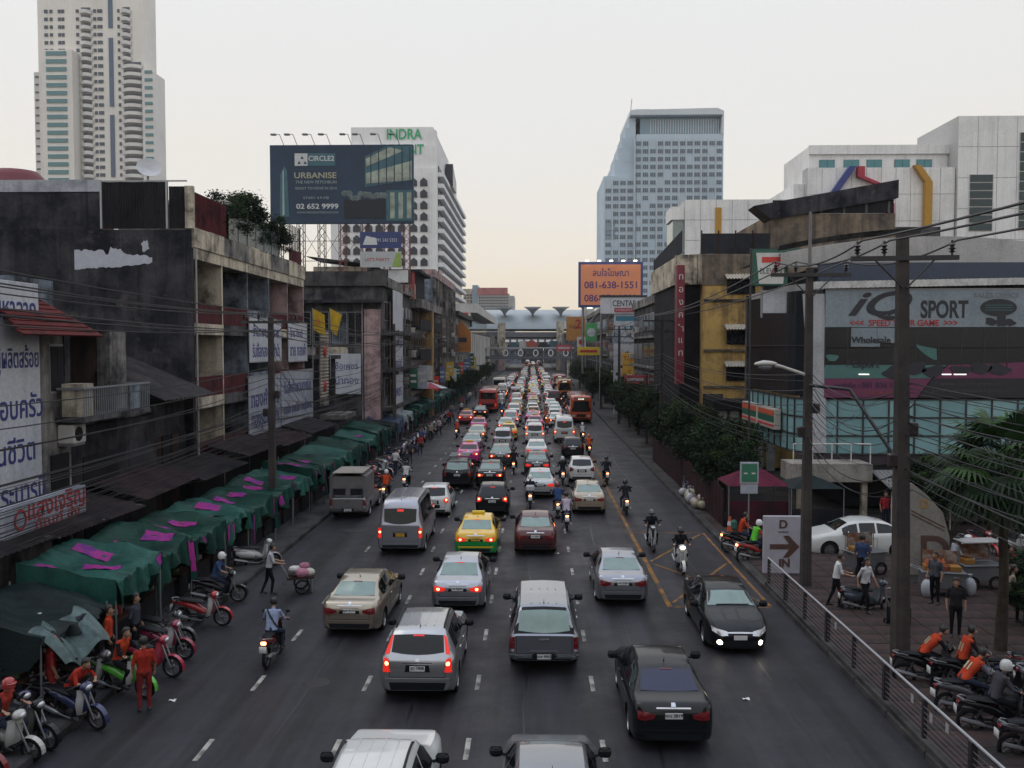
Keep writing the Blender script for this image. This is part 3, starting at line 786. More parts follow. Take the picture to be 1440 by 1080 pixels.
def pose(name):
    S = {-1: {}, 1: {}}
    if name == 'ride': T = dict(pel=(0, -.14, .87), bel=(0, -.10, 1.04), che=(0, -.02, 1.24), nec=(0, .05, 1.40), hea=(0, .10, 1.545)); \
        L = lambda s: dict(sh=(s * .175, .0, 1.345), el=(s * .27, .12, 1.11), wr=(s * .275, .245, 1.075), ha=(s * .285, .29, 1.06), hi=(s * .10, -.12, .85), kn=(s * .19, .30, .70), an=(s * .19, .14, .33), to=(s * .20, .32, .28))
    elif name == 'hunch': T = dict(pel=(0, -.18, .87), bel=(0, -.08, 1.02), che=(0, .08, 1.18), nec=(0, .20, 1.31), hea=(0, .28, 1.43)); \
        L = lambda s: dict(sh=(s * .175, .14, 1.26), el=(s * .26, .26, 1.04), wr=(s * .16, .36, 1.0), ha=(s * .10, .40, 1.0), hi=(s * .10, -.14, .85), kn=(s * .19, .28, .70), an=(s * .24, .12, .28), to=(s * .25, .30, .24))
    elif name == 'push': T = dict(pel=(0, 0, .93), bel=(0, .02, 1.09), che=(0, .06, 1.29), nec=(0, .10, 1.45), hea=(0, .14, 1.60)); \
        L = lambda s: dict(sh=(s * .17, .06, 1.40), el=(s * .22, .16, 1.13), wr=(s * .20, .42, 1.06), ha=(s * .19, .51, 1.06), hi=(s * .085, 0, .91), kn=(s * .09, .10 * s + .03, .49), an=(s * .09, .16 * s - .08, .085), to=(s * .10, .16 * s + .08, .04))
    elif name == 'walk': T = dict(pel=(0, 0, .93), bel=(0, .01, 1.09), che=(0, .02, 1.29), nec=(0, .03, 1.46), hea=(0, .06, 1.61)); \
        L = lambda s: dict(sh=(s * .17, .02, 1.40), el=(s * .23, -.10 * s, 1.13), wr=(s * .24, -.16 * s + .08, .91), ha=(s * .24, -.17 * s + .11, .83), hi=(s * .085, 0, .91), kn=(s * .09, .14 * s + .03, .49), an=(s * .09, .22 * s - .06, .085), to=(s * .10, .22 * s + .10, .04))
    else: T = dict(pel=(0, 0, .93), bel=(0, 0, 1.09), che=(0, 0, 1.29), nec=(0, .01, 1.46), hea=(0, .03, 1.61)); \
        L = lambda s: dict(sh=(s * .175, 0, 1.40), el=(s * .235, -.03, 1.13), wr=(s * .235, .06, .90), ha=(s * .23, .09, .82), hi=(s * .09, 0, .91), kn=(s * .10, .02, .49), an=(s * .10, -.03, .085), to=(s * .12, .13, .04))
    return T, L(-1), L(1)

BODY = {}
def person_mesh(name, female=False):
    k = (name, female)
    if k in BODY: return BODY[k]
    T, Lf, Rt = pose(name); caps = []   # (a, b, ra, rb, region)
    sh = .9 if female else 1.
    C = lambda a, b, ra, rb, r: caps.append((Vector(a), Vector(b), ra, rb, r))
    for dx in (-.055, .055):
        o = Vector((dx, 0, 0))
        C(Vector(T['pel']) + o, Vector(T['bel']) + o, .115, .098 * sh, 1); C(Vector(T['bel']) + o, Vector(T['che']) + o * 1.3, .10 * sh, .112 * sh, 1)
    C(T['pel'], Vector(T['pel']) - Vector((0, 0, .03)), .12, .12, 2)
    C(Vector(T['che']), T['nec'], .10, .055, 1); C(T['nec'], Vector(T['hea']) - Vector((0, .01, .05)), .052, .055, 0)
    h = Vector(T['hea']); C(h + Vector((0, -.012, .03)), h + Vector((0, .018, -.035)), .092, .070, 0)
    C(h + Vector((0, .055, -.06)), h + Vector((0, .058, -.085)), .036, .030, 0)                 # chin
    C(h + Vector((0, .092, -.005)), h + Vector((0, .106, -.03)), .010, .016, 0)                 # nose
    for s, q in ((-1, Lf), (1, Rt)):
        C(h + Vector((s * .085, -.005, -.01)), h + Vector((s * .09, -.01, -.035)), .016, .012, 0)  # ear
        C(Vector(T['che']) + Vector((s * .05, 0, .06)), Vector(q['sh']) - Vector((0, 0, .015)), .080, .058, 1)
        C(Vector(q['sh']) - Vector((0, 0, .02)), q['el'], .055 * sh, .044 * sh, 5); C(q['el'], q['wr'], .042 * sh, .029 * sh, 4)
        w, ha = Vector(q['wr']), Vector(q['ha']); d = (ha - w).normalized()
        side = Vector((0, 1, 0)) if abs(d.z) > .7 else Vector((1, 0, 0)); up = d.cross(side).normalized()
        side = up.cross(d).normalized()
        pal = w + d * .05; C(w, pal + side * .018, .028, .022, 0); C(w, pal - side * .018, .028, .022, 0)
        for f, (off, ln) in enumerate(((-.034, .055), (-.012, .066), (.012, .068), (.034, .058))):
            a = pal + side * off + d * .02; b = a + d * ln * .55; c = b + (d * .6 - up * .8).normalized() * ln * .5
            C(a, b, .0115, .0105, 0); C(b, c, .0105, .009, 0)
        C(w + d * .02 - side * .03, w + d * .065 - side * .058 - up * .02, .014, .011, 0)       # thumb
        C(q['hi'], q['kn'], .090, .060, 2); C(q['kn'], q['an'], .058, .040, 2)
        C(q['an'], q['to'], .044, .036, 3); C(q['an'], Vector(q['an']) + Vector((0, -.03, -.03)), .042, .038, 3)
    mb = MB()
    for a, b, ra, rb, r in caps: cap_mesh(mb, a, b, ra, rb)
    me = mb.mesh("person", fix=False)
    o = bpy.data.objects.new("person", me); COL.objects.link(o)
    md = o.modifiers.new("r", 'REMESH'); md.mode = 'VOXEL'; md.voxel_size = .0135
    ms = o.modifiers.new("s", 'SMOOTH'); ms.iterations = 2; ms.factor = .5
    dg = bpy.context.evaluated_depsgraph_get(); dg.update()
    out = bpy.data.meshes.new_from_object(o.evaluated_get(dg)); bpy.data.objects.remove(o)
    out.materials.clear()
    for i in range(6): out.materials.append(None)
    idx = []
    for p in out.polygons:
        c = p.center; best, bi = 1e9, 0
        for a, b, ra, rb, r in caps:
            ab = b - a; L2 = ab.length_squared; t = 0. if L2 < 1e-9 else max(0., min(1., (c - a).dot(ab) / L2))
            dd = (c - a - ab * t).length - (ra + (rb - ra) * t)
            if dd < best: best, bi = dd, r
        if bi == 1 and c.z < T['pel'][2] + .015: bi = 2
        idx.append(bi)
    out.polygons.foreach_set("material_index", idx); out.polygons.foreach_set("use_smooth", [True] * len(idx)); out.update()
    BODY[k] = (out, T); return BODY[k]

HEADGEAR = {}
def headgear(kind):
    if kind in HEADGEAR: return HEADGEAR[kind]
    mb = MB()
    if kind == 'helmet':
        mb.lathe([(.001, .135), (.06, .125), (.105, .085), (.128, .02), (.130, -.04), (.120, -.085), (.105, -.085), (.112, -.03), (.001, .1)], 'z', n=18)
        mb.grid(lambda u, v: (.125 * cos(radians(20 + 140 * u)), .128 * sin(radians(20 + 140 * u)) + .035 * v, .03 - .012 * v), 8, 2)
    else:
        mb.lathe([(.001, .128), (.055, .118), (.092, .08), (.103, .03), (.101, -.02), (.09, -.055)], 'z', n=16)
        for i, v in enumerate(mb.v):
            x, y, z = v
            if y > .03 and z < .05: mb.v[i] = (x, y * .62, max(z, .045))
        if kind == 'long_hair': mb.rbox((0, -.085, -.12), (.15, .06, .26), .03)
    HEADGEAR[kind] = mb.mesh("helmet" if kind == 'helmet' else "hair", 60); return HEADGEAR[kind]

def cloth(col): return mat("cloth_%02x%02x%02x" % tuple(int(c * 255) for c in col), col, .85, spec=.15, var=.32, scale=7)
def place_person(p, x, y, z, rz, shirt, pants, label, sleeve=None, fore=None, head='hair', headcol=None, group=None, scale=1., female=False):
    me, T = person_mesh(p, female)
    o = bpy.data.objects.new("person", me); COL.objects.link(o)
    o.location = (x, y, z); o.rotation_euler = (0, 0, rz); o.scale = (scale,) * 3
    shirt_m = cloth(shirt); ms = [SKIN, shirt_m, cloth(pants), mat("shoe_dark", (.02, .02, .022), .6), cloth(fore) if fore else SKIN, cloth(sleeve) if sleeve else shirt_m]
    for i, m in enumerate(ms): o.material_slots[i].link = 'OBJECT'; o.material_slots[i].material = m
    tag(o, label, "person", group)
    h = headgear(head); c = bpy.data.objects.new(h.name.split('.')[0], h); COL.objects.link(c); c.parent = o
    if not h.materials: h.materials.append(None)
    c.material_slots[0].link = 'OBJECT'; c.material_slots[0].material = paint(headcol) if head == 'helmet' else HAIR
    c.location = Vector(T['hea']) + Vector((0, -.005, .012))
    if p == 'hunch': c.rotation_euler = (radians(-18), 0, 0)
    return o
# ------------------------------------------------------------------ ground, road, pavements
KR, KL = 8.0, -10.1          # kerb lines
def asphalt():
    m, n, l, b = _new("asphalt")
    t = n.new("ShaderNodeTexCoord")
    def nz_(sc, mp=None, d=8):
        z = n.new("ShaderNodeTexNoise"); z.inputs['Scale'].default_value = sc; z.inputs['Detail'].default_value = d; z.inputs['Roughness'].default_value = .7
        if mp:
            k = n.new("ShaderNodeMapping"); k.inputs['Scale'].default_value = mp; l.new(t.outputs['Object'], k.inputs[0]); l.new(k.outputs[0], z.inputs['Vector'])
        else: l.new(t.outputs['Object'], z.inputs['Vector'])
        return z.outputs['Fac']
    def rng(src, a, b_, c, d):
        r = n.new("ShaderNodeMapRange"); r.inputs[1].default_value = a; r.inputs[2].default_value = b_; r.inputs[3].default_value = c; r.inputs[4].default_value = d
        l.new(src, r.inputs[0]); return r.outputs[0]
    def mul(a, b_):
        k = n.new("ShaderNodeMath"); k.operation = 'MULTIPLY'; l.new(a, k.inputs[0]); l.new(b_, k.inputs[1]); return k.outputs[0]
    f = mul(rng(nz_(.22), .3, .7, .66, 1.30), rng(nz_(1.0, (1.1, .05, 1)), .40, .60, .60, 1.38))   # patches, wheel tracks along the street
    f = mul(f, rng(nz_(38., d=3), .3, .7, .78, 1.25)); f = mul(f, rng(nz_(3.5), .58, .70, 1.0, .55))  # grit, oil spots
    x = n.new("ShaderNodeMix"); x.data_type = 'RGBA'; x.blend_type = 'MULTIPLY'; x.inputs[0].default_value = 1
    x.inputs[6].default_value = (.0225, .022, .028, 1); l.new(f, x.inputs[7]); l.new(x.outputs[2], b.inputs['Base Color'])
    l.new(rng(nz_(.5), .3, .7, .40, .70), b.inputs['Roughness']); b.inputs['Specular IOR Level'].default_value = .25
    bp = n.new("ShaderNodeBump"); bp.inputs['Strength'].default_value = .35; bp.inputs['Distance'].default_value = .01
    l.new(nz_(55., d=2), bp.inputs['Height']); l.new(bp.outputs[0], b.inputs['Normal'])
    MATS['asphalt'] = m; return m
ASPH = asphalt()
struct("ground", MB().bb(-1500, 1500, -200, 2500, -1.0, -.06), stain("city_ground", (.06, .06, .06), (.03, .03, .03)))
road = struct("road", MB().bb(KL, KR, -20, 700, -.3, 0), ASPH)
PAVE = stain("concrete_paving", (.075, .073, .076), (.03, .03, .032), .6, .6, .1)
BRICKP = stain("red_paving", (.062, .040, .038), (.024, .022, .024), .55, .7, .0, third=(.070, .058, .056))
struct("pavement", MB().bb(-16.2, KL - .15, -20, 300, -.3, .14), PAVE)
struct("pavement", MB().bb(KR + .15, 15.2, 44.05, 300, -.3, .14), PAVE)
fc = struct("forecourt", MB().bb(KR + .15, 40, -20, 44.0, -.3, .14), mat("paving_joint", (.030, .026, .026), .9))
KERB = stain("kerb_concrete", (.075, .073, .072), (.028, .028, .031), .6, .8, .2)
def kerb(x, y0, y1):
    k0 = MB().rbox((0, 0, 0), (.15, 1.96, .30), .02).mesh("kerb_stone", 30)
    g = thing_struct("kerb")
    y = y0
    while y < y1 and y < 90:
        o = obj("kerb_stone", k0, KERB, g); o.location = (x, y + 1, .01); y += 2.0
    MB().bb(x - .07, x + .07, 90, y1, -.14, .155).build("kerb_run", KERB, g)
def thing_struct(name):
    o = bpy.data.objects.new(name, None); COL.objects.link(o); o['kind'] = 'structure'; return o
kerb(KR + .075, 10, 300); kerb(KL - .075, 12, 300)
# paving slabs of the forecourt, each its own slab
slab = MB().rbox((0, 0, 0), (.785, .785, .05), .012).mesh("paving_slab", 30)
random.seed(3); n_s = 0
for iy in range(26):
    for ix in range(20):
        x, y = 8.75 + ix * .8, 18.6 + iy * .8
        if x > 9.2 + (y - 14) * .52 or n_s >= 296: continue
        o = obj("paving_slab", slab, BRICKP, fc); o.location = (x, y, .142 + random.uniform(-.006, .006)); n_s += 1
rest = MB()
for iy in range(34):
    for ix in range(36):
        x, y = 8.75 + ix * .8, 16.2 + iy * .8
        if y > 43: continue
        if not (x > 9.2 + (y - 14) * .52) and y >= 18.5 and (y - 18.6) / .8 < 25.5: continue
        rest.rbox((x, y, .142 + random.uniform(-.006, .006)), (.785, .785, .05), .012)
ro = rest.build("far_paving", BRICKP, fc, fix=False); ro['kind'] = 'stuff'
# lane markings: one-metre dashes every 3.7 m
WHITE_L = stain("worn_white_line", (.42, .41, .37), (.10, .10, .10), .55, 2.2, .0)
YEL_L = stain("worn_yellow_line", (.30, .14, .03), (.08, .065, .06), .60, 1.3, .0)
dash = MB().bb(-.055, .055, -.5, .5, .002, .006).mesh("lane_dash")
far = MB()
for x in (-6.85, -4.12, -1.36, 1.49):
    for k in range(64):
        y = 14.35 + 3.69 * k + (x * 7 % 1) * .4
        if y < 130: o = obj("lane_dash", dash, WHITE_L, road); o.location = (x, y, .002)
        elif y < 240: far.bb(x - .055, x + .055, y - .5, y + .5, .004, .008)
fo = far.build("far_dashes", WHITE_L, road); fo['kind'] = 'stuff'
MB().bb(4.36, 4.52, 28.5, 240, .004, .008).build("yellow_line", YEL_L, road)
def stripe(x0, y0, x1, y1, w=.11):
    L = sqrt((x1 - x0) ** 2 + (y1 - y0) ** 2)
    o = MB().box((0, 0, .0075), (w, L, .004)).build("yellow_stripe", YEL_L, road); o.location = ((x0 + x1) / 2, (y0 + y1) / 2, .0); o.rotation_euler = (0, 0, -atan2(x1 - x0, y1 - y0))
stripe(4.6, 28.5, 7.7, 28.5); stripe(7.7, 28.7, 7.7, 40)
stripe(4.62, 29, 7.55, 34.4); stripe(7.55, 29.2, 4.7, 34.2); stripe(4.62, 34.6, 7.55, 39.8); stripe(4.62, 40, 7.55, 40)
# patches, covers and scraps on the road
for i, (x, y, r, s) in enumerate(((-8.1, 40.2, .45, 1.6), (-7.9, 58.5, .5, 2.0), (5.9, 36.2, .35, 1), (2.3, 52, .35, 1))):
    v = [(r * s * cos(a) * random.uniform(.75, 1.1), r * sin(a) * random.uniform(.75, 1.1)) for a in [k * pi / 7 for k in range(14)]]
    o = MB().prism(v, 'z', .003, .009).build("asphalt_repair", mat("fresh_tar", (.018, .018, .02), .6), road); o.location = (x, y, 0)
random.seed(29); TAR = mat("tar_seam", (.010, .010, .012), .45)
for x in (-8.2, -5.6, -2.9, -.1, 2.7, 6.1):
    ph = random.uniform(0, 6); pts = [(x + .12 * sin(.31 * y_ + ph) + random.uniform(-.05, .05), y_) for y_ in [12 + 1.7 * k for k in range(46)]]
    m_ = MB()
    for (a, b), (c, d) in zip(pts, pts[1:]):
        w_ = random.uniform(.012, .04)
        if random.random() < .8: m_.add([(a - w_, b, .0035), (a + w_, b, .0035), (c + w_, d, .0035), (c - w_, d, .0035)], [(0, 1, 2, 3)])
    m_.build("tar_seam", TAR, road)
for x, y in ((-5.4, 21.8), (.9, 30.6), (3.6, 23.4), (-8.6, 31.2), (6.6, 27.2), (-3.3, 39.8)):
    c_ = MB().lathe([(.001, .011), (.30, .011), (.33, .004)], 'z', (x, y, 0), 20).build("manhole_cover", mat("cast_iron", (.030, .028, .030), .5, .5, var=.4, scale=20), road)
for x, y in ((-8.55, 20.6), (1.0, 35.9), (-4.6, 46), (5.1, 21)):
    o = MB().grid(lambda u, v: ((u - .5) * .16, (v - .5) * .11, .02 + .02 * sin(5 * u) * cos(4 * v)), 3, 2).grid(lambda u, v: ((u - .5) * .16, (v - .5) * .11, .008 + .012 * sin(5 * u) * cos(4 * v)), 3, 2).build("paper_scrap", PLATE_W); o.location = (x, y, 0)
    tag(o, "crumpled scrap of white paper lying on the asphalt", "litter", "scraps on the road")

# ------------------------------------------------------------------ roadside railing on the kerb of the forecourt
RAILP = mat("railing_white_paint", (.36, .37, .39), .4, .3); RAILD = mat("railing_dark_paint", (.022, .020, .024), .5)
fence = thing("railing", "long steel railing with pale handrail and thin bars along the forecourt kerb", "railing", (8.16, 0, .15))
MB().bb(-.1, .1, 11, 30.7, .0, .12).build("base_kerb", KERB, fence)
for k in range(10):
    y = 12.3 + 2.03 * k
    MB().rbox((0, y, .53), (.09, .09, .82) if k % 2 else (.13, .13, .86), .01).build("post", RAILD, fence, 30)
MB().cyl((0, 11, .96), (0, 30.7, .96), .03, n=8).build("handrail", RAILP, fence, 40)
for k in range(6):
    MB().cyl((-.03, 11, .22 + .115 * k), (-.03, 30.7, .22 + .115 * k), .010, n=6).build("bar", mat("railing_steel", (.10, .09, .10), .4, .5), fence, 40)
for k, y in enumerate((14.6, 15.5, 17.2, 17.9, 18.8, 23.6)):
    MB().bb(-.06, -.052, y, y + .13, .62 + .05 * (k % 3), .80 + .05 * (k % 3)).build("notice", mat("grey_paper", (.30, .30, .32), .8), fence)

# ------------------------------------------------------------------ utility poles and cables
CONC = stain("pole_concrete", (.070, .060, .056), (.032, .029, .031), .5, .5, .5); INSUL = mat("dark_insulator", (.025, .02, .022), .3)
CABLE = mat("cable_black", (.010, .010, .013), .5)
def utility_pole(x, y, top, label, arms=(10.7,), steel_top=0., lean=0., w=.30, armlen=2.7, grp="concrete utility poles"):
    t = thing("utility_pole", label, "utility pole", (x, y, .1), 0, grp); t.rotation_euler = (0, lean, 0)
    MB().add([(sx * w / 2 * k, sy * w / 2 * k, z) for z, k in ((-.1, 1.15), (top, .72)) for sx, sy in ((-1, -1), (1, -1), (1, 1), (-1, 1))],
             [(3, 2, 1, 0), (4, 5, 6, 7), (0, 1, 5, 4), (1, 2, 6, 5), (2, 3, 7, 6), (3, 0, 4, 7)]).build("shaft", CONC, t)
    if steel_top: MB().cyl((0, 0, top - .3), (0, 0, top + steel_top), .065, .05, 8).build("steel_mast", mat("mast_grey", (.16, .15, .16), .5, .4), t, 40)
    for az in arms:
        a = MB().box((0, -.14, az), (armlen, .10, .12)).build("cross_arm", mat("arm_dark", (.03, .028, .03), .6), t)
        for sx in (-1, 1): MB().cyl((sx * .05, -.15, az - .75), (sx * .75, -.15, az - .04), .022, n=6).build("brace", mat("arm_dark", (), .6), t)
        for u in (-.44, -.19, .19, .44):
            if abs(u) < .3 and u > 0 and armlen > 2: continue
            q = MB().lathe([(.03, 0), (.03, .06), (.085, .09), (.035, .13), (.10, .17), (.04, .22), (.085, .26), (.03, .31), (.03, .38), (.001, .39)], 'z', (u * armlen, -.14, az + .06), 10)
            q.build("insulator", INSUL, t, 40)
    for k, (dz, dx) in enumerate(((6.2, .26), (5.4, -.24))):
        MB().rbox((dx, -.05, dz), (.24, .22, .34), .03).build("splice_box", INSUL, t, 30)
    return t
utility_pole(9.55, 23.0, 11.25, "thick concrete utility pole with insulated cross arm beside the forecourt railing", (10.55,), lean=-.012, w=.33)
p2 = utility_pole(9.45, 30.7, 11.0, "concrete utility pole carrying a cobra-head street lamp next to the arrow sign", (10.75,), steel_top=1.9, w=.28)
utility_pole(9.4, 65, 10.6, "slender utility pole rising from the roadside trees near the yellow building", (9.4, 10.2), w=.26)
utility_pole(9.3, 96, 10.6, "slender utility pole between the trees and the tall white pillar sign", (9.4, 10.2), w=.26)
utility_pole(-11.6, 39.2, 9.6, "weathered utility pole standing among the green stalls before the balcony block", (9.4,), w=.28, armlen=2.6)
utility_pole(-11.4, 73, 10.2, "utility pole with double cross arms before the tall hanging banner", (9.3, 8.5), w=.26, armlen=2.0)
utility_pole(-11.4, 108, 10.2, "thin utility pole beside the dark balconies with white brackets", (9.3, 8.5), w=.26, armlen=2.0)
# cobra-head lamp, reaching out over the road
LAMPW = mat("lamp_housing", (.42, .41, .38), .5)
MB().tube([(-.1, 0, 7.35), (-.9, -.05, 7.62), (-1.15, -.05, 7.68)], [.06, .055, .07], 8).build("lamp_arm", LAMPW, p2, 40)
ell = MB(); ell_loft(ell, [(-.0, 0, .05, .05), (.15, .02, .13, .08), (.45, .03, .15, .10), (.7, .0, .10, .06), (.76, -.01, .02, .02)])
lh = ell.build("lamp_head", LAMPW, p2, 50); lh.location = (-1.1, -.05, 7.72); lh.rotation_euler = (0, radians(-6), radians(90))
lb = MB().ball((-1.48, -.05, 7.62), (.26, .12, .12), 12, 8).build("lamp_bowl", mat("lamp_bowl", (.12, .13, .14), .2), p2, 60)
MB().tube([(.0, -.2, 7.0), (1.0, -1.2, 6.9), (1.9, -2.4, 5.0), (2.2, -2.7, 4.2)], .06, 8).build("guy_strut", CABLE, p2, 40)

random.seed(11)
def cable(pts_list, r, label, group, sag=.5):
    mb = MB()
    for a, b in zip(pts_list, pts_list[1:]):
        a, b = Vector(a), Vector(b); n = 12; s = sag * random.uniform(.75, 1.25)
        mb.tube([a.lerp(b, k / n) - Vector((0, 0, 4 * s * (k / n) * (1 - k / n))) for k in range(n + 1)], r, 5)
    return tag(mb.build("power_cable", CABLE, smooth=60), label, "cable", group)
# three insulated feeders on each row of poles, then the low bundles of telephone cable
for u in (-1.19, -.5, 1.19):
    cable([(9.55 + u, -4, 11.2), (9.55 + u, 22.85, 11.1), (9.45 + u, 30.55, 11.3), (9.4 + u, 64.9, 10.7), (9.3 + u, 95.9, 10.7), (9.2 + u, 150, 10.7)], .028, "thick black feeder cable strung along the insulators of the forecourt poles", "feeder cables over the forecourt", .35)
for k in range(11):
    z = 4.4 + .27 * k + random.uniform(-.1, .1); dx = random.uniform(-.2, .2)
    cable([(10.2 + dx, -4, z + 1.1), (9.6 + dx * .5, 22.8, z + .45), (9.5 + dx * .5, 30.5, z + .45), (9.4, 64.8, z + .9), (9.3, 95.8, z + 1.2), (9.2, 140, z + 1.4)], random.choice((.009, .012, .017)), "sagging black telephone cable among the low bundle by the forecourt poles", "low cables over the forecourt", random.uniform(.5, 1.0))
for k in range(7):
    cable([(9.6, 22.9, 5.2 + .36 * k), (13 + k * .9, 15 - k * .3, 4.6 + .35 * k)], random.choice((.010, .013, .018)), "black service cable dropping from the thick pole towards the palm", "service cables by the palm", .5)
for k in range(7):
    cable([(9.45, 30.6, 6.2 + .2 * k), (14.3 + k * .5, 43.9, 4.2 + .3 * k)], .010, "black service cable running from the lamp pole to the glass shop front", "service cables to the shop front", .7)
for k in range(8):
    u = (-1.1, -.4, .5, 1.1)[k % 4]; z = 9.85 - (k // 4) * .75
    cable([(-11.9 + u, -2, z + 1.0), (-11.6 + u, 39.1, z), (-11.4 + u * .7, 72.9, z - .2), (-11.4 + u * .7, 107.9, z - .2), (-11.4 + u * .6, 160, z - .3)], .02, "black power cable strung along the poles above the market stalls", "power cables above the stalls", .5)
for k in range(9):
    z = 5.0 + .38 * k + random.uniform(-.1, .1)
    cable([(-12.3 + random.uniform(-.3, .3), 2, z - .3), (-11.7, 39.1, z * .9 + .2), (-11.5, 72.8, z * .85 + .9), (-11.4, 107.8, z * .8 + 1.2)], random.choice((.008, .011, .016)), "sagging telephone cable in the tangle above the market stalls", "low cables above the stalls", random.uniform(.4, 1.1))
for k in range(16):
    z = 3.5 + .11 * k
    cable([(-13.2 + .12 * (k % 5), 3, z + .2), (-12.6 + .1 * (k % 4), 39.1, z + .35), (-12.2, 72.8, z + .6)], random.choice((.009, .012, .018)), "low slack cable in the dense bundle hung just above the awnings", "cable bundle above the awnings", random.uniform(.1, .5))
for k in range(12):
    cable([(-11.55, 39.2, 4.4 + .38 * k), (-15.2, 47 + 1.3 * k, 3.8 + .3 * (k % 5))], .013, "thin service wire fanning from the pole to the balcony block", "service wires to the balcony block", .2)
# ------------------------------------------------------------------ buildings west of the street
GRIME = stain("black_grime_render", (.060, .058, .066), (.011, .012, .017), .62, .55, .8, third=(.085, .072, .072))
PLAST = stain("dirty_plaster", (.30, .285, .265), (.035, .035, .04), .58, .45, .7)
CREAM = stain("stained_cream", (.56, .50, .40), (.06, .052, .05), .44, .8, .6)
PINKW = stain("stained_pink", (.44, .31, .31), (.07, .056, .06), .45, .7, .5)
BLUEW = stain("stained_blue_grey", (.24, .28, .34), (.03, .033, .042), .58, .6, .6)
GREYC = stain("grey_concrete", (.12, .117, .12), (.022, .023, .028), .6, .6, .8)
DARKW = stain("dark_parts_and_room_shade", (.020, .020, .024), (.008, .009, .012), .5, .6, .2)  # for dark parts, and for slabs that carry interior shade as colour
MAROON = stain("maroon_panel", (.095, .022, .026), (.02, .009, .013), .45, 1.2, .5)
BROWNW = stain("old_brown_timber", (.055, .03, .022), (.02, .014, .012), .5, 1.0, .8)
VINYL = stain("white_vinyl", (.50, .52, .56), (.34, .36, .41), .35, .5, .25, rough=.5)
VINYLG = stain("grey_vinyl", (.36, .38, .43), (.22, .24, .29), .4, .5, .3, rough=.5)
BLUEINK = mat("blue_ink", (.028, .035, .16), .6); REDINK = mat("red_ink", (.34, .025, .03), .6)
CORR = stain("corrugated_zinc", (.11, .107, .11), (.03, .028, .03), .55, .5, .5)
DKGLASS = mat("shop_glass", (.015, .018, .022), .10, 0, .5, ior=1.6)
FRAME = mat("window_frame_grey", (.26, .26, .27), .6)
EAST = radians(90)

def corrugated(mb, p0, p1, p2, n=40, amp=.03, mi=0):
    """wavy sheet spanned from p0 along p1 (waves) and p2 (fall)"""
    p0, p1, p2 = Vector(p0), Vector(p1), Vector(p2); nn = p1.cross(p2).normalized()
    return mb.grid(lambda u, v: tuple(p0 + p1 * u + p2 * v + nn * (amp * (1 if int(u * n + .5) % 2 else -1))), n, 1, mi)

def sign_board(name, label, x, y0, y1, z0, z1, m, lines, cat="sign", face=EAST, thick=.06, frame=None, group=None):
    """flat board on a street front; lines: (text, rel y centre 0..1, rel z, size, ink)"""
    s = 1 if face > 0 else -1
    t = thing(name, label, cat, (x, (y0 + y1) / 2, z0), 0, group)
    W_, H_ = y1 - y0, z1 - z0
    MB().rbox((0, 0, H_ / 2), (thick, W_, H_), .01).build("panel", m, t)
    if frame: MB().bb(-.05, .05, -W_ / 2 - .05, W_ / 2 + .05, -.06, 0).bb(-.05, .05, -W_ / 2 - .05, W_ / 2 + .05, H_, H_ + .06).build("frame", frame, t)
    for tx, ry, rzz, size, ink, *w in lines:
        lettering(tx, t, (s * (thick / 2 + .006), (ry - .5) * W_ * s, rzz * H_), ink, size, face, bold=.012 * size, width=w[0] if w else None)
    return t

# --- old two-storey house with red roof and iron balcony
hs = thing("old_house", "old two-storey plaster house with red tiled roof and iron balcony", "house")
hx = -15.5
MB().bb(hx - 6, hx, 22, 29.4, 0.14, 9.4).build("wall", PLAST, hs)
MB().bb(hx - 6, hx - 1.6, 29.41, 36.2, .14, 9.2).build("recessed_wall", BROWNW, hs)
MB().bb(hx - .5, hx - .02, 32.3, 33.6, 6.06, 8.99).build("pillar", PLAST, hs)
MB().bb(hx - 1.6, hx + .02, 29.41, 36.2, 5.7, 6.05).build("balcony_slab", GREYC, hs)
MB().bb(hx - 6, hx - .1, 29.41, 36.2, 9.0, 9.35).build("eave_beam", GRIME, hs)
MB().bb(hx + .025, hx + 1.0, 28.4, 33.4, 5.95, 6.1).build("balcony_floor", GREYC, hs)
RAILI = mat("balcony_iron", (.20, .21, .23), .6)
MB().bb(hx + .92, hx + .98, 28.4, 33.4, 7.02, 7.08).build("balcony_rail", RAILI, hs)
for k in range(34):
    MB().bb(hx + .935, hx + .965, 28.45 + k * .148, 28.475 + k * .148, 6.1, 7.02).build("baluster", RAILI, hs)
for y in (28.4, 33.3): MB().bb(hx + .03, hx + .915, y, y + .06, 7.0, 7.08).build("balcony_rail", RAILI, hs)
MB().bb(hx + .99, hx + 1.02, 31.6, 32.4, 6.15, 7.0).build("balcony_board", BLUEW, hs)
MB().bb(hx + .2, hx + .9, 28.5, 29.2, 6.12, 7.2).build("balcony_box", CREAM, hs)
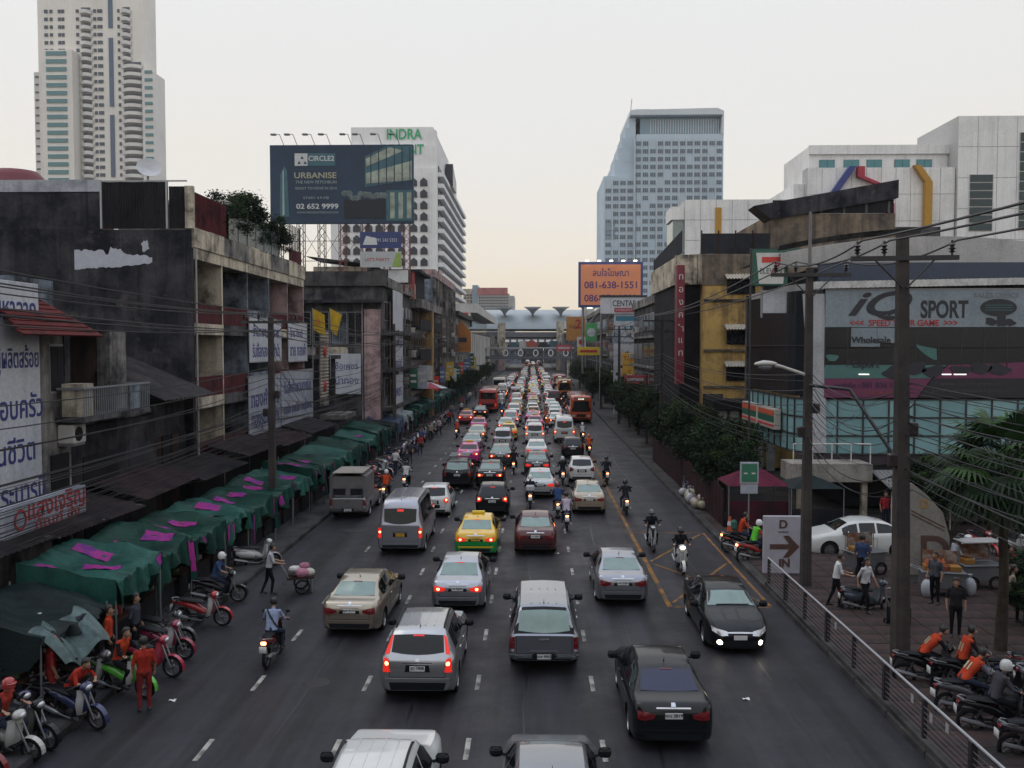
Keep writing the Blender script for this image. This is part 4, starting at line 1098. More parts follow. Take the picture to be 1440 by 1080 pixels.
# upper window with shutters, ground openings
MB().bb(hx - .05, hx + .04, 28.12, 28.95, 6.9, 8.5).build("window_frame", FRAME, hs)
for k in range(2): MB().bb(hx + .03, hx + .07, 28.16 + k * .39, 28.52 + k * .39, 6.98, 8.42).build("shutter", DARKW, hs)
MB().bb(hx + .01, hx + .05, 29.0, 29.35, 7.2, 8.9).build("downpipe_panel", GREYC, hs)
for y0, y1 in ((28.1, 29.2),): MB().bb(hx - .02, hx + .04, y0, y1, .2, 4.9).build("shop_opening_shade", DARKW, hs)  # solid slab, the shade inside the opening put into its colour
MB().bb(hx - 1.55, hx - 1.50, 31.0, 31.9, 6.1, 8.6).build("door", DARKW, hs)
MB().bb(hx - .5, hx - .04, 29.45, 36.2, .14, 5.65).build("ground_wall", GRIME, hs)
MB().bb(hx - .06, hx + .0, 30.2, 32.8, .2, 4.6).build("shop_opening_shade", DARKW, hs)  # again a slab coloured as the shaded interior
RTILE = stain("red_roof_tile", (.10, .018, .018), (.035, .012, .013), .4, 1.2, .2)
for j in range(9):
    z = 9.95 - j * .14; o = .10 + j * .17
    MB().box((hx - .5 + o, 27.0 + .03 * j, z), (.26, 2.6 + .26 * j, .05), M=Matrix.Rotation(radians(32), 3, 'Y')).build("roof_tile_course", RTILE, hs)
MB().bb(hx - 3.0, hx - .5, 27, 29.4, 9.4, 10.6).build("gable", BLUEW, hs)
ac = thing("air_conditioner", "small white air conditioner bracketed under the shuttered window", "air conditioner", (hx + .3, 28.9, 5.2))
MB().rbox((0, 0, .35), (.55, .8, .62), .03).build("casing", mat("ac_white", (.45, .44, .42), .6), ac)
MB().lathe([(.24, .0), (.24, .02), (.02, .03)], 'x', (.28, -.1, .35), 16).build("fan_grille", BLACK, ac); MB().bb(-.3, .25, -.35, .35, -.04, .03).build("bracket", STEEL, ac)
# lean-to
le = thing("lean_to_shed", "dark corrugated lean-to shed against the grimy firewall", "shed")
corrugated(MB(), (hx - 5, 34.3, 8.9), (0, 5.6, -.02), (6.1, 0, -2.6), 26, .04).build("roof", stain("black_zinc", (.06, .055, .058), (.025, .025, .03), .5, .5, .6), le)
MB().bb(hx - 5, hx - .3, 36.25, 39.9, .14, 6.0).build("wall", GRIME, le)
for k, (m_, y) in enumerate(((BROWNW, 36.4), (DARKW, 37.3), (BROWNW, 38.3), (DARKW, 39.1))): MB().bb(hx - .3, hx - .22, y, y + .75, .2, 4.6).build("door_leaf", m_, le)

# --- shop-house row with recessed balconies
bk = thing("balcony_block", "grimy shophouse block with recessed balconies and cream slab edges", "building")
LV = (3.0, 6.05, 9.5, 12.95)
MB().bb(-27, hx - 1.9, 40.3, 60, .14, 13.0).build("rear_wall", GRIME, bk)
fw = MB().bb(-27, hx - .0, 40.0, 40.28, .14, 13.7).build("firewall", GRIME, bk)
bayw = (CREAM, BLUEW, BLUEW, PINKW, PINKW)
for b in range(6):
    y = 40.3 + b * 3.94
    if b: MB().bb(hx - 1.9, hx - .02, y - .09, y + .09, .14, 12.95).build("party_wall", (CREAM, BLUEW, BLUEW, PINKW, PINKW)[b - 1], bk)
for b in range(5):
    y0, y1 = 40.3 + b * 3.94 + .09, 40.3 + (b + 1) * 3.94 - .09
    w = bayw[b]
    for f, z in enumerate(LV):
        MB().bb(hx - 1.85, hx + .05, y0 - .05, y1 + .05, z - .52, z).build("slab_edge", CREAM if b in (0, 3, 4) or f == 3 else GREYC, bk)
        if f < 3:
            MB().bb(hx - .06, hx - .01, y0, y1, z, z + .95).build("balcony_panel", MAROON if b != 2 else BLUEW, bk)
            MB().bb(hx - 1.88, hx - 1.82, y0 + .3, y0 + 1.3, z + .02, z + 2.3).build("door", BROWNW, bk)
            MB().bb(hx - 1.88, hx - 1.82, y0 + 1.5, y1 - .2, z + .9, z + 2.4).build("window", DKGLASS, bk)
            MB().bb(hx - 1.895, hx - 1.86, y0, y1, z, z + 2.9).build("back_panel", w, bk)
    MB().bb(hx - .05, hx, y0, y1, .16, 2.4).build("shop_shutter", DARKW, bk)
for k in range(10): MB().bb(hx - .3, hx + .12, 40.3 + k * 1.97 + .01, 40.3 + (k + 1) * 1.97 - .01, 12.95, 13.85 + random.uniform(-.04, .04)).build("parapet_panel", CREAM if k % 4 < 2 else PLAST, bk)
MB().bb(hx - .2, hx + .09, 39.96, 40.24, .14, 12.9).build("corner_pier", GRIME, bk)
MB().cyl((hx + .14, 40.4, 3), (hx + .14, 40.4, 12.9), .05).build("downpipe", mat("pipe_grey", (.3, .3, .3), .6), bk)
pail = MB().rbox((hx - .4, 42.6, 6.6), (.5, .5, .7), .2).build("yellow_drum", mat("yellow_drum", (.35, .22, .03), .5)); tag(pail, "yellow plastic drum on the lowest cream balcony", "drum")
# splash of white paint on the firewall, with its own ragged outline
random.seed(5); top = []; bot = []
for k in range(33):
    u = k / 32; x = -20.75 + 3.55 * u
    hgt = .42 * (1 - .72 * max(0, (u - .35) / .65)) + (.16 if .38 < u < .62 else 0) - (.28 if .40 < u < .46 else 0) + random.uniform(-.05, .06)
    top.append((x, 12.35 + hgt)); bot.append((x, 12.28 - .32 * (1 - u) ** .5 - random.uniform(0, .07)))
bm_ = MB()
for k in range(32): bm_.prism([bot[k], bot[k + 1], top[k + 1], top[k]], 'y', 39.985, 39.999)
bm_.build("paint_splash", mat("spilt_white_paint", (.42, .44, .50), .8), bk)
MB().prism([(-17.5 + .22 * cos(a) * random.uniform(.6, 1.1), 12.95 + .28 * sin(a) * random.uniform(.6, 1.1)) for a in [k * pi / 8 for k in range(16)]], 'y', 39.985, 39.999).build("paint_splash", MATS["spilt_white_paint"], bk)
# roof level: side wall with pale coping, corrugated screens, trellis, tank
MB().bb(-27, -19.6, 40.05, 40.3, 13.72, 15.4).build("roof_wall", GRIME, bk)
MB().bb(-27, -19.55, 40.0, 40.35, 15.41, 15.95).build("coping", stain("pale_coping", (.40, .42, .46), (.16, .17, .2), .35, .8, .4), bk)
ws = MB(); corrugated(ws, (-19.5, 40.1, 13.75), (2.9, 0, 0), (0, 0, 2.1), 46, .03); ws.build("roof_screen", stain("black_sheet", (.028, .028, .032), (.015, .015, .018), .5, .8, .5), bk)
ws = MB(); corrugated(ws, (-16.45, 40.1, 13.75), (.9, 0, 0), (0, 0, 1.9), 16, .03); ws.build("roof_screen", MATS["black_sheet"], bk)
for x in (-19.55, -16.55): MB().bb(x, x + .09, 40.0, 40.1, 13.75, 15.9).build("screen_post", STEEL, bk)
MB().bb(-15.66, -15.3, 39.96, 40.2, 13.75, 15.65).build("pale_pillar", CREAM, bk)
ws = MB(); corrugated(ws, (-15.5, 40.4, 13.9), (0, 4.5, 0), (0, 0, 1.6), 50, .03); ws.build("roof_screen", MAROON, bk)
MB().bb(-19.5, -15.6, 40.05, 40.12, 15.86, 15.92).build("screen_rail", STEEL, bk)
GLF = mat("green_tint_glass", (.10, .15, .15), .12, 0, .5, alpha=.55)
for k in range(6):
    y = 45.3 + k * 1.5
    MB().bb(hx - .03, hx + .0, y, y + 1.42, 13.9, 15.3).build("glass_screen", GLF, bk); MB().bb(hx - .06, hx + .03, y + 1.43, y + 1.49, 13.86, 15.5).build("screen_post", FRAME, bk)
corrugated(MB(), (-20, 47, 16.2), (0, 8, 0), (4.3, 0, -.5), 40, .03).build("garden_roof", CORR, bk)
tank = thing("water_tank", "dark red cylindrical water tank on the roof by the pale coping", "tank", (-25.1, 43, 13.0))
MB().lathe([(.001, 3.95), (1.0, 3.9), (1.25, 3.6), (1.25, 0), (.001, 0)], 'z', n=20).build("shell", mat("tank_red", (.16, .03, .045), .5), tank, 40); MB().lathe([(1.28, 1.2), (1.31, 1.25), (1.28, 1.3)], 'z', n=20).build("band", STEEL, tank)
rh = thing("roof_hut", "grey roof hut with rusty side beside the red water tank", "hut", (-22.9, 44, 13.0))
MB().bb(-1.3, .9, -.8, 1.0, 0, 3.1).build("wall", stain("hut_grey", (.33, .36, .40), (.18, .19, .22), .4, .8, .5), rh); MB().bb(.91, 1.6, -.8, 1.0, 0, 3.05).build("rusty_panel", stain("rust", (.16, .06, .05), (.28, .24, .24), .5, 1.4, .5), rh); MB().bb(-1.4, 1.65, -.9, 1.1, 3.11, 3.2).build("roof", CORR, rh)
dish = thing("satellite_dish", "white satellite dish on a mast above the black roof screen", "satellite dish", (-18.2, 42, 13.0))
MB().cyl((0, 0, 0), (0, 0, 3.5), .06).build("mast", STEEL, dish)
d_ = MB().lathe([(.001, 0), (.3, .05), (.55, .17), (.56, .19), (.3, .08), (.001, .03)], 'z', n=18).build("bowl", mat("dish_white", (.45, .46, .48), .5), dish, 60); d_.location = (.1, -.1, 3.75); d_.rotation_euler = (radians(50), radians(35), 0)
white_shed = thing("roof_shed", "low white roof shed with a pale gutter behind the black screens", "shed", (-18.6, 47, 13.0))
MB().bb(-3.4, 2.2, 0, 5, 0, 2.9).build("wall", PLAST, white_shed); MB().bb(-3.6, 2.5, -.3, 5.2, 2.91, 3.12).build("roof", stain("pale_sheet", (.45, .42, .40), (.2, .19, .19), .4, .6, .3), white_shed)

# --- signs on the near fronts
sign_board("shop_banner", "tall white banner with five lines of blue lettering on the old house", hx + .12, 22.0, 27.35, 3.6, 10.35, VINYL,
   [("ขอพรชอบมหาลาภ", .5, .87, .95, BLUEINK, 5.0), ("ขายส่งราคาถูก ผู้ผลิตสร้อย", .5, .655, .8, BLUEINK, 5.2), ("แหวนครอบครัว", .55, .45, .95, BLUEINK, 5.0), ("ทองหมั้นชีวิต", .5, .26, .95, BLUEINK, 4.6), ("อาภรพระบารมี", .6, .07, .95, BLUEINK, 4.6)], "banner")
sign_board("shop_sign", "white box sign with red lettering above the shop awnings", -13.6, 22.2, 26.35, 3.45, 4.25, VINYLG, [("แสงเจริญ", .62, .64, .72, REDINK, 3.0), ("ภัณฑ์ ส่ง", .62, .2, .36, REDINK, 2.4)], "sign", thick=.25)
MB().lathe([(.28, 0), (.28, .01), (.22, .012), (.22, 0)], 'x', (-13.46, 22.9, 3.85), 20).build("emblem_ring", REDINK, bpy.data.objects["shop_sign"]).matrix_parent_inverse = Matrix.Translation((13.6, -24.275, -3.45))
sg_lines = lambda a, b: [(a, .5, .72, .8, BLUEINK, 4.9), (b, .5, .27, .95, BLUEINK, 5.2)]
sign_board("vinyl_sign", "white vinyl sign with two rows of blue script hung across the blue balconies", hx + .14, 47.9, 54.0, 7.6, 10.0, VINYL, sg_lines("ร้านทองเยาวราช", "รับซื้อทองเก่า จำนำ"), "sign", frame=FRAME)
sign_board("vinyl_sign", "smaller white vinyl sign with blue script over the pink balconies", hx + .14, 55.6, 60.2, 7.5, 9.95, VINYL, [("โทร ยินดี", .4, .75, .7, BLUEINK, 3.0), ("ขาย ทองคำ", .5, .3, 1.0, BLUEINK, 4.0)], "sign", frame=FRAME)
sign_board("vinyl_sign", "wide grey vinyl sign with blue script, first half below the balconies", hx + .16, 47.6, 53.6, 3.6, 6.75, VINYLG, [("ทองคำขาว", .5, .62, 1.2, BLUEINK, 5.2), ("ทองรูปพรรณ", .5, .22, 1.1, BLUEINK, 5.2)], "sign", frame=FRAME)
sign_board("vinyl_sign", "wide grey vinyl sign with slanted blue script, second half below the balconies", hx + .16, 53.8, 61.6, 3.6, 6.85, VINYLG, [("รับสั่งทำแหวนทุกชนิด", .5, .68, 1.0, BLUEINK, 6.6), ("ขายส่ง ขายปลีก ราคาโรงงาน", .5, .3, .8, BLUEINK, 6.8)], "sign", frame=FRAME)

# --- awnings over the pavement
for i, (y0, y1, z) in enumerate(((18.5, 24.4, 3.3), (24.5, 30.2, 3.15), (30.3, 35.6, 3.25), (35.7, 41.3, 3.1), (41.4, 47.3, 3.4), (47.4, 53.5, 3.2), (53.6, 60, 3.3))):
    a = thing("awning", "%s sagging dark corrugated awning counted from the red-lettered box sign" % nth(i + 1), "awning", (0, 0, 0), 0, "corrugated awnings behind the stalls")
    corrugated(MB(), (hx + .05, y0, z + .35), (0, y1 - y0, random.uniform(-.1, .1)), (2.1, 0, -.5), 44, .025).build("sheet", stain("awning_zinc%d" % (i % 3), (.042 + .01 * (i % 3), .039, .041), (.013, .013, .016), .55, .9, .6), a)
    for y in (y0 + .2, (y0 + y1) / 2, y1 - .2): MB().cyl((hx + .02, y, z - .5), (hx + 2.1, y, z - .15), .025).build("strut", STEEL, a)

# --- second block, set forward, with a side wall of windows facing south
def mini_window(t, x0, x1, y, z0, z1, m=None, panes=2, fr=FRAME):
    """window in a wall that faces south (-Y)"""
    w = MB().bb(x0, x1, y - .05, y + .02, z0, z1).build("window", fr, t)
    for k in range(panes):
        a = x0 + .05 + (x1 - x0 - .05) * k / panes; b = x0 + (x1 - x0 - .05) * (k + 1) / panes
        MB().bb(a, b, y - .08, y - .052, z0 + .06, z1 - .06).build("pane", m or DKGLASS, w)
def side_window(t, x, s, y0, y1, z0, z1, m=None, panes=2, fr=FRAME):
    """window in a street front; s=+1 faces east"""
    w = MB().bb(*sorted((x - s * .02, x + s * .05)), y0, y1, z0, z1).build("window", fr, t)
    for k in range(panes):
        a = y0 + .05 + (y1 - y0 - .05) * k / panes; b = y0 + (y1 - y0 - .05) * (k + 1) / panes
        MB().bb(*sorted((x + s * .052, x + s * .08)), a, b, z0 + .06, z1 - .06).build("pane", m or DKGLASS, w)
c2 = thing("corner_shophouse", "stained corner shophouse with a wall of small windows and a tiled parapet", "building")
MB().bb(-24, -12.4, 73, 90, .14, 13.4).build("wall", GREYC, c2)
MB().bb(-24.2, -12.1, 72.7, 74, 13.41, 14.6).build("parapet", stain("parapet_grime", (.10, .095, .095), (.03, .03, .035), .5, .5, .6), c2)
MB().bb(-12.9, -12.05, 74.01, 90, 13.41, 14.2).build("parapet", PLAST, c2)
MB().bb(-24, -12.2, 72.0, 72.98, 12.0, 12.25).build("eave", GRIME, c2)
for k, x in enumerate((-18.9, -17.4, -15.9, -14.6)): mini_window(c2, x - .62, x + .62, 73, 8.6, 11.3, BLUEW if k == 2 else None, 2)
MB().bb(-19.6, -17.9, 72.9, 72.99, 6.4, 8.4).build("render_panel", PLAST, c2); MB().bb(-17.85, -16.9, 72.88, 72.985, 6.3, 8.4).build("door_panel", BROWNW, c2); MB().bb(-16.85, -15.2, 72.9, 72.99, 6.5, 8.4).build("render_panel", CREAM, c2)
MB().bb(-18.2, -16.5, 72.7, 72.98, .2, 6.2).build("render_panel", BLUEW, c2)
MB().cyl((-14.0, 72.9, 2), (-14.0, 72.9, 12), .06).build("downpipe", MATS["pipe_grey"], c2)
MB().bb(-13.8, -12.5, 72.6, 72.98, .2, 11.5).build("corner_panel", PINKW, c2)
for f in range(3):
    z = 3.4 + 3.2 * f
    MB().bb(-12.4, -11.6, 73.2, 90, z - .3, z).build("ledge", GREYC, c2)
    for k in range(4): side_window(c2, -12.4, 1, 74 + 4.1 * k, 76.8 + 4.1 * k, z + .8, z + 2.4)
sign_board("vinyl_sign", "white vinyl sign with blue script on the side wall of the corner shophouse", 0, 0, 1, 0, 1, VINYL, [], "sign")
so_ = bpy.data.objects["vinyl_sign.004"] if "vinyl_sign.004" in bpy.data.objects else None
if so_:
    for ch in list(so_.children): bpy.data.objects.remove(ch)
    so_.location = (-15.55, 72.4, 4.6)
    MB().rbox((0, 0, 1.6), (3.0, .06, 3.3), .01).build("panel", VINYL, so_)
    lettering("รับซื้อเพชร", so_, (0, -.036, 2.3), BLUEINK, .7, 0, width=2.6); lettering("จำนำทอง", so_, (0, -.036, 1.1), BLUEINK, .8, 0, width=2.6)
sign_board("banner", "tall white hanging banner with yellow crest and blue script on the corner shophouse", -11.95, 76, 81.5, 2.2, 13.3, VINYL, [("ทองคำแท้", .5, .6, 1.1, BLUEINK, 4.2), ("สุขสวัสดิ์", .5, .42, 1.0, BLUEINK, 4.2), ("เพชร", .5, .2, 1.3, BLUEINK, 3.6)], "banner")
# shop house with black balconies and white brackets
c3 = thing("bracket_balcony_house", "dark shophouse with black balconies on white brackets and an ochre pier", "building")
MB().bb(-24, -12.6, 90.2, 112, .14, 12.4).build("wall", GRIME, c3)
WB = mat("white_bracket", (.55, .54, .52), .7)
for f in range(3):
    z = 4.2 + 3.1 * f
    MB().bb(-12.6, -11.4, 90.4, 111.8, z - .2, z).build("balcony_slab", DARKW, c3); MB().bb(-11.5, -11.42, 90.4, 111.8, z, z + .9).build("balcony_front", DARKW, c3)
    for k in range(12):
        if abs(90.9 + k * 1.85 - 100.6) > .9: MB().prism([(-12.55, z - .22), (-11.5, z - .22), (-12.55, z - .95)], 'y', 90.9 + k * 1.85, 91.35 + k * 1.85).build("bracket", WB, c3)
    for k in range(5): side_window(c3, -12.6, 1, 91.2 + 4.2 * k, 93.8 + 4.2 * k, z + .3, z + 2.2, None, 2)
MB().bb(-12.6, -11.3, 100, 101.6, .14, 12.6).build("ochre_pier", stain("ochre", (.34, .22, .10), (.12, .08, .06), .4, .5, .5), c3)
MB().bb(-13, -11.3, 90.3, 112, 12.41, 13.3).build("parapet", PLAST, c3)
c4 = thing("terrace_house", "tall blue-grey terrace of shophouses with pale mullioned fronts", "building")
MB().bb(-25, -12.6, 112.2, 142, .14, 17.2).build("wall", BLUEW, c4); MB().bb(-25, -12.3, 112.1, 142, 17.21, 18.2).build("parapet", PINKW, c4)
for f in range(5):
    for k in range(7): side_window(c4, -12.6, 1, 113 + 4.1 * k, 116.2 + 4.1 * k, 3.9 + f * 2.7, 5.9 + f * 2.7, None, 2)
for k in range(8): MB().bb(-12.6, -12.25, 112.3 + 4.1 * k, 112.6 + 4.1 * k, .2, 17.1).build("mullion_pier", PLAST, c4)
for k in range(3): mini_window(c4, -22 + 3 * k, -20.4 + 3 * k, 112.2, 13.8, 15.6)
c5 = thing("narrow_shophouse", "narrow pale shophouse hung with signs before the white mall", "building")
MB().bb(-24, -12.5, 142.3, 176, .14, 13.5).build("wall", PLAST, c5)
for f in range(3):
    for k in range(6): side_window(c5, -12.5, 1, 143.5 + 5.4 * k, 147.4 + 5.4 * k, 4 + f * 3.1, 6 + f * 3.1)
MB().bb(-13, -11.8, 142.2, 176, 13.51, 14.2).build("parapet", GREYC, c5)
# roof clutter: shacks, lattice, plants stand on these blocks
rs = thing("roof_shack", "rooftop shack with a sloping black sheet roof under the big billboard", "shack", (-17, 84, 13.4))
MB().bb(-3.5, 1.5, -1, 4, 0, 2.5).build("wall", CREAM, rs); corrugated(MB(), (-4, -1.6, 3.4), (0, 6, 0), (6.3, 0, -.8), 40, .03).build("roof", CORR, rs)
rs2 = thing("roof_shack", "long rooftop shack with red posts behind the tiled parapet", "shack", (-14.5, 98, 12.4))
MB().bb(-6, 1.5, 0, 9, 0, 4.2).build("wall", DARKW, rs2); MB().bb(-6.3, 2.2, -.4, 9.4, 4.21, 4.5).build("roof", GRIME, rs2)
MB().bb(-2.2, 1.6, -.15, -.01, .9, 2.9).build("render_panel", CREAM, rs2)
for k in range(4): MB().bb(-6 + 2.4 * k, -5.7 + 2.4 * k, -.3, -.02, 0, 4.2).build("red_post", mat("red_lead", (.28, .04, .045), .6), rs2)
gl = thing("garden_lattice", "pale rooftop lattice fence with maroon panels at the end of the balcony block", "fence", (hx - .1, 57, 13.9))
MB().bb(-.05, .05, 0, 2.7, .0, .8).build("panel", MAROON, gl)
for k in range(8): MB().bb(-.03, .03, k * .37, k * .37 + .06, .8, 2.4).build("slat", PLAST, gl)
# monks' flags
for k, (x_, y, col_) in enumerate(((-15.15, 61.0, "bright yellow flag with orange emblem"), (-13.95, 61.0, "plain yellow pennant"))):
    f = thing("flag", col_ + " on a thin pole beside the pink balconies", "flag", (x_, y, 6.2))
    MB().cyl((0, 0, 0), (0, 0, 4.9), .025).build("pole", FRAME, f)
    YF = mat("flag_yellow", (.55, .36, .02), .8)
    MB().grid(lambda u, v: (.02 + .85 * u * (1 - .5 * v * (k == 1)), .12 * sin(5 * u + 2 * v), 4.85 - 1.45 * v - .45 * u), 8, 8).grid(lambda u, v: (.02 + .85 * u * (1 - .5 * v * (k == 1)), .12 * sin(5 * u + 2 * v) + .012, 4.85 - 1.45 * v - .45 * u), 8, 8).build("cloth", YF, f, 80)
    if k == 0: MB().prism([(.42 + .16 * cos(a), 3.95 + .22 * sin(a)) for a in [j * pi / 6 for j in range(12)]], 'y', -.15, -.13).build("emblem", mat("flag_orange", (.6, .22, .03), .8), f)
lb_ = sign_board("lattice_sign", "cream louvred panel with two red rosettes beside the balcony block", -14.9, 61.8, 64.4, 4.2, 9.6, PLAST, [], "sign")
for k in range(22): MB().bb(.035, .07, -1.25, 1.25, .2 + k * .235, .3 + k * .235).build("louvre", CREAM, lb_)
for z in (1.4, 3.9): MB().lathe([(.001, .12), (.3, .1), (.42, .02), (.4, 0)], 'x', (.05, 0, z), 14).build("rosette", REDINK, lb_)
lf = thing("soi_wall", "low grimy wall closing the alley between the two blocks", "wall"); MB().bb(-24, -14.8, 66, 66.4, .14, 7.5).build("wall", GRIME, lf); MB().bb(-24, -14.5, 65.6, 66.9, 7.51, 7.8).build("coping", GREYC, lf)
MB().bb(-15, -13.2, 62.2, 66, 3.3, 3.6).build("canopy", PLAST, lf)

# --- white mall with overhanging roof, far down the street
ml = thing("white_mall", "long low white mall with an overhanging roof slab far along the street", "building")
WHT = stain("white_panel", (.52, .51, .49), (.33, .33, .33), .35, .3, .3)
MB().bb(-30, -12.6, 178, 262, .14, 11.2).build("wall", WHT, ml); MB().bb(-31, -11.0, 176, 262, 15.2, 17.0).build("roof_slab", WHT, ml); MB().bb(-30, -13.5, 178.5, 262, 11.21, 15.1).build("glazed_storey", DKGLASS, ml)
for k in range(14): MB().bb(-12.59, -12.4, 179 + 6 * k, 179.3 + 6 * k, .3, 11.1).build("fin", WHT, ml)
MB().bb(-30, -12.7, 177.5, 177.95, 8, 15.1).build("end_panel", WHT, ml)
def seven_sign(name, label, loc, w, h, rz, green_frame=True):
    t = thing(name, label, "sign", loc, rz)
    MB().rbox((0, 0, h / 2), (w, .35, h), .03).build("cabinet", mat("sign_green", (.015, .09, .06), .5), t)
    MB().prism([(-w * .42, h * .94), (w * .42, h * .94), (w * .36, h * .05), (-w * .33, h * .05)], 'y', -.19, -.177).build("face", mat("sign_face", (.55, .55, .53), .5), t)
    MB().prism([(-w * .26, h * .82), (w * .28, h * .82), (w * .28, h * .68), (w * .12, h * .35), (w * .02, h * .35), (w * .12, h * .66), (-w * .26, h * .66)], 'y', -.205, -.19).build("numeral", mat("sign_red", (.55, .04, .03), .5), t)
    lettering("ELEVEN", t, (0, -.2, h * .42), mat("sign_green", (), .5), h * .22, 0, width=w * .62)
    return t
seven_sign("store_sign", "small square store sign high on the white mall end", (-13.6, 176.3, 12.4), 3.2, 3.4, 0)
hsg = thing("house_sign", "orange house-shaped hanging sign above the far shop row", "sign", (-11.9, 150, 7.6))
MB().prism([(-1.5, 0), (1.5, 0), (1.5, 3.2), (0, 5.2), (-1.5, 3.2)], 'y', -.15, .15).build("panel", mat("house_orange", (.42, .15, .03), .6), hsg); MB().bb(-.8, .8, -.2, -.16, 1.6, 2.4).build("lettering_bar", INK, hsg); MB().bb(-1.9, -1.5, -.1, .1, 1, 1.3).build("bracket", STEEL, hsg)
random.seed(21)
for k in range(16):   # projecting signs along the row
    y = 84 + 6.2 * k; w = random.uniform(.7, 1.3); h_ = random.uniform(.7, 2.4); z = random.uniform(3.2, 5.2)
    c = random.choice(((.5, .5, .5, "white"), (.45, .05, .05, "red"), (.5, .32, .03, "yellow"), (.05, .25, .12, "green"), (.35, .37, .42, "grey"), (.12, .14, .3, "blue"))); shp = "tall" if h_ > 1.6 else ("square" if h_ > 1.0 else "flat")
    t = thing("projecting_sign", "%s %s projecting shop sign over the crowded western pavement" % (shp, c[3]), "sign", (-11.3, y, z), 0, "%s %s projecting signs" % (shp, c[3]))
    MB().rbox((0, 0, h_ / 2), (w, .12, h_), .02).build("panel", mat("sign_%s" % c[3], c[:3], .6, var=.25), t); MB().bb(-w / 2 - .8, -w / 2 - .01, -.03, .03, h_ * .7, h_ * .7 + .06).build("bracket", STEEL, t)
    for j in range(2): MB().bb(-w * .35, w * .35, -.08, -.065, h_ * (.3 + .3 * j), h_ * (.42 + .3 * j)).build("lettering_bar", mat("sign_ink_%d" % j, ((.5, .5, .48), (.05, .05, .1))[c[3] in ("white", "grey", "yellow")], .6), t)
# ------------------------------------------------------------------ buildings east of the street
TEAL = mat("teal_glass", (.17, .31, .33), .22, 0, .5, ior=1.45, var=.10, scale=.8)
TEALF = mat("teal_glass_paler", (.22, .38, .40), .25, 0, .5, ior=1.45, var=.12, scale=.9)  # paler tint of the teal panes, mixed in at random
MULL = mat("dark_mullion", (.022, .022, .026), .5)
DGLASS = mat("dark_facade_glass", (.012, .014, .018), .22, 0, .5, ior=1.4)
PALEW = stain("pale_cladding", (.80, .80, .79), (.66, .66, .66), .35, .25, .35)
WEST = radians(-90)
iq = thing("sports_shop", "glass-fronted sports shop with teal panes below a wide printed banner", "building")
FY = 44.0
MB().bb(15.2, 34, FY + .6, 54.2, 5.9, 12.3).build("wall", DARKW, iq)
MB().bb(17.5, 34, FY + 2.4, 54.2, .14, 5.88).build("shop_wall", DARKW, iq)
MB().bb(20.5, 27.5, FY + 2.2, FY + 2.38, .2, 2.5).build("white_panel", stain("white_shop_wall", (.50, .50, .48), (.3, .3, .3), .35, .6, .4), iq)
MB().bb(14.6, 34, FY, FY + 1.0, 2.62, 3.1).build("beam", stain("brown_beam", (.06, .052, .055), (.03, .027, .03), .4, .6, .3), iq)
MB().bb(14.6, 34, FY + .2, FY + 1.4, 2.3, 2.6).build("canopy_edge", MULL, iq)
# teal panes, each its own piece; curve round the corner on the street side
random.seed(9)
def pane_at(c, nrm, w, z0, z1, m):
    a = atan2(nrm[1], nrm[0]) + pi / 2
    o = MB().rbox((0, 0, (z0 + z1) / 2), (w, .03, z1 - z0), .006).build("glass_pane", m, iq); o.location = (c[0], c[1], 0); o.rotation_euler = (0, 0, a)
def bar_at(c, nrm, w, z0, z1, d=.08):
    a = atan2(nrm[1], nrm[0]) + pi / 2
    o = MB().box((0, 0, (z0 + z1) / 2), (w, d, z1 - z0)).build("mullion", MULL, iq); o.location = (c[0], c[1], 0); o.rotation_euler = (0, 0, a)
path = []
cx, cy, r = 16.3, FY + 1.9, 1.9
for k in range(11): path.append(((cx + 1.25 * (10 - k), FY), (0, -1)))
for k in range(1, 5): a = radians(270 - 22.5 * k); path.append(((cx + r * cos(a), cy + r * sin(a)), (cos(a), sin(a))))
for k in range(1, 8): path.append(((cx - r, cy + 1.2 * k), (-1, 0)))
for (p, n1), (q, n2) in zip(path, path[1:]):
    c = ((p[0] + q[0]) / 2, (p[1] + q[1]) / 2); w = sqrt((p[0] - q[0]) ** 2 + (p[1] - q[1]) ** 2)
    n = (-(q[1] - p[1]) / w, (q[0] - p[0]) / w); n = (n[0], n[1]) if n[0] * (n1[0] + n2[0]) + n[1] * (n1[1] + n2[1]) > 0 else (-n[0], -n[1])
    for j in range(3): pane_at((c[0] - n[0] * .03, c[1] - n[1] * .03), n, w - .06, 3.16 + .9 * j, 4.0 + .9 * j, random.choice((TEAL, TEAL, TEALF)))
    bar_at(p, n, .07, 3.1, 5.88)
    for j in range(4): bar_at(c, n, w, 3.1 + .9 * j - .01, 3.16 + .9 * j - .01, .07)
    if n[1] > -.95:     # dark glazed sweep round the corner
        pane_at((c[0] - n[0] * .03, c[1] - n[1] * .03), n, w - .02, 5.95, 11.2, DGLASS); pane_at((c[0] - n[0] * .02, c[1] - n[1] * .02), n, w + .05, 11.22, 11.55, mat("eave_pale", (.30, .30, .31), .6))
        bar_at((c[0] + n[0] * .03, c[1] + n[1] * .03), n, w, 8.45, 8.5)
MB().prism([(14.55, 11.0), (15.55, 11.0), (15.75, 3.2), (15.15, 3.2)], 'y', FY - .1, FY + .15).build("tapered_column", stain("column_white", (.40, .41, .43), (.25, .25, .27), .35, .5, .4), iq)
MB().bb(15.7, 16.3, FY - .06, FY + .1, 6.1, 7.6).build("column_bracket", MATS["column_white"], iq)
MB().bb(14.3, 14.7, 54.35, 54.75, .14, 11.5).build("end_pier", GREYC, iq)
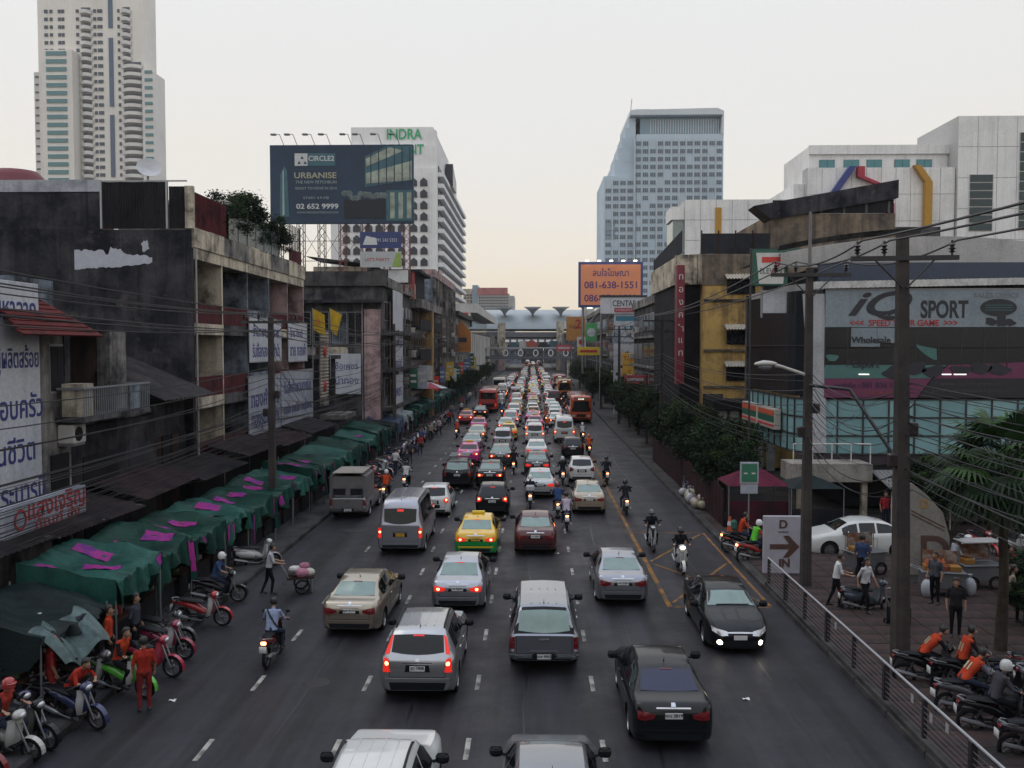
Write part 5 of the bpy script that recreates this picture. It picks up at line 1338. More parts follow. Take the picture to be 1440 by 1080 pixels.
# roof: gutter, blue band, white vault
corrugated(MB(), (14.8, FY - .25, 11.24), (14, 0, .25), (0, .1, .34), 120, .02).build("gutter_sheet", stain("gutter_white", (.45, .44, .42), (.22, .22, .22), .4, 1, .4), iq)
MB().bb(15.4, 34, FY + .3, FY + .6, 11.62, 12.55).build("blue_fascia", mat("blue_fascia", (.035, .05, .085), .5), iq)
vt = MB()
for k in range(10):
    a0, a1 = pi * k / 20, pi * (k + 1) / 20
    f = lambda a: (13.4 + 9.5 * sin(a), 12.4 + 1.55 * cos(a) - 0.)
vt.grid(lambda u, v: (13.7 + 20.5 * u, FY + 1 + 9.5 * v, 12.56 + 1.35 * (1 - (2 * min(u * 1.2, 1) - .9) ** 2 * .75) * (1 - .0 * v)), 40, 2)
vt.grid(lambda u, v: (13.7 + 20.5 * u, FY + 1, 12.4 + v * (.16 + 1.35 * (1 - (2 * min(u * 1.2, 1) - .9) ** 2 * .75))), 40, 1)
vt.build("vault_roof", stain("vault_white", (.46, .45, .44), (.30, .30, .30), .35, .3, .3), iq, 50)
MB().grid(lambda u, v: (13.5 + 7 * u, FY + .8 - .25 * v, 12.6 + 1.45 * (1 - (2 * u * .38 - .9) ** 2 * .75) + .25 * v), 20, 1).build("vault_edge", GREYC, iq)
# printed banner
bn = thing("sports_banner", "wide printed banner reading iQ SPORT above the teal glass", "banner", (15.55, FY - .06, 5.92))
def bpanel(x0, x1, z0, z1, m, nm, y=-.02): return MB().bb(x0, x1, y - .03, y, z0, z1).build(nm, m, bn)
BW = stain("banner_white", (.24, .285, .315), (.17, .205, .235), .4, .4, .2, rough=.5); INKN = mat("banner_navy", (.016, .018, .026), .5)
bpanel(0, 9.9, 3.45, 5.25, BW, "upper_panel"); bpanel(0, 9.9, 5.26, 5.34, FRAME, "frame")
for k in range(9): bpanel(.02 + 1.1 * k, 1.08 + 1.1 * k, 2.45, 3.42, DGLASS, "window_pane"); bpanel(.02 + 1.1 * k, 1.08 + 1.1 * k, 1.5, 2.42, DGLASS, "window_pane")
for k in range(10): bpanel(-.02 + 1.1 * k, .02 + 1.1 * k, 1.5, 3.44, MULL, "mullion", -.03)
GRN = mat("banner_green", (.055, .15, .14), .5); MAG = mat("banner_magenta", (.13, .024, .075), .5); BLK = mat("banner_black", (.012, .012, .018), .5)
MB().prism([(0, .95), (5.2, .95), (5.9, 1.6), (0, 1.6)], 'y', -.06, -.03).build("green_band", GRN, bn); MB().prism([(5.3, .95), (9.9, .95), (9.9, 1.75), (6.0, 1.6)], 'y', -.06, -.03).build("magenta_band", MAG, bn)
MB().prism([(0, 0), (4.5, 0), (5.2, .94), (0, .94)], 'y', -.062, -.032).build("magenta_band", MAG, bn); MB().prism([(4.55, 0), (9.9, 0), (9.9, .94), (5.25, .94)], 'y', -.062, -.032).build("black_band", BLK, bn)
# running silhouettes
def blob(cx_, cz, rx, rz_, m, nm, y=-.075, n=18, wob=.25):
    return MB().prism([(cx_ + rx * cos(a) * (1 + wob * sin(3 * a + cx_)), cz + rz_ * sin(a) * (1 + wob * cos(2 * a + cx_))) for a in [2 * pi * k / n for k in range(n)]], 'y', y - .012, y).build(nm, m, bn)
for cx_, cz, rx, rz_ in ((3.4, 1.25, .55, .28), (4.4, 1.45, .6, .3), (5.3, 1.3, .5, .32), (6.6, 1.35, .5, .25), (7.5, 1.45, .5, .3), (8.4, 1.4, .55, .25)): blob(cx_, cz, rx, rz_, INKN, "silhouette")
sw = MB()
for k in range(14):
    u0, u1 = k / 14, (k + 1) / 14
    P = lambda u: (4.75 + .55 * sin(3.6 * u - .2) - .2 + 1.0 * u * u, 2.55 - 1.5 * u + 1.3 * u * u, .06 + .22 * sin(pi * u))
    (xa, za, ta), (xb, zb_, tb) = P(u0), P(u1); sw.prism([(xa, za - ta), (xb, zb_ - tb), (xb, zb_ + tb), (xa, za + ta)], 'y', -.07, -.055)
sw.build("swoosh", GRN, bn); blob(.35, 1.95, .28, .2, GRN, "swoosh", -.07)
lettering("iQ", bn, (2.65, -.058, 4.5), INKN, 1.65, italic=.45, bold=.04, width=3.1); lettering("SPORT", bn, (5.75, -.058, 4.32), INKN, 1.15, bold=.035, width=2.3)
lettering("<<<  SPEED YOUR GAME  >>>", bn, (3.8, -.058, 3.66), REDINK, .42, bold=.01, width=5.2)
lettering("SALES OFFICE", bn, (8.25, -.058, 5.0), mat("banner_grey_ink", (.14, .16, .18), .6), .34, width=2.2)
blob(8.35, 4.4, .88, .42, INKN, "logo_oval", -.06, 24, 0.); blob(8.0, 3.72, .3, .18, INKN, "logo_figure", -.06); MB().bb(8.3, 8.7, -.075, -.06, 3.5, 4.1).build("logo_stand", INKN, bn); blob(8.9, 3.68, .28, .15, INKN, "logo_figure", -.06)
for k in range(3): MB().bb(7.7, 9.0, -.085, -.075, 4.26 + .12 * k, 4.29 + .12 * k).build("logo_line", GRN, bn)
wp = MB().prism([(1.25, 2.5), (2.65, 2.5), (2.7, 3.42), (1.25, 3.42)], 'y', -.09, -.075).build("poster", BW, bn); MB().prism([(2.55, 2.72), (3.75, 2.66), (3.6, 3.40), (2.5, 3.42)], 'y', -.12, -.1).build("poster", BW, bn)
lettering("Wholesale", bn, (2.2, -.125, 2.83), INKN, .42, bold=.012, width=1.9); lettering("Export", bn, (2.0, -.08, 1.58), INKN, .42, bold=.01, width=1.3)
lettering("mobile : 081 836 5556", bn, (2.2, -.075, .62), mat("dark_purple_ink", (.05, .012, .05), .6), .38, bold=.01, width=3.4); lettering("fax : 0 2656 5556", bn, (2.4, -.075, .25), mat("dull_orange_ink", (.22, .05, .05), .6), .28, width=2.6)
lettering("www.iqsport-group.com", bn, (7.2, -.075, .66), mat("dull_ink", (.06, .06, .07), .6), .24, width=3.2); lettering("e-mail: sales@iqsport-group.com", bn, (7.2, -.075, .34), MATS["dull_ink"], .24, width=4.0)
for x, w in ((1.9, .5), (5.9, .45), (6.55, .6)): MB().bb(x - w / 2, x + w / 2, -.1, -.08, 1.12, 1.17).build("lit_tube", glow("lit_tube", (1, .97, .9), 1.4), bn)
iq.location = (-1.3, 0, 0); bn.location.x = 14.3
# convenience-store sign boxes
ss = thing("store_light_box", "long striped store light box over the street side of the sports shop", "sign", (12.85, 50.4, 4.05))
MB().rbox((0, 0, .55), (.35, 7.2, 1.1), .03).build("cabinet", mat("cabinet_cream", (.40, .38, .35), .6), ss)
for y0 in (-3.5, .25):
    for z0, z1, m in ((.72, 1.0, mat("stripe_orange", (.5, .09, .04), .5)), (.38, .70, mat("sign_green", (), .5)), (.14, .26, mat("sign_red", (.55, .04, .03), .5))): MB().bb(-.2, -.176, y0, y0 + 3.25, z0, z1).build("stripe", m, ss)
sv = seven_sign("store_pylon_sign", "square green-framed store sign raised on a steel bracket above the dark glass", (12.0, 45.5, 11.5), 1.75, 1.75, 0)
MB().bb(-1.0, -.92, -.05, .05, -11.3, 1.9).build("bracket", RAILD, sv); MB().bb(-.9, 2.0, -.05, .05, 1.78, 1.86).build("bracket", mat("sign_green", (), .5), sv)
lo_ = thing("blank_sign", "pale blank sign panel hung below the square store sign", "sign", (12.35, 45.8, 10.1)); MB().rbox((0, 0, .6), (1.2, .1, 1.15), .02).build("panel", VINYL, lo_); MB().bb(-.7, -.6, .06, .1, -.2, 1.6).build("bracket", STEEL, lo_)
# side porch and balcony under the corner
pc_ = thing("shop_porch", "small porch with pale balcony wall and grey lean-to roof by the lamp pole", "porch", (12.6, 42.2, .14))
MB().bb(-.4, 3.4, -.2, 1.6, 1.9, 2.75).build("balcony_wall", stain("porch_wall", (.32, .30, .27), (.14, .13, .12), .5, .7, .5), pc_)
for k in range(5): MB().cyl((-.3 + .9 * k, -.15, 2.75), (-.3 + .9 * k, -.15, 3.7), .03).build("rail_post", WB, pc_)
MB().cyl((-.3, -.15, 3.7), (3.3, -.15, 3.7), .03).build("rail", WB, pc_)
for x in (0, 3.0): MB().bb(x, x + .25, 0, .3, 0, 1.9).build("pier", CREAM, pc_)
MB().box((4.9, -1.0, 2.15), (2.9, 2.4, .06), M=Matrix.Rotation(radians(12), 3, 'X')).build("lean_to_roof", mat("lean_roof", (.17, .17, .175), .6), pc_)
for k in range(14): MB().box((3.55 + .21 * k, -1.0, 2.19), (.03, 2.4, .03), M=Matrix.Rotation(radians(12), 3, 'X')).build("roof_rib", mat("lean_roof", (), .6), pc_)
for x in (3.6, 6.2): MB().cyl((x, -2.0, 0), (x, -2.0, 1.95), .04).build("post", WB, pc_)
for k in range(5): MB().bb(6.6, 8.4, .0, .35, .3 * k, .3 * k + .26).build("stone_course", stain("stone_wall", (.22, .20, .19), (.1, .09, .09), .5, 2, .2), pc_)

# --- yellow block
YEL = stain("yellow_render", (.58, .38, .13), (.16, .11, .07), .40, .55, .7, third=(.34, .26, .15))
YELB = stain("brown_render", (.24, .19, .14), (.04, .038, .042), .55, .35, .7)
yb = thing("yellow_building", "old yellow building with stained render, stacked windows and ribbed awnings", "building")
YY = 61.0
MB().bb(11.6, 24, YY, 80, .14, 14.7).build("wall", YEL, yb); MB().bb(11.5, 24, YY - .05, YY - .0, 12.6, 14.7).build("grimy_band", YELB, yb)
MB().bb(16.1, 24.4, YY - .1, 78, 14.71, 17.4).build("upper_wall", YELB, yb)
for k in range(7): MB().bb(9.9 + .28 * k, 10.14 + .28 * k, YY + 1.2 - .2 * k, YY + 1.5 - .2 * k, 12.7, 14.75).build("cream_fin", CREAM, yb)
MB().bb(10.0, 11.58, YY + .6, 76, 12.8, 14.7).build("balcony_front", CREAM, yb)
MB().bb(10.2, 11.58, YY + 1.0, 75, .14, 12.7).build("recess_shade", DARKW, yb)  # solid block whose dark colour stands for the shade of a recess
SCR = stain("dark_screen", (.03, .033, .042), (.018, .02, .026), .5, .6, .3)
for k in range(4): MB().bb(11.5 + 1.15 * k, 12.6 + 1.15 * k, YY - .02, YY + .04, 14.72, 16.1).build("roof_screen", SCR, yb); MB().bb(11.42 + 1.15 * k, 11.5 + 1.15 * k, YY - .06, YY + .06, 14.72, 16.3).build("screen_post", BROWNW, yb)
sc_ = MB(); sc_.prism([(61, 14.8), (75, 14.8), (75, 15.6), (61, 16.3)], 'x', 10.1, 10.16); sc_.build("roof_mesh", SCR, yb)
MB().prism([(14.9, 17.9), (24.5, 19.6), (24.5, 18.4), (16, 17.0)], 'y', YY - .4, YY + 1.5).build("sloping_roof", GRIME, yb)
MB().bb(16.2, 24.3, YY - .12, YY - .101, 17.41, 18.3).build("attic_opening_shade", DARKW, yb)  # thin panel, attic shade given as a dark colour
for k in range(6): MB().bb(16.4 + 1.5 * k, 16.55 + 1.5 * k, YY - .16, YY - .125, 17.41, 18.2).build("attic_post", GREYC, yb)
MB().bb(24.45, 27.5, YY, 70, 14.5, 16.5).build("side_wall", GREYC, yb)
AWN = stain("awning_cream", (.48, .45, .38), (.3, .28, .24), .4, 2, .2)
for zi, z in enumerate((12.0, 8.6, 6.1)):
    for xi in range(3):
        x0 = 13.2 + 2.9 * xi
        if zi and xi > 1: continue
        mini_window(yb, x0, x0 + 1.9, YY - .05, z, z + .95, None, 2, BROWNW)
        corrugated(MB(), (x0 - .2, YY - .08, z + 1.35), (2.3, 0, 0), (0, -.7, -.35), 22, .04).build("awning", AWN, yb)
    MB().bb(11.65, 24, YY - .12, YY - .051, z - .5, z - .35).build("string_course", YELB, yb)
MB().bb(11.62, 13.0, YY - .08, YY - .051, .2, 5.2).build("low_wall", GRIME, yb)
for k in range(5): MB().bb(12.3 + .8 * k, 12.85 + .8 * k, YY - 2.0, YY - 1.8, .2, 4.2).build("white_pier", stain("white_pier", (.38, .38, .37), (.14, .14, .14), .4, .6, .6), yb)
MB().bb(11.9, 16.5, YY - 2.4, YY - .1, 4.3, 4.9).build("canopy", DARKW, yb)
rd = thing("gold_shop_sign", "tall narrow crimson sign with white characters on the yellow building corner", "sign", (9.95, 60.6, 5.9))
MB().rbox((0, 0, 4.0), (.5, 1.0, 8.0), .02).build("panel", mat("crimson", (.16, .014, .026), .5, var=.2), rd); MB().bb(-.1, .1, .5, 1.4, 6.9, 7.1).bb(-.1, .1, .5, 1.4, 1.0, 1.2).build("bracket", STEEL, rd)
for k, ch in enumerate("ทองคำแท้"): 
    if ch in "้": continue
    lettering(ch, rd, (0, -.515, 7.2 - .85 * k), mat("white_ink", (.55, .54, .52), .6), .62, 0)
aw2 = thing("awning", "orange-red canvas awning in the trees beside the crimson sign", "awning", (10.3, 57.6, 3.2)); MB().box((0, 0, .3), (1.9, 2.4, .06), M=Matrix.Rotation(radians(-20), 3, 'Y')).build("canvas", mat("orange_canvas", (.34, .07, .04), .7, var=.3), aw2); MB().cyl((.8, 0, -3), (.8, 0, .2), .03).build("post", STEEL, aw2)
# --- next blocks up the street
def street_block(name, label, x, y0, y1, top, wm, pm, floors, bays, win_h=1.7, dep=12):
    t = thing(name, label, "building")
    MB().bb(x, x + dep, y0, y1, .14, top).build("wall", wm, t); MB().bb(x - .3, x + dep, y0 - .1, y1, top + .01, top + .8).build("parapet", pm, t)
    fh = (top - 3.6) / floors; bw = (y1 - y0) / bays
    for f in range(floors):
        MB().bb(x - .5, x - .02, y0, y1, 3.5 + fh * f - .2, 3.5 + fh * f).build("ledge", pm, t)
        for k in range(bays): side_window(t, x, -1, y0 + bw * k + .5, y0 + bw * (k + 1) - .5, 4.1 + fh * f, 4.1 + fh * f + win_h)
    for k in range(3): mini_window(t, x + 1.2 + 2.8 * k, x + 2.8 + 2.8 * k, y0, top - 3.2, top - 1.4)
    return t
street_block("shophouse", "dark brick-patterned shophouse behind the utility poles past the crimson sign", 11.8, 81, 104, 12.6, GREYC, PLAST, 3, 5)
street_block("shophouse", "pale shophouse standing behind the tall white pillar sign", 12.0, 114, 140, 13.0, PLAST, GREYC, 3, 5)
street_block("shophouse", "grey shophouse under the orange billboard posts", 12.2, 141, 200, 14.5, GREYC, PLAST, 3, 9)
ct = thing("hotel_pillar_sign", "white hotel name board on top of a tall white pillar", "sign", (0, 110, 0))
MB().bb(8.35, 13.8, -.5, .3, 12.5, 14.5).build("name_board", VINYL, ct); MB().bb(8.2, 14, -.6, .4, 14.51, 14.75).build("cap", MULL, ct); MB().bb(10.0, 13.0, -.3, .2, .1, 12.45).build("pillar", VINYL, ct)
lettering("CENTARA", ct, (11.5, -.52, 13.75), INK, 1.05, bold=.01, width=3.4); MB().bb(10.0, 13.7, -.53, -.505, 12.65, 13.2).build("red_strip", mat("strip_red", (.32, .03, .05), .5), ct); lettering("WATERGATE PAVILLION", ct, (11.8, -.54, 12.92), VINYL, .36, width=3.3)
lettering("W", ct, (12.2, -.32, 10.3), mat("teal_ink", (.03, .16, .24), .5), 2.0, bold=.02); lettering("Cen", ct, (12.2, -.32, 7.4), INK, 1.3); lettering("watergate", ct, (11.7, -.32, 8.9), INK, .5)
MB().bb(10.2, 12.8, -.32, -.305, 11.6, 12.2).build("blue_strip", mat("teal_ink", (.03, .16, .24), .5), ct)
for k, (z, tx) in enumerate(((6.2, "Tops"), (4.6, "Y"))):
    ys = thing("yellow_sign", ("upper" if k == 0 else "lower") + " square yellow sign with red lettering on the white pillar", "sign", (11.9, 109.3, z)); MB().rbox((0, 0, .75), (1.9, .15, 1.5), .02).build("panel", PLATE_Y, ys); lettering(tx, ys, (0, -.09, .75), REDINK, .8)
# other boards among the trees
for i, (x, y, z, w, h_, c, lab) in enumerate(((7.4, 118, 7.3, 3.0, 1.1, (.5, .36, .03), "yellow hanging board over the far tree row"), (8.4, 128, 9.2, 1.6, 2.6, (.06, .30, .10), "white and green emblem board on the far pole"), (8.2, 170, 9.6, 3.6, 4.6, (.40, .19, .05), "brown and red numeral board far up the street"),
   (9.2, 168, 8.4, 1.7, 1.9, (.55, .52, .5), "small white board with a red disc beside the numeral board"), (6.5, 185, 7.6, 3.2, 1.2, (.45, .06, .08), "small red board near the far footbridge"), (10.6, 92, 4.6, 2.2, .9, (.40, .05, .06), "low red letter board in the roadside trees"), (9.4, 100, 8.8, .9, 1.5, (.22, .28, .34), "blue-grey lamp box hung among the cables"))):
    t = thing("street_board", lab, "sign", (x, y, z)); MB().rbox((0, 0, h_ / 2), (w, .2, h_), .03).build("panel", mat("board_%d" % i, c, .6, var=.2), t); MB().bb(w / 2 - .06, w / 2 + .04, .12, .22, -z + .2, h_).build("post", STEEL, t)
    if i == 1: MB().lathe([(.001, .0), (.62, .0), (.62, .03), (.001, .04)], 'y', (0, -.14, 1.3), 16).build("disc", VINYL, t)
    if i == 2: lettering("2", t, (.5, -.12, 3.2), REDINK, 2.4, bold=.05); lettering("THE", t, (-.6, -.12, 2.6), INK, .8)
    if i == 3: MB().lathe([(.001, .0), (.55, .0), (.55, .03), (.001, .04)], 'y', (0, -.14, .95), 16).build("disc", REDINK, t)
    if i in (0, 4, 5): MB().bb(-w * .38, w * .38, -.13, -.11, h_ * .35, h_ * .65).build("lettering_bar", REDINK if i == 0 else VINYL, t)

# --- white shopping centre with coloured pipes
mc = thing("shopping_centre", "pale clad shopping centre with coloured zigzag pipes behind the yellow building", "building")
K = 110 / 1250.
def clad(x0, x1, y0, y1, z0, z1, m, nm="clad_wall"): return MB().bb(x0, x1, y0, y1, z0, z1).build(nm, m, mc)
def panels(x0, x1, y, z0, z1, nx, nz):
    for i in range(nx):
        for j in range(nz):
            a, b = x0 + (x1 - x0) * i / nx, x0 + (x1 - x0) * (i + 1) / nx; c, d = z0 + (z1 - z0) * j / nz, z0 + (z1 - z0) * (j + 1) / nz
            MB().bb(a + .03, b - .03, y - .08, y - .002, c + .03, d - .03).build("clad_panel", PALEW, mc)
JOINT = mat("clad_joint", (.42, .42, .42), .8)
clad(18.6, 32, 110, 117, .1, 26.4, JOINT); panels(18.6, 32, 110, 14, 26.4, 7, 5); clad(17.2, 18.58, 110.4, 115, 14, 24.0, mat("pale_green_glass", (.20, .26, .25), .1, 0, .5, ior=1.6), "curved_glass"); clad(17.0, 18.7, 110.2, 115, 24.01, 25.6, PALEW, "curved_cap")
clad(22.3, 23.0, 109.7, 109.9, 14, 25.4, mat("pipe_yellow", (.42, .22, .02), .5), "yellow_strip")
clad(34.2, 51.2, 112, 123, .1, 33.2, PALEW); clad(34.1, 51.25, 111.7, 112.0, 32.2, 33.3, PALEW, "cornice"); clad(33.4, 51.2, 110, 112, .1, 30.2, JOINT); panels(33.4, 51.2, 110, 14, 30.2, 10, 5); clad(32.05, 33.38, 111, 122, .1, 28.4, PALEW)
clad(51.25, 60.6, 109.5, 121, .1, 36.2, JOINT); panels(51.25, 60.6, 109.5, 14, 36.2, 4, 6); clad(60.65, 72, 110.5, 165, .1, 35.9, PALEW)
for k, x in enumerate((36.4, 39.4, 42.2, 45.6, 48.3, 50.2)):
    if x > 50: continue
    w = clad(x - .95, x + .95, 111.9, 111.99, 30.4, 31.55, FRAME, "window")
    for j in range(2): o = MB().bb(x - .9 + .92 * j, x - .02 + .92 * j, 111.8, 111.89, 30.46, 31.5).build("pane", mat("teal_window", (.07, .22, .24), .12, 0, .5, ior=1.5), w)
for x0, x1, z0, z1, n in ((52.7, 55.4, 22.4, 29.2, 7), (58.6, 60.4, 22.5, 34.2, 10)):
    for j in range(n):
        c, d = z0 + (z1 - z0) * j / n, z0 + (z1 - z0) * (j + 1) / n
        clad(x0, x1, 109.3, 109.41, c + .06, d - .06, mat("strip_glass", (.02, .045, .05), .12, 0, .5, ior=1.5), "strip_window")
    clad(x0 - .1, x1 + .1, 109.35, 109.44, z0, z1, WB, "window_frame")
def pipe(pts, col, nm):
    m = MB()
    for (a, b), (c, d) in zip(pts, pts[1:]): m.prism([(a, b), (a + .85, b), (c + .85, d), (c, d)], 'y', 109.1, 109.8)
    return m.build(nm, mat(nm, col, .5), mc)
pipe([(38.2, 30.2), (35.2, 25.8)], (.03, .045, .20), "blue_pipe"); pipe([(39.2, 30.2), (39.2, 29.0), (41.3, 28.1), (42.3, 27.4), (42.3, 25.9), (42.8, 25.7), (42.8, 22)], (.36, .02, .05), "red_pipe"); pipe([(45.9, 30.3), (47.3, 28.3), (47.3, 26.6), (47.3, 20)], (.42, .22, .02), "orange_pipe")

# --- roadside trees
def leaf_mats():
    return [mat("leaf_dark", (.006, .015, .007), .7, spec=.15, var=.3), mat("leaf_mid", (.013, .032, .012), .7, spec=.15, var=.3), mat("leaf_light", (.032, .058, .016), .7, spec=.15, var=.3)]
LEAF = leaf_mats(); BARK = stain("bark", (.06, .048, .038), (.025, .02, .018), .5, 3, .5)
def crown_mesh(seed, rx, ry, rz_, clumps=46, per=260, leaf=.105):
    rnd = random.Random(seed); mb = MB()
    for c in range(clumps):
        while True:
            p = Vector((rnd.uniform(-1, 1), rnd.uniform(-1, 1), rnd.uniform(-1, 1)))
            if .35 < p.length < 1: break
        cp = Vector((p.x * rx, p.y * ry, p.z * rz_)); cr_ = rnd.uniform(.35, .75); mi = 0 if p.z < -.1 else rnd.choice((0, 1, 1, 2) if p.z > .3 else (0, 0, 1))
        for k in range(per):
            q = Vector((rnd.gauss(0, .45), rnd.gauss(0, .45), rnd.gauss(0, .36))) * cr_ + cp
            a = Vector((rnd.uniform(-1, 1), rnd.uniform(-1, 1), rnd.uniform(-.6, .3))).normalized(); b = a.orthogonal().normalized(); L_ = leaf * rnd.uniform(.6, 1.3)
            b = Matrix.Rotation(rnd.uniform(0, 6.28), 3, a) @ b
            mb.add([q - a * L_, q + b * L_ * .42, q + a * L_, q - b * L_ * .42], [(0, 1, 2, 3)], mi if rnd.random() < .8 else (mi + 1) % 3)
    return mb.mesh("crown", None, fix=False)
CR = [crown_mesh(s, 2.1, 2.3, 1.5) for s in (1, 2, 3, 4)]
def trunk(h, r=.14):
    mb = MB().tube([(0, 0, -.1), (.05, .03, h * .4), (-.04, .06, h * .75), (0, 0, h)], [r * 1.3, r, r * .8, r * .5], 8)
    for k in range(5):
        a = k * 1.3; mb.tube([(0, 0, h * .62), (cos(a) * .7, sin(a) * .7, h * .9), (cos(a) * 1.3, sin(a) * 1.3, h * 1.12)], [r * .5, r * .32, r * .12], 5)
    return mb.mesh("trunk", 50)
TK = [trunk(3.2), trunk(3.8)]
def tree(x, y, z, s, k, label, name="street_tree", group="roadside trees", squash=1.):
    t = thing(name, label, "tree", (x, y, z), k * 1.1, group)
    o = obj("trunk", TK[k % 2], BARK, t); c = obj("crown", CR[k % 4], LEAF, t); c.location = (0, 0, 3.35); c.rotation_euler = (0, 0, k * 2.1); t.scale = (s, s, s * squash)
    return t
random.seed(31)
for k in range(17):
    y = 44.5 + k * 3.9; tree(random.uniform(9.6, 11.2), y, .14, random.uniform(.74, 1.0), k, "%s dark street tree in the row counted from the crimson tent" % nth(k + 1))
for k in range(9):
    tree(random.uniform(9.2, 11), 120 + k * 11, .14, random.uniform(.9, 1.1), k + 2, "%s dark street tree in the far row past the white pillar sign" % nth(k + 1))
for k in range(6):   # lower shrubs along the back of the forecourt
    tree(19.2 + 1.3 * k, 41.6 + .4 * (k % 2), .14, .42, k, "%s rounded dark shrub along the sports shop wall from the porch" % nth(k + 1), "shrub", "shrubs along the shop wall", .8)
# hoarding of dark red boards along the kerb under the trees
hd = thing("hoarding", "run of dark red boards along the kerb beneath the street trees", "fence", (8.75, 0, .14))
for k in range(30):
    MB().bb(-.03, .03, 40.6 + k * .8, 41.34 + k * .8, .05, 1.75 + .06 * (k % 3)).build("board", stain("hoarding_red%d" % (k % 2), (.036 + .01 * (k % 2), .014, .018), (.015, .011, .014), .5, 1.2, .6), hd)
# ------------------------------------------------------------------ big billboard, hotel, towers, station, footbridge
bb_ = thing("billboard", "large dark blue property billboard with a lit office picture on lattice posts", "billboard", (-17.1, 80, 0))
NAVY = mat("board_navy", (.009, .032, .070), .5, var=.3, scale=.4); TEALB = mat("board_teal", (.04, .12, .15), .5, var=.3, scale=.6)
MB().rbox((0, 0, 22.95), (12.9, .35, 7.0), .03).build("panel", NAVY, bb_)
PAPER = mat("board_white", (.55, .57, .58), .6); PALE = mat("board_pale_ink", (.30, .36, .37), .6); GOLDI = mat("board_gold_ink", (.36, .36, .26), .6)
F = -.19
MB().bb(-4.2, -3.05, F - .012, F, 24.6, 25.7).build("logo_tile", PAPER, bb_); MB().bb(-3.04, -.55, F - .012, F, 24.6, 25.7).build("logo_strip", TEALB, bb_)
for x, z in ((-3.95, 24.75), (-3.4, 24.75), (-3.68, 25.2)): MB().prism([(x, z), (x + .3, z), (x + .15, z + .28)], 'y', F - .03, F - .013).build("logo_triangle", NAVY, bb_)
lettering("CIRCLE2", bb_, (-1.8, F - .02, 25.25), PAPER, .62, bold=.01, width=2.3); lettering("URBANISE", bb_, (-2.35, F - .02, 23.75), GOLDI, .72, bold=.012, width=3.8)
lettering("THE NEW PETCHBURI", bb_, (-2.3, F - .02, 23.15), PALE, .36, width=3.7); lettering("READY TO MOVE IN 2014", bb_, (-2.3, F - .02, 22.6), PALE, .32, width=3.7); lettering("START 4.9 MB", bb_, (-2.3, F - .02, 21.75), PALE, .3, width=2.3)
lettering("02 652 9999", bb_, (-2.2, F - .02, 21.0), PAPER, .62, bold=.014, width=3.8); lettering("WWW.FRAGRANTGROUP.COM", bb_, (-2.2, F - .02, 20.45), PALE, .26, width=3.7)
# picture of a tower and of a lit office floor, printed flat
MB().prism([(-5.6, 20.1), (-4.75, 20.1), (-4.9, 24.2), (-5.15, 24.6), (-5.5, 23.8)], 'y', F - .012, F).build("printed_tower", TEALB, bb_); MB().prism([(-5.35, 20.1), (-5.15, 20.1), (-5.2, 24.3), (-5.3, 24.1)], 'y', F - .03, F - .014).build("printed_light", mat("print_pale", (.32, .38, .36), .6), bb_)
MB().prism([(2.1, 22.7), (6.35, 23.3), (6.35, 26.3), (4.0, 26.3), (2.1, 25.4)], 'y', F - .012, F).build("printed_facade", TEALB, bb_)
MB().prism([(2.2, 23.0), (6.3, 23.3), (6.3, 25.0), (2.2, 23.9)], 'y', F - .03, F - .014).build("printed_office", mat("print_cream", (.30, .34, .28), .6, var=.5, scale=1.2), bb_); MB().prism([(2.2, 24.5), (5.6, 25.9), (4.3, 26.2), (2.2, 25.2)], 'y', F - .03, F - .014).build("printed_office", MATS["print_cream"], bb_)
for k in range(6): MB().prism([(2.6 + .7 * k, 22.9), (2.68 + .7 * k, 22.9), (2.68 + .7 * k, 26.2), (2.6 + .7 * k, 26.2)], 'y', F - .05, F - .031).build("printed_mullion", NAVY, bb_)
MB().bb(4.0, 6.35, F - .012, F, 19.7, 22.4).build("printed_lobby", TEALB, bb_)
for k in range(3): MB().bb(4.35 + .75 * k, 4.75 + .75 * k, F - .03, F - .014, 19.9, 22.2).build("printed_window", MATS["print_cream"], bb_)
random.seed(2)
for k in range(11): MB().ball((.3 + .36 * k, F, 21.9 + random.uniform(-.25, .25)), (.34, .02, .28), 8, 5).build("printed_foliage", mat("print_grey", (.12, .15, .15), .7, var=.5, scale=3), bb_)
MB().bb(.2, 3.9, F - .012, F, 19.9, 21.6).build("printed_hedge", mat("print_black", (.01, .013, .02), .6), bb_)
LAT = mat("lattice_red", (.16, .05, .05), .6); LATG = mat("lattice_grey", (.10, .095, .1), .6)
for k, x in enumerate((-5.9, -3.9, -2.0, -.1, 1.9, 3.9, 5.7)):
    m = MB()
    for dx, dy in ((-.28, .3), (.28, .3), (-.28, 1.0), (.28, 1.0)): m.cyl((x + dx, dy, 13.4), (x + dx, dy, 19.6), .045, n=5)
    for j in range(8): m.cyl((x - .28, .3, 13.5 + .75 * j), (x + .28, .3, 14.2 + .75 * j), .028, n=4); m.cyl((x + .28, 1.0, 13.5 + .75 * j), (x - .28, 1.0, 14.2 + .75 * j), .028, n=4)
    m.build("lattice_post", LAT if k > 2 else LATG, bb_)
for k in range(6):
    x = (-5.9, -3.9, -2.0, -.1, 1.9, 3.9, 5.7)[k]; x2 = (-3.9, -2.0, -.1, 1.9, 3.9, 5.7)[k]
    MB().cyl((x, .65, 16.2), (x2, .65, 19.2), .022, n=4).cyl((x, .65, 19.2), (x2, .65, 16.2), .022, n=4).build("cross_brace", LATG, bb_)
for z in (16.2, 18.0): MB().cyl((-6, .65, z), (5.8, .65, z), .03, n=5).build("tie_rod", LATG, bb_)
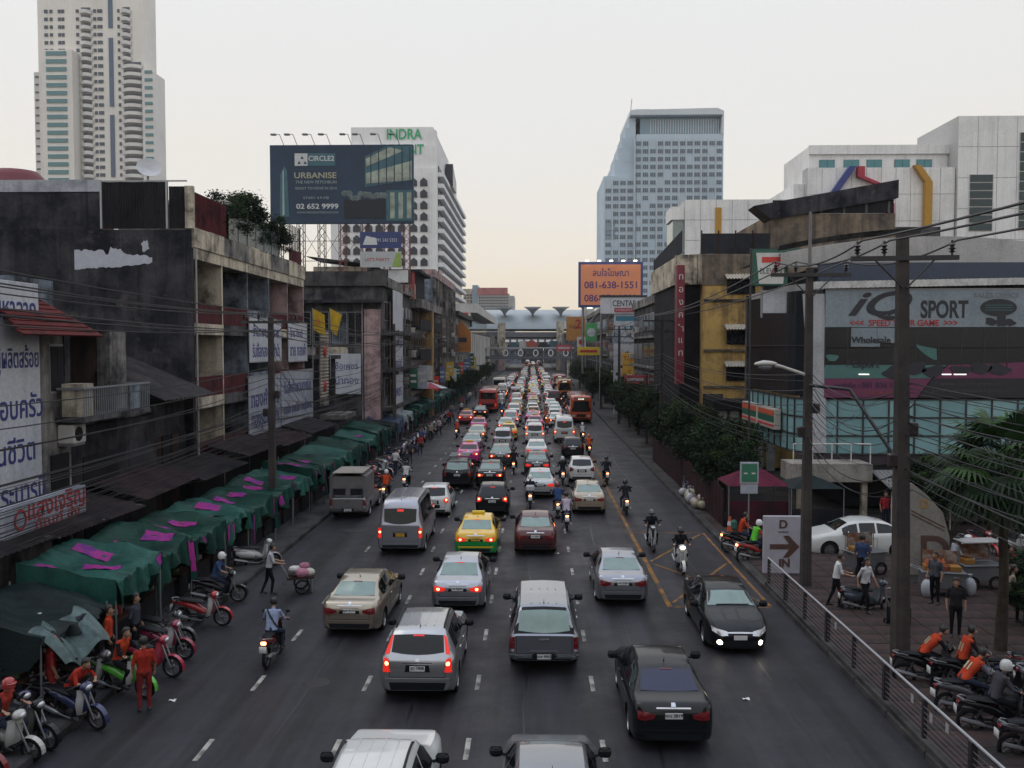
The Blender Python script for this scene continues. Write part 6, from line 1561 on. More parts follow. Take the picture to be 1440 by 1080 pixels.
for k, x in enumerate((-5.2, -4.0, -2.4, -1.0, .9, 2.0, 3.6, 5.2)):
    l_ = MB().cyl((x, .1, 26.4), (x - .25, -.5, 27.3), .03, n=5).cyl((x - .25, -.5, 27.3), (x - .5, -1.2, 27.15), .03, n=5).build("lamp_arm", LATG, bb_); MB().rbox((x - .55, -1.35, 27.1), (.5, .35, .14), .04).build("flood_lamp", mat("flood_grey", (.25, .24, .24), .5), l_)
for k, (z, h_, c, tx) in enumerate(((17.2, 1.45, (.035, .05, .16), "091 242 5323"), (15.5, 1.4, (.40, .42, .43), "LET'S PARTY"))):
    t = thing("lattice_sign", ("dark blue" if k == 0 else "pale party") + " banner tied to the lattice posts under the billboard", "sign", (-13.55, 79.4, z)); MB().rbox((0, 0, h_ / 2), (3.7, .06, h_), .01).build("panel", mat("lattice_banner_%d" % k, c, .6), t)
    lettering(tx, t, (.5 if k == 0 else -.3, -.04, h_ * .5), PAPER if k == 0 else REDINK, .4, width=1.9 if k == 0 else 2.2)
    if k: MB().prism([(1.0, .05), (1.8, .05), (1.8, 1.3), (1.4, 1.3)], 'y', -.05, -.035).build("green_wedge", mat("wedge_green", (.25, .36, .08), .6), t)
    else: MB().prism([(-1.6, .3), (-.3, .3), (-.4, .9), (-1.3, 1.1)], 'y', -.05, -.035).build("white_emblem", PAPER, t)
hb_ = thing("water_cistern", "grey box cistern with white board beneath the lattice banners", "cistern", (-13.2, 80.5, 13.4)); MB().rbox((-.9, 0, 1.0), (1.6, 1.2, 2.0), .05).build("shell", GREYC, hb_); MB().bb(.2, 2.0, -.5, -.44, .8, 1.9).build("board", PAPER, hb_)
# lower link between blocks so that the posts have a roof under them
lk = thing("rear_block", "grimy rear block carrying the lattice posts of the billboard", "building"); MB().bb(-27, -24.05, 73, 92, .14, 13.3).build("wall", GRIME, lk); MB().bb(-27, -23.9, 72.9, 74, 13.31, 14.4).build("parapet", GREYC, lk)

# --- hotel with pointed-arch windows
ht = thing("arcade_hotel", "white hotel slab with rows of small pointed-arch windows and ribbed balconies", "building")
HW = stain("hotel_white", (.78, .78, .78), (.62, .62, .63), .3, .1, .2)
hX, hY = -25.6, 238.
MB().bb(-54, hX, hY, 322, .1, 56).build("wall", HW, ht); MB().bb(-54, hX, hY + .5, 300, 56.01, 62).build("attic", HW, ht); MB().bb(-49, hX - 1.2, hY + 3, 285, 62.01, 67.5).build("crown_block", HW, ht)
MB().prism([(-27.0, 62), (hX - .1, 62), (hX - .1, 66), (-27.0, 66.8)], 'y', hY + 1, hY + 3).build("crown_corner", HW, ht)
arch = MB().prism([(-.95, -1.05), (.95, -1.05), (.95, .35), (.5, .75), (0, 1.15), (-.5, .75), (-.95, .35)], 'y', -.35, .02).mesh("arch_window")
AG = mat("arch_glass", (.03, .035, .045), .25, 0, .5, ior=1.4)
for j in range(13):
    for k in range(8):
        x = -29.0 - 2.75 * (k // 2 * 2 + (k % 2)) - (k // 2) * .5; z = 16 + 3.02 * j
        o = obj("arch_window", arch, AG, ht); o.location = (x, hY, z)
for f in range(16):   # ribbed balconies along the street side
    z = 9 + 3.02 * f; MB().bb(hX, hX + 1.6, hY + 3, 321, z, z + 1.1).build("balcony", HW, ht); MB().bb(hX + .02, hX + .25, hY + 3.5, 321, z + 1.15, z + 2.9).build("balcony_glass", AG, ht)
for k in range(8): MB().bb(-27.4, -27.1, hY - .5, hY - .02, 16, 55).build("fin", HW, ht) if k == 0 else None
MB().prism([(hY + 22, 55), (hY + 34, 55), (hY + 34, 58), (hY + 22, 61.5)], 'x', hX + .2, hX + 2.4).build("roof_canopy", AG, ht)
GRNL = mat("hotel_green", (.04, .36, .16), .5)
lettering("INDRA", ht, (-34.5, hY + 2.7, 65.6), GRNL, 3.8, bold=.08, width=9.5); lettering("REGENT", ht, (-34.5, hY + .2, 61.0), GRNL, 3.6, bold=.08, width=11)
# --- pale tower with curved balconies
tw = thing("residential_tower", "very tall cream residential tower with curved balconies and blue glass strips", "building")
TWM = stain("tower_cream", (.78, .755, .71), (.64, .62, .59), .3, .05, .2); TWC = stain("tower_pale", (.70, .69, .67), (.56, .56, .56), .3, .06, .2); TGL = mat("tower_glass", (.06, .075, .10), .2, 0, .5, ior=1.5); TTE = mat("tower_teal", (.10, .22, .24), .2, 0, .5, ior=1.5); TBL = mat("tower_blue", (.06, .10, .17), .15, 0, .5, ior=1.6)
ty = 350.; U = ty / 1250.
tx = lambda p: (p - 772) * U
tz = lambda q: 8.4 + (488 - q) * U
MB().bb(tx(62), tx(215), ty + 8, ty + 20, 0, tz(-60)).build("core", TWM, tw)
MB().bb(tx(47), tx(62) - .05, ty + 12, ty + 18, 0, tz(89)).build("wing", TWC, tw); MB().bb(tx(215) + .05, tx(233), ty + 6, ty + 16, 0, tz(97)).build("wing", TWC, tw)
MB().bb(tx(78), tx(122), ty + 2, ty + 7.95, 0, tz(69)).build("bay", TWM, tw)
wbm = MB(); wtm = MB(); wfr = MB(); n_f = 34
for f in range(46):
    z = 2 + 3.1 * f + 70 * 0
    if z > tz(-55): break
    lo_f = z < tz(72)
    for p in ((143, 146), (149, 155), (72, 76), (178, 180)): wbm.bb(tx(p[0]), tx(p[1]) + .3, ty + 7.7, ty + 7.98, z + .7, z + 2.0)
    if lo_f: wtm.bb(tx(85), tx(114), ty + 1.7, ty + 1.98, z + .6, z + 2.2)
    else:
        for p in (80, 92, 97, 118): wbm.bb(tx(p), tx(p + 4), ty + 7.7, ty + 7.98, z + .7, z + 2.0)
    if z < tz(100):
        wbm.bb(tx(49), tx(60), ty + 11.7, ty + 11.98, z + 1.2, z + 1.8); wtm.bb(tx(219), tx(230), ty + 5.7, ty + 5.98, z + .8, z + 1.9)
    for a, b, r in ((124, 141, 4.2), (184, 213 if z < tz(86) else 198, 4.6)):   # curved balconies
        n = 7; P = [(tx(a) + (tx(b) - tx(a)) * k / n, ty + 7.9 - r * sin(pi * (.06 + .88 * k / n)) * .55) for k in range(n + 1)]
        for (x0, y0), (x1, y1) in zip(P, P[1:]): wfr.add([(x0, y0, z), (x1, y1, z), (x1, y1, z + 1.35), (x0, y0, z + 1.35), (x0, ty + 7.95, z), (x1, ty + 7.95, z), (x1, ty + 7.95, z + 1.35), (x0, ty + 7.95, z + 1.35)], [(0, 1, 2, 3), (3, 2, 6, 7), (0, 4, 5, 1)])
        wbm.bb(tx(a) + .6, tx(b) - .6, ty + 7.6, ty + 7.97, z + 1.4, z + 2.7)
for mm, nm, m in ((wbm, "window_rows", TGL), (wtm, "teal_window_rows", TTE), (wfr, "balcony_rows", TWC)):
    o = mm.build(nm, m, tw, fix=False); o['kind'] = 'stuff'
for q0, q1 in ((-55, 32), (46, 143), (155, 243)): MB().bb(tx(165), tx(171), ty + 7.6, ty + 7.98, tz(q1), tz(q0)).build("blue_strip", TBL, tw)
# --- blue-grey hotel tower
ce = thing("glass_hotel_tower", "blue-grey stepped hotel tower with a recessed glazed crown", "building")
cy_ = 362.; V = cy_ / 1250.; ex = lambda p: (p - 749) * V; ez = lambda q: 8.4 + (488 - q) * V
CEW = stain("tower_blue_grey", (.50, .60, .68), (.40, .49, .57), .35, .06, .1); CEP = stain("tower_rib", (.60, .65, .69), (.5, .54, .58), .3, .06, .1); CEG = mat("tower_window", (.10, .14, .18), .15, 0, .5, ior=1.6); CED = mat("tower_crown_glass", (.17, .26, .33), .12, 0, .5, ior=1.6)
MB().bb(ex(848), ex(893), cy_ + 1, cy_ + 40, 0, ez(250)).build("low_block", CEW, ce)
for k, (p, q) in enumerate(((863, 226), (868, 210), (873, 196), (878, 182), (883, 168))): MB().bb(ex(p), ex(893) - .02 * k, cy_ + 2 + .3 * k, cy_ + 39 - k, 0, ez(q)).build("stepped_block", CEW, ce)
MB().bb(ex(893) + .05, ex(1013), cy_, cy_ + 42, 0, ez(193)).build("main_block", CEW, ce)
MB().bb(ex(899), ex(1010), cy_ + 3, cy_ + 40, ez(193) + .05, ez(167)).build("crown_glass", CED, ce)
MB().prism([(ex(884), ez(167)), (ex(884), ez(160)), (ex(1004), ez(158)), (ex(1013), ez(162)), (ex(1013), ez(167))], 'y', cy_ - .5, cy_ + 42).build("crown_roof", CEP, ce); MB().prism([(ex(1009.5), ez(193)), (ex(1013), ez(193)), (ex(1013), ez(162)), (ex(1011), ez(162))], 'y', cy_ - .4, cy_ + 40).build("crown_edge", CEP, ce)
for p, w in ((893, 20), (966, 18)): MB().bb(ex(p), ex(p + w), cy_ + 5, cy_ + 20, ez(159.5), ez(154)).build("plant_box", CEP, ce)
for k in range(28): MB().bb(ex(913 + 3.5 * k), ex(913 + 3.5 * k) + .25, cy_ + 2.8, cy_ + 2.98, ez(190), ez(170)).build("crown_fin", CEP, ce)
cols = [850 + 10.2 * k for k in range(16)]
wm_ = MB(); rb_ = MB()
random.seed(8)
for c_, p in enumerate(cols):
    top_q = 252 if p < 885 else 198
    for f in range(40):
        z = 2 + 3.1 * f
        if z + 2.4 > ez(top_q): break
        y = cy_ + 1 if p < 888 else cy_
        if random.random() < .9:
            for j in range(3): wm_.bb(ex(p) + .25 + j * .72, ex(p) + .25 + j * .72 + .58, y - .2, y - .02, z + .5, z + 2.1)
    rb_.bb(ex(p) - .35, ex(p) - .05, (cy_ + 1 if p < 888 else cy_) - .5, (cy_ + 1 if p < 888 else cy_) - .01, 0, ez(top_q + 1))
    rb_.bb(ex(p) + .15 - .25, ex(p) + .12, (cy_ + 1 if p < 888 else cy_) - .9, (cy_ + 1 if p < 888 else cy_) - .52, 0, ez(top_q + 8)) if c_ % 3 == 1 else None
for nm, mm, m in (("window_rows", wm_, CEG), ("rib_rows", rb_, CEP)): o = mm.build(nm, m, ce, fix=False); o['kind'] = 'stuff'
for k in range(7): MB().bb(ex(850) + 2.9 * (k % 2 == 0) * 0 + ex(0) * 0, ex(864), cy_ + .72, cy_ + .79, ez(315 + 6 * k) - 1.2, ez(315 + 6 * k)).build("dark_bay", CED, ce) if k < 4 else None
MB().cyl((ex(886), cy_ + 5, ez(160)), (ex(888), cy_ + 5, ez(140)), .15).build("antenna", STEEL, ce)
# --- far blocks on the axis
fb = thing("far_office_block", "far pale office block with a red roof banner beyond the station", "building")
gy = 620.; G_ = gy / 1250.; fx = lambda p: (p - 749) * G_; fz = lambda q: 8.4 + (488 - q) * G_
MB().bb(fx(672), fx(716), gy, gy + 40, 0, fz(413)).build("wall", WHT, fb); MB().bb(fx(716) + .1, fx(723), gy + 2, gy + 40, 0, fz(416)).build("wing", WHT, fb); MB().bb(fx(651), fx(664), gy + 3, gy + 40, 0, fz(406)).build("wing", CREAM, fb); MB().bb(fx(664) + .1, fx(672) - .1, gy + 1, gy + 40, 0, fz(401)).build("stair_tower", mat("stair_blue", (.24, .32, .38), .6), fb)
MB().bb(fx(672), fx(714), gy - 1, gy - .1, fz(415), fz(405)).build("banner", mat("far_banner", (.38, .12, .12), .6, var=.4, scale=.3), fb)
o = MB()
for r_ in range(7):
    for k in range(12): o.bb(fx(673.5 + 3.5 * k), fx(675.7 + 3.5 * k), gy - .3, gy - .05, fz(420 + 4 * r_), fz(417.8 + 4 * r_))
    for k in range(3): o.bb(fx(653 + 4 * k), fx(655 + 4 * k), gy + 2.6, gy + 2.95, fz(416 + 4 * r_), fz(413.8 + 4 * r_))
o = o.build("window_rows", AG, fb, fix=False); o['kind'] = 'stuff'
# --- elevated rail station with scalloped barrel roof
st = thing("rail_station", "elevated rail station with a scalloped silver barrel roof crossing the street", "station")
sy = 330.; SS = sy / 1250.; sx_ = lambda p: (p - 749) * SS; sz = lambda q: 8.4 + (488 - q) * SS
ROOF = mat("station_roof", (.33, .38, .41), .5, .2, var=.1, scale=.2); EDGE_GREY = mat("station_grey", (.14, .15, .17), .6)  # silver roof and a darker grey for the platform edge
bays = [628 + 40 * k for k in range(7)]
for k, p in enumerate(bays):
    x0, x1 = sx_(p), sx_(p + 40)
    MB().grid(lambda u, v: (x0 + (x1 - x0) * u, sy + 26 - 26 * cos(pi * (.04 + .92 * v)), sz(467) + (sz(432) - sz(467)) * sin(pi * (.02 + .96 * v)) ** .75 * (1 - .03 * (2 * u - 1) ** 4)), 12, 18).build("roof_shell", ROOF, st, 60)
    tp = MB()
    for j in range(6):
        a, b = j / 6, (j + 1) / 6; w0, w1 = (.25 + 2.9 * a ** 2.4), (.25 + 2.9 * b ** 2.4); z0, z1 = sz(446) + (sz(431.5) - sz(446)) * a, sz(446) + (sz(431.5) - sz(446)) * b
        tp.prism([(x1 + .25 - w0, z0), (x1 + .25 + w0, z0), (x1 + .25 + w1, z1), (x1 + .25 - w1, z1)], 'y', sy + 5 - .9 * j, sy + 7)
    tp.build("funnel", mat("funnel_grey", (.30, .33, .36), .5), st)
MB().bb(-120, 130, sy - 1, sy + 54, sz(474), sz(467)).build("platform_edge", EDGE_GREY, st); MB().bb(-120, 130, sy + 2, sy + 50, sz(482), sz(475)).build("concourse", mat("concourse_pale", (.30, .29, .30), .6), st); MB().bb(-120, 130, sy - 2, sy + 52, sz(488), sz(483)).build("viaduct_girder", stain("viaduct", (.26, .25, .25), (.16, .16, .16), .4, .2, .3), st)
o = MB()
for k in range(48): o.bb(-60 + 2.6 * k, -58.2 + 2.6 * k, sy + 1.7, sy + 1.97, sz(481), sz(477.5))
o = o.build("concourse_lights", glow("concourse_light", (.9, .92, 1.0), .35, (.4, .4, .4)), st); o['kind'] = 'stuff'
for p, q in ((706, 455), (787, 453), (652, 460), (850, 460)): MB().bb(sx_(p - 5), sx_(p + 5), sy - 8, sy - 3, 0, sz(q)).build("viaduct_pier", CREAM, st)
mk = thing("market_building", "cluttered market fronts and pale hoardings below the viaduct", "building", (0, 318, 0))
random.seed(4)
for k in range(14):
    if -13 < -26 + 4 * k < 9: continue
    MB().bb(-26 + 4 * k, -22.4 + 4 * k, -1 - .3 * (k % 3), 2, 0, random.uniform(6, 9.6)).build("shop_unit", (CREAM, BLUEW, WHT, PINKW, GREYC, TEALB)[k % 6], mk)
MB().bb(-14, 10, .2, .6, 8.0, 9.2).build("link_beam", GREYC, mk)
for k in range(6): MB().bb(-12 + 3.6 * k, -9 + 3.6 * k, -.2, .1, 7.9, 9.8 + .4 * (k % 3)).build("hoarding_panel", (CREAM, TEALB, WHT, PINKW, GREYC, TEALB)[k], mk)
MB().prism([(-2, 8.5), (.5, 8.0), (2, 9.5), (0, 11), (-2.4, 10.2)], 'y', -.6, -.3).build("red_hoarding", mat("hoard_red", (.4, .09, .06), .6), mk)
# --- footbridge over the street
fbg = thing("footbridge", "covered footbridge with diamond trusses and white oval panels across the far street", "footbridge", (0, 238, 0))
BRG = mat("bridge_blue_grey", (.07, .085, .11), .5); BRP = mat("bridge_pale", (.33, .34, .35), .6)
MB().bb(-13, 11, -1.4, 1.4, 5.2, 5.6).build("deck", BRG, fbg); MB().bb(-13, 11, -1.8, 1.8, 8.0, 8.35).build("roof", BRP, fbg); MB().bb(-13, 11, -1.5, -1.42, 5.65, 6.0).build("kick_board", BRG, fbg)
for k in range(6):
    x = -11.2 + 4.0 * k
    MB().cyl((x + .9, -1.45, 5.8), (x + 3.1, -1.45, 7.9), .11, n=5).build("truss_diagonal", BRG, fbg); MB().cyl((x + .9, -1.45, 7.9), (x + 3.1, -1.45, 5.8), .11, n=5).build("truss_diagonal", BRG, fbg)
    if k < 5:
        o_ = [(x + 4.0 + .75 * cos(a) * min(1, 1.15 - .0), 6.85 + .95 * sin(a)) for a in [2 * pi * j / 16 for j in range(16)]]; i_ = [(x + 4.0 + .48 * cos(a), 6.85 + .66 * sin(a)) for a in [2 * pi * j / 16 for j in range(16)]]
        r_ = MB()
        for j in range(16): r_.prism([o_[j], o_[(j + 1) % 16], i_[(j + 1) % 16], i_[j]], 'y', -1.65, -1.5)
        r_.build("white_ring", mat("ring_white", (.6, .61, .62), .5), fbg)
for x in (-12.4, 9.6): MB().bb(x - .4, x + .4, -.6, .6, 0, 5.2).build("pier", CREAM, fbg)
for k in range(25): MB().bb(-13 + k, -12.93 + k, 1.3, 1.36, 5.6, 8.0).build("railing_post", BRG, fbg) if k % 2 else None
# --- orange advertising board
ob = thing("orange_billboard", "orange advertising billboard with a blue border and telephone numbers on posts", "billboard", (13.05, 150, 0))
MB().rbox((0, 0, 18.85), (10.8, .5, 7.6), .05).build("border", mat("board_blue", (.05, .06, .19), .5), ob); MB().bb(-5.0, 5.0, -.3, -.252, 15.45, 22.2).build("face", mat("board_orange", (.74, .27, .13), .6, var=.08, scale=.3), ob)
PUR = mat("board_purple_ink", (.09, .04, .16), .6)
lettering("สนใจโฆษณา", ob, (0, -.31, 20.9), PUR, 1.5, bold=.02, width=6.0); lettering("081-638-1551", ob, (0, -.31, 18.8), PUR, 1.6, bold=.025, width=8.8); lettering("086-376-1522", ob, (0, -.31, 16.6), PUR, 1.6, bold=.025, width=8.8)
for k in range(5): o = MB().cyl((-4 + 2 * k, 0, 22.6), (-4 + 2 * k, -1.0, 22.9), .05).build("lamp_arm", STEEL, ob); MB().rbox((-4 + 2 * k, -1.0, 22.75), (.6, .3, .18), .04).build("lamp", glow("board_lamp", (1, .92, .75), 4.0), o)
for x in (-4.6, -1.5, 1.5, 4.6): MB().cyl((x, .4, 0), (x, .4, 15.2), .18, n=8).build("post", STEEL, ob)
for k in range(4): MB().cyl((-4.6 + 3.05 * k, .4, 11), (-1.55 + 3.05 * k, .4, 15), .06, n=5).build("brace", STEEL, ob)
fk = thing("roof_floodlight", "small white box with a lit floodlight on the station end", "floodlight", (20.3, 329, 22.0)); MB().bb(-2.2, 2.2, 0, 2, -3, 2.6).build("housing", WHT, fk); MB().bb(-.2, 1.6, -.2, -.01, .6, 1.9).build("lamp", glow("flood_lit", (1, 1, .95), 3.0), fk); MB().bb(-1, -.4, 0, .6, -14, -3).build("post", STEEL, fk)
# roof plants on the balcony block
for k, (x, y, s) in enumerate(((-16.1, 45.8, .62), (-16.4, 48.6, .8), (-16.3, 51.2, .55), (-16.2, 53.6, .7), (-16.6, 56.0, .6))):
    tree(x, y, 13.0, s, k + 1, ("bushy", "tall feathery", "low", "broad", "ragged")[k] + " potted tree in the rooftop garden of the balcony block", "roof_tree", "rooftop garden trees")
# ------------------------------------------------------------------ market stalls on the western pavement
TARP = [stain("tarp_green", (.009, .056, .042), (.0035, .019, .016), .45, 1.0, .2, rough=.38, bump=.9), stain("tarp_teal", (.024, .105, .086), (.009, .042, .037), .45, 1.0, .2, rough=.38, bump=.9), stain("tarp_dark", (.012, .022, .024), (.006, .011, .013), .45, 1.0, .2, rough=.4, bump=.9), stain("tarp_blue", (.05, .08, .13), (.025, .04, .07), .45, 1.0, .2, rough=.5), stain("tarp_pale", (.26, .31, .31), (.12, .16, .16), .45, 1.0, .2, rough=.5)]
PINK = stain("tarp_pink_print", (.36, .035, .24), (.07, .028, .22), .42, 1.6, .1, rough=.5)
GOODS = [mat("goods_%d" % i, c, .7, var=.3, scale=9) for i, c in enumerate(((.25, .04, .04), (.05, .07, .2), (.3, .22, .05), (.35, .33, .3), (.03, .03, .035), (.12, .2, .1)))]
random.seed(17)
def stall(y0, y1, zf, zb, tm, label, npatch, near, grp=None, skirt=.8):
    t = thing("market_stall", label, "market stall", (0, 0, .14), 0, grp); ph = random.uniform(0, 6); sag = random.uniform(.12, .34); pw = random.uniform(.8, 1.7); tilt = random.uniform(-.3, .3)
    xb, xf = -13.5, -10.95 + random.uniform(-.12, .12)
    def R(u, v):
        y = y0 + (y1 - y0) * u
        if v <= 1:
            return (xb + (xf - xb) * v, y, zb + (zf - zb) * v ** pw - sag * sin(pi * u) * sin(pi * min(1, v * 1.1)) - .07 * abs(sin(pi * (u * 2 + ph))) * v + .045 * sin(9 * u + ph + 5 * v) + .03 * sin(21 * u * (1 + .4 * v) + ph) * v + .03 * sin(13 * v + 11 * u + 2 * ph) + tilt * (u - .5) + .035 * abs(sin(31 * u + 7 * v * u + ph)) * (.3 + v) - .03 * abs(sin(19 * v + 23 * u)))
        w = v - 1; p = R(u, 1)
        L_ = skirt * (.25 + .75 * abs(sin(pi * (u + ph)) ** 1)) * (1.25 if (u < .14 or u > .86) else .8)
        return (p[0] + .11 * w * sin(23 * u + ph) + .06 * w * sin(47 * u + 2 * ph) + .05 * w, y, p[2] - L_ * w * (1 + .12 * sin(15 * u + ph)))
    n = 44 if near else 16
    mb = MB().grid(lambda u, v: R(u, v * 2), n, 16 if near else 8); mb.grid(lambda u, v: tuple(Vector(R(u, v * 2)) - Vector((.0, 0, .012))), n, 16 if near else 8)
    mb.build("tarp", tm, t, 70)
    for sy, u in ((y0, 0), (y1, 1)):
        q = MB().grid(lambda a, b: (R(u, a)[0], sy + .06 * sin(8 * a + ph) * b, R(u, a)[2] - b * (zb - .5) * (.25 + .75 * (1 - a) ** .6)), 10, 6)
        if near or u == 0: q.build("side_curtain", tm, t, 70)
    for x in (xb + .05, xf - .05):
        for y in (y0 + .06, y1 - .06): MB().cyl((x, y, 0), (x, y, (zb if x < -12 else zf) - .02), .025, n=6).build("leg", STEEL, t)
    for k in range(npatch):
        u0 = random.uniform(.06, .75) if npatch < 3 else (k + .15) / npatch; v0 = random.uniform(.1, .5); du, dv = random.uniform(.10, .17), random.uniform(.28, .42)
        mb = MB().grid(lambda a, b: tuple(Vector(R(min(1, u0 + du * a), v0 + dv * b)) + Vector((.004, 0, .022))), 6, 6).grid(lambda a, b: tuple(Vector(R(min(1, u0 + du * a), v0 + dv * b)) + Vector((.002, 0, .012))), 6, 6); mb.build("pink_panel", PINK, t, 70)
        if k % 2 == 0:
            u1 = random.choice((.03, .2, .82, .9)); mb = MB().grid(lambda a, b: tuple(Vector(R(min(1, u1 + .09 * a), 1.12 + .7 * b)) + Vector((.02, 0, .0))), 4, 5).grid(lambda a, b: tuple(Vector(R(min(1, u1 + .09 * a), 1.12 + .7 * b)) + Vector((.012, 0, .0))), 4, 5); mb.build("pink_panel", PINK, t, 70)
    MB().bb(xb + .3, xf - .5, y0 + .15, y1 - .15, .72, .78).build("table_top", BROWNW, t)
    MB().bb(xb + .34, xf - .56, y0 + .18, y1 - .18, .05, .715).build("table_skirt", DARKW, t)
    if near:
        g = MB()
        for k in range(16): 
            x, y = random.uniform(xb + .5, xf - .7), random.uniform(y0 + .3, y1 - .3); s = random.uniform(.08, .2)
            MB().rbox((x, y, .78 + s * .5), (s * 1.6, s * 1.3, s), .02, random.uniform(0, 3)).build("goods_box", random.choice(GOODS), t)
    for k in range(3): MB().grid(lambda a, b: (xb + .25, y0 + .3 + (y1 - y0 - .5) * (k + a * .8) / 3, 1.9 - .9 * b), 4, 3).build("hanging_cloth", random.choice(GOODS), t)
    return t
stall(19.2, 22.4, 1.75, 2.25, TARP[2], "low stall under a tattered blackish tarpaulin, added for the dark hollow by the orange vests", 0, True, None, .3)  # blackish stall added; its dark sheet stands for a shaded hollow
ragged = MB().grid(lambda u, v: (-11.3 + .9 * v + .1 * sin(9 * u), 19.3 + 2.0 * u, 1.98 - .75 * v ** 1.5 + .12 * sin(7 * u + 2 * v) + .05 * sin(19 * u)), 24, 8); ragged.grid(lambda u, v: (-11.3 + .9 * v + .1 * sin(9 * u), 19.3 + 2.0 * u, 1.97 - .75 * v ** 1.5 + .12 * sin(7 * u + 2 * v) + .05 * sin(19 * u)), 24, 8)
tag(ragged.build("torn_sheet", stain("torn_pale_sheet", (.10, .15, .15), (.03, .05, .055), .5, 2, .2, rough=.4), smooth=70), "torn pale plastic sheet hanging over the front of the blackish stall", "plastic sheet")
y = 22.7; k = 0
while y < 172:
    L_ = random.uniform(2.5, 3.3); near = y < 48
    ti = 0 if k % 3 else 1
    if 70 < y < 74: ti = 3
    elif 74 < y < 80: ti = 4
    elif random.random() < .12 and k > 3: ti = 2
    zf = 2.02 + random.uniform(-.16, .18) + (.3 if y > 60 else 0); zb = zf + random.uniform(.28, .45)
    npch = 3 if y < 45 else (2 if y < 60 and k % 2 else (1 if k % 4 == 0 else 0))
    desc = ("deep green", "teal green", "blackish", "blue", "pale grey")[ti]
    pk = (" with bright pink printed panels" if npch >= 2 else (" with a single pink panel" if npch else " without any print"))
    grp = "%s tarp stalls%s" % (desc, pk)
    stall(y, y + L_, zf, zb, TARP[ti], "%s market stall past the torn sheet, %s tarpaulin%s" % (nth(k + 1), desc, pk), npch, near, grp, (.8, 1.25, 1.0)[k % 3])
    y += L_ + random.uniform(.02, .22); k += 1

# ------------------------------------------------------------------ traffic
SIL, GRY, DGR, BLKC, WHI, GLD, RED, PNK = (.40, .41, .43), (.22, .23, .25), (.10, .105, .115), (.004, .005, .007), (.58, .59, .58), (.33, .285, .22), (.07, .010, .014), (.50, .04, .21)
place('suv', -2.62, 12.7, WHI, "white sport utility car whose ribbed roof fills the edge of the road", "sport_utility_car", lit=0)
place('sedan', .33, 12.9, GRY, "grey saloon car whose pale roof just shows behind the silver pickup", "saloon_car", .5, lit=0, film=True)
place('suv', -2.70, 20.5, SIL, "silver sport utility car with glowing pillar lamps and dark rear glass", "sport_utility_car", .85, lit=2, reg="ฎว 7808")
place('canopy_pickup', .30, 22.4, (.24, .255, .29), "metallic grey pickup with a hard canopy and pale green rear glass", "pickup_truck", .85, lit=0, film=True, reg="ฒษ 9902", cat='pickup')
place('sedan', 2.92, 18.1, BLKC, "glossy black saloon with blue-tinted rear glass and dark red lamps", "saloon_car", lit=0, reg="ฌน 3819", glass=GLASS_BLUE)
place('sedan', 5.66, 24.0, BLKC, "black saloon with round lit fog lamps driving against the queue", "saloon_car", lit=1, oncoming=True, film=True)
place('sedan', 2.92, 28.4, (.28, .29, .33), "grey-silver saloon with pale rear glass beside the yellow line", "saloon_car", .85, lit=0, film=True, reg="กท 5261")
place('sedan', -5.22, 25.2, (.34, .295, .235), "champagne gold saloon with pale rear glass and unlit lamps", "saloon_car", .8, lit=0, film=True, rz=radians(-1.5), reg="ญค 4177")
place('sedan', -2.36, 27.6, (.36, .375, .42), "silver saloon with bright brake lamps ahead of the sport utility car", "saloon_car", .85, lit=2, film=True, reg="ชจ 8034")
t = place('sedan', -2.25, 34.8, (.66, .40, .015), "yellow and green taxi with glowing brake lamps", "taxi", lit=2, plate=PLATE_Y, reg="ทว 9416", film=True, cat='taxi'); taxi_split(t, paint((.01, .24, .05))); roof_sign(t)
place('sedan', .12, 35.4, RED, "dark maroon saloon with a pale roof reflection beside the taxi", "saloon_car", .2, lit=0, film=True, reg="วบ 2850")
place('van', -5.32, 35.3, (.33, .34, .385), "silver high-roof passenger van with an orange plate", "passenger_van", .75, lit=2, plate=PLATE_Y, reg="นข 6371", cat='van')
place('hatch', -4.90, 43.4, WHI, "white hatchback half hidden behind the silver high-roof van", "hatchback_car", lit=2)
place('hatch', -2.0, 43.7, BLKC, "black hatchback with a single bright brake lamp in the queue", "hatchback_car", lit=2)
place('sedan', .43, 48.8, SIL, "silver coupe-like saloon with a pale roof among the motorbikes", "saloon_car", .5, lit=1, film=True)
place('sedan', 2.85, 44.2, (.32, .26, .19), "brown-gold saloon with red lamps beside the riders in white", "saloon_car", .5, lit=0, film=True, reg="พก 1127")
t = place('suv', -4.45, 52, BLKC, "black sport utility car with a roof rack next to the pink taxi", "sport_utility_car", lit=0, film=True)
for yy in (-.6, -.1, .4, .9): MB().cyl((-.62, yy, 1.80), (.62, yy, 1.80), .025, n=6).build("rack_bar", STEEL, t)
place('sedan', -2.55, 52.5, BLKC, "black saloon with twin bright brake lamps behind the dark hatchback", "saloon_car", lit=2, film=True)
place('sedan', .30, 57, (.02, .024, .03), "black saloon with red lamps directly behind the silver coupe-like saloon", "saloon_car", lit=1, film=True)
place('hatch', 3.05, 54.7, WHI, "white hatchback with black rear glass near the yellow line", "hatchback_car", lit=0)
t = place('sedan', -4.6, 62.9, PNK, "bright pink taxi with glowing brake lamps", "taxi", lit=2, cat='taxi', plate=PLATE_Y); roof_sign(t)
place('sedan', -2.25, 61.8, (.05, .055, .06), "charcoal saloon with brake lamps beside the pink taxi", "saloon_car", .3, lit=2, film=True)
place('sedan', .3, 65, WHI, "white saloon with dark lamps ahead of the silver minivan", "saloon_car", lit=1, film=True)
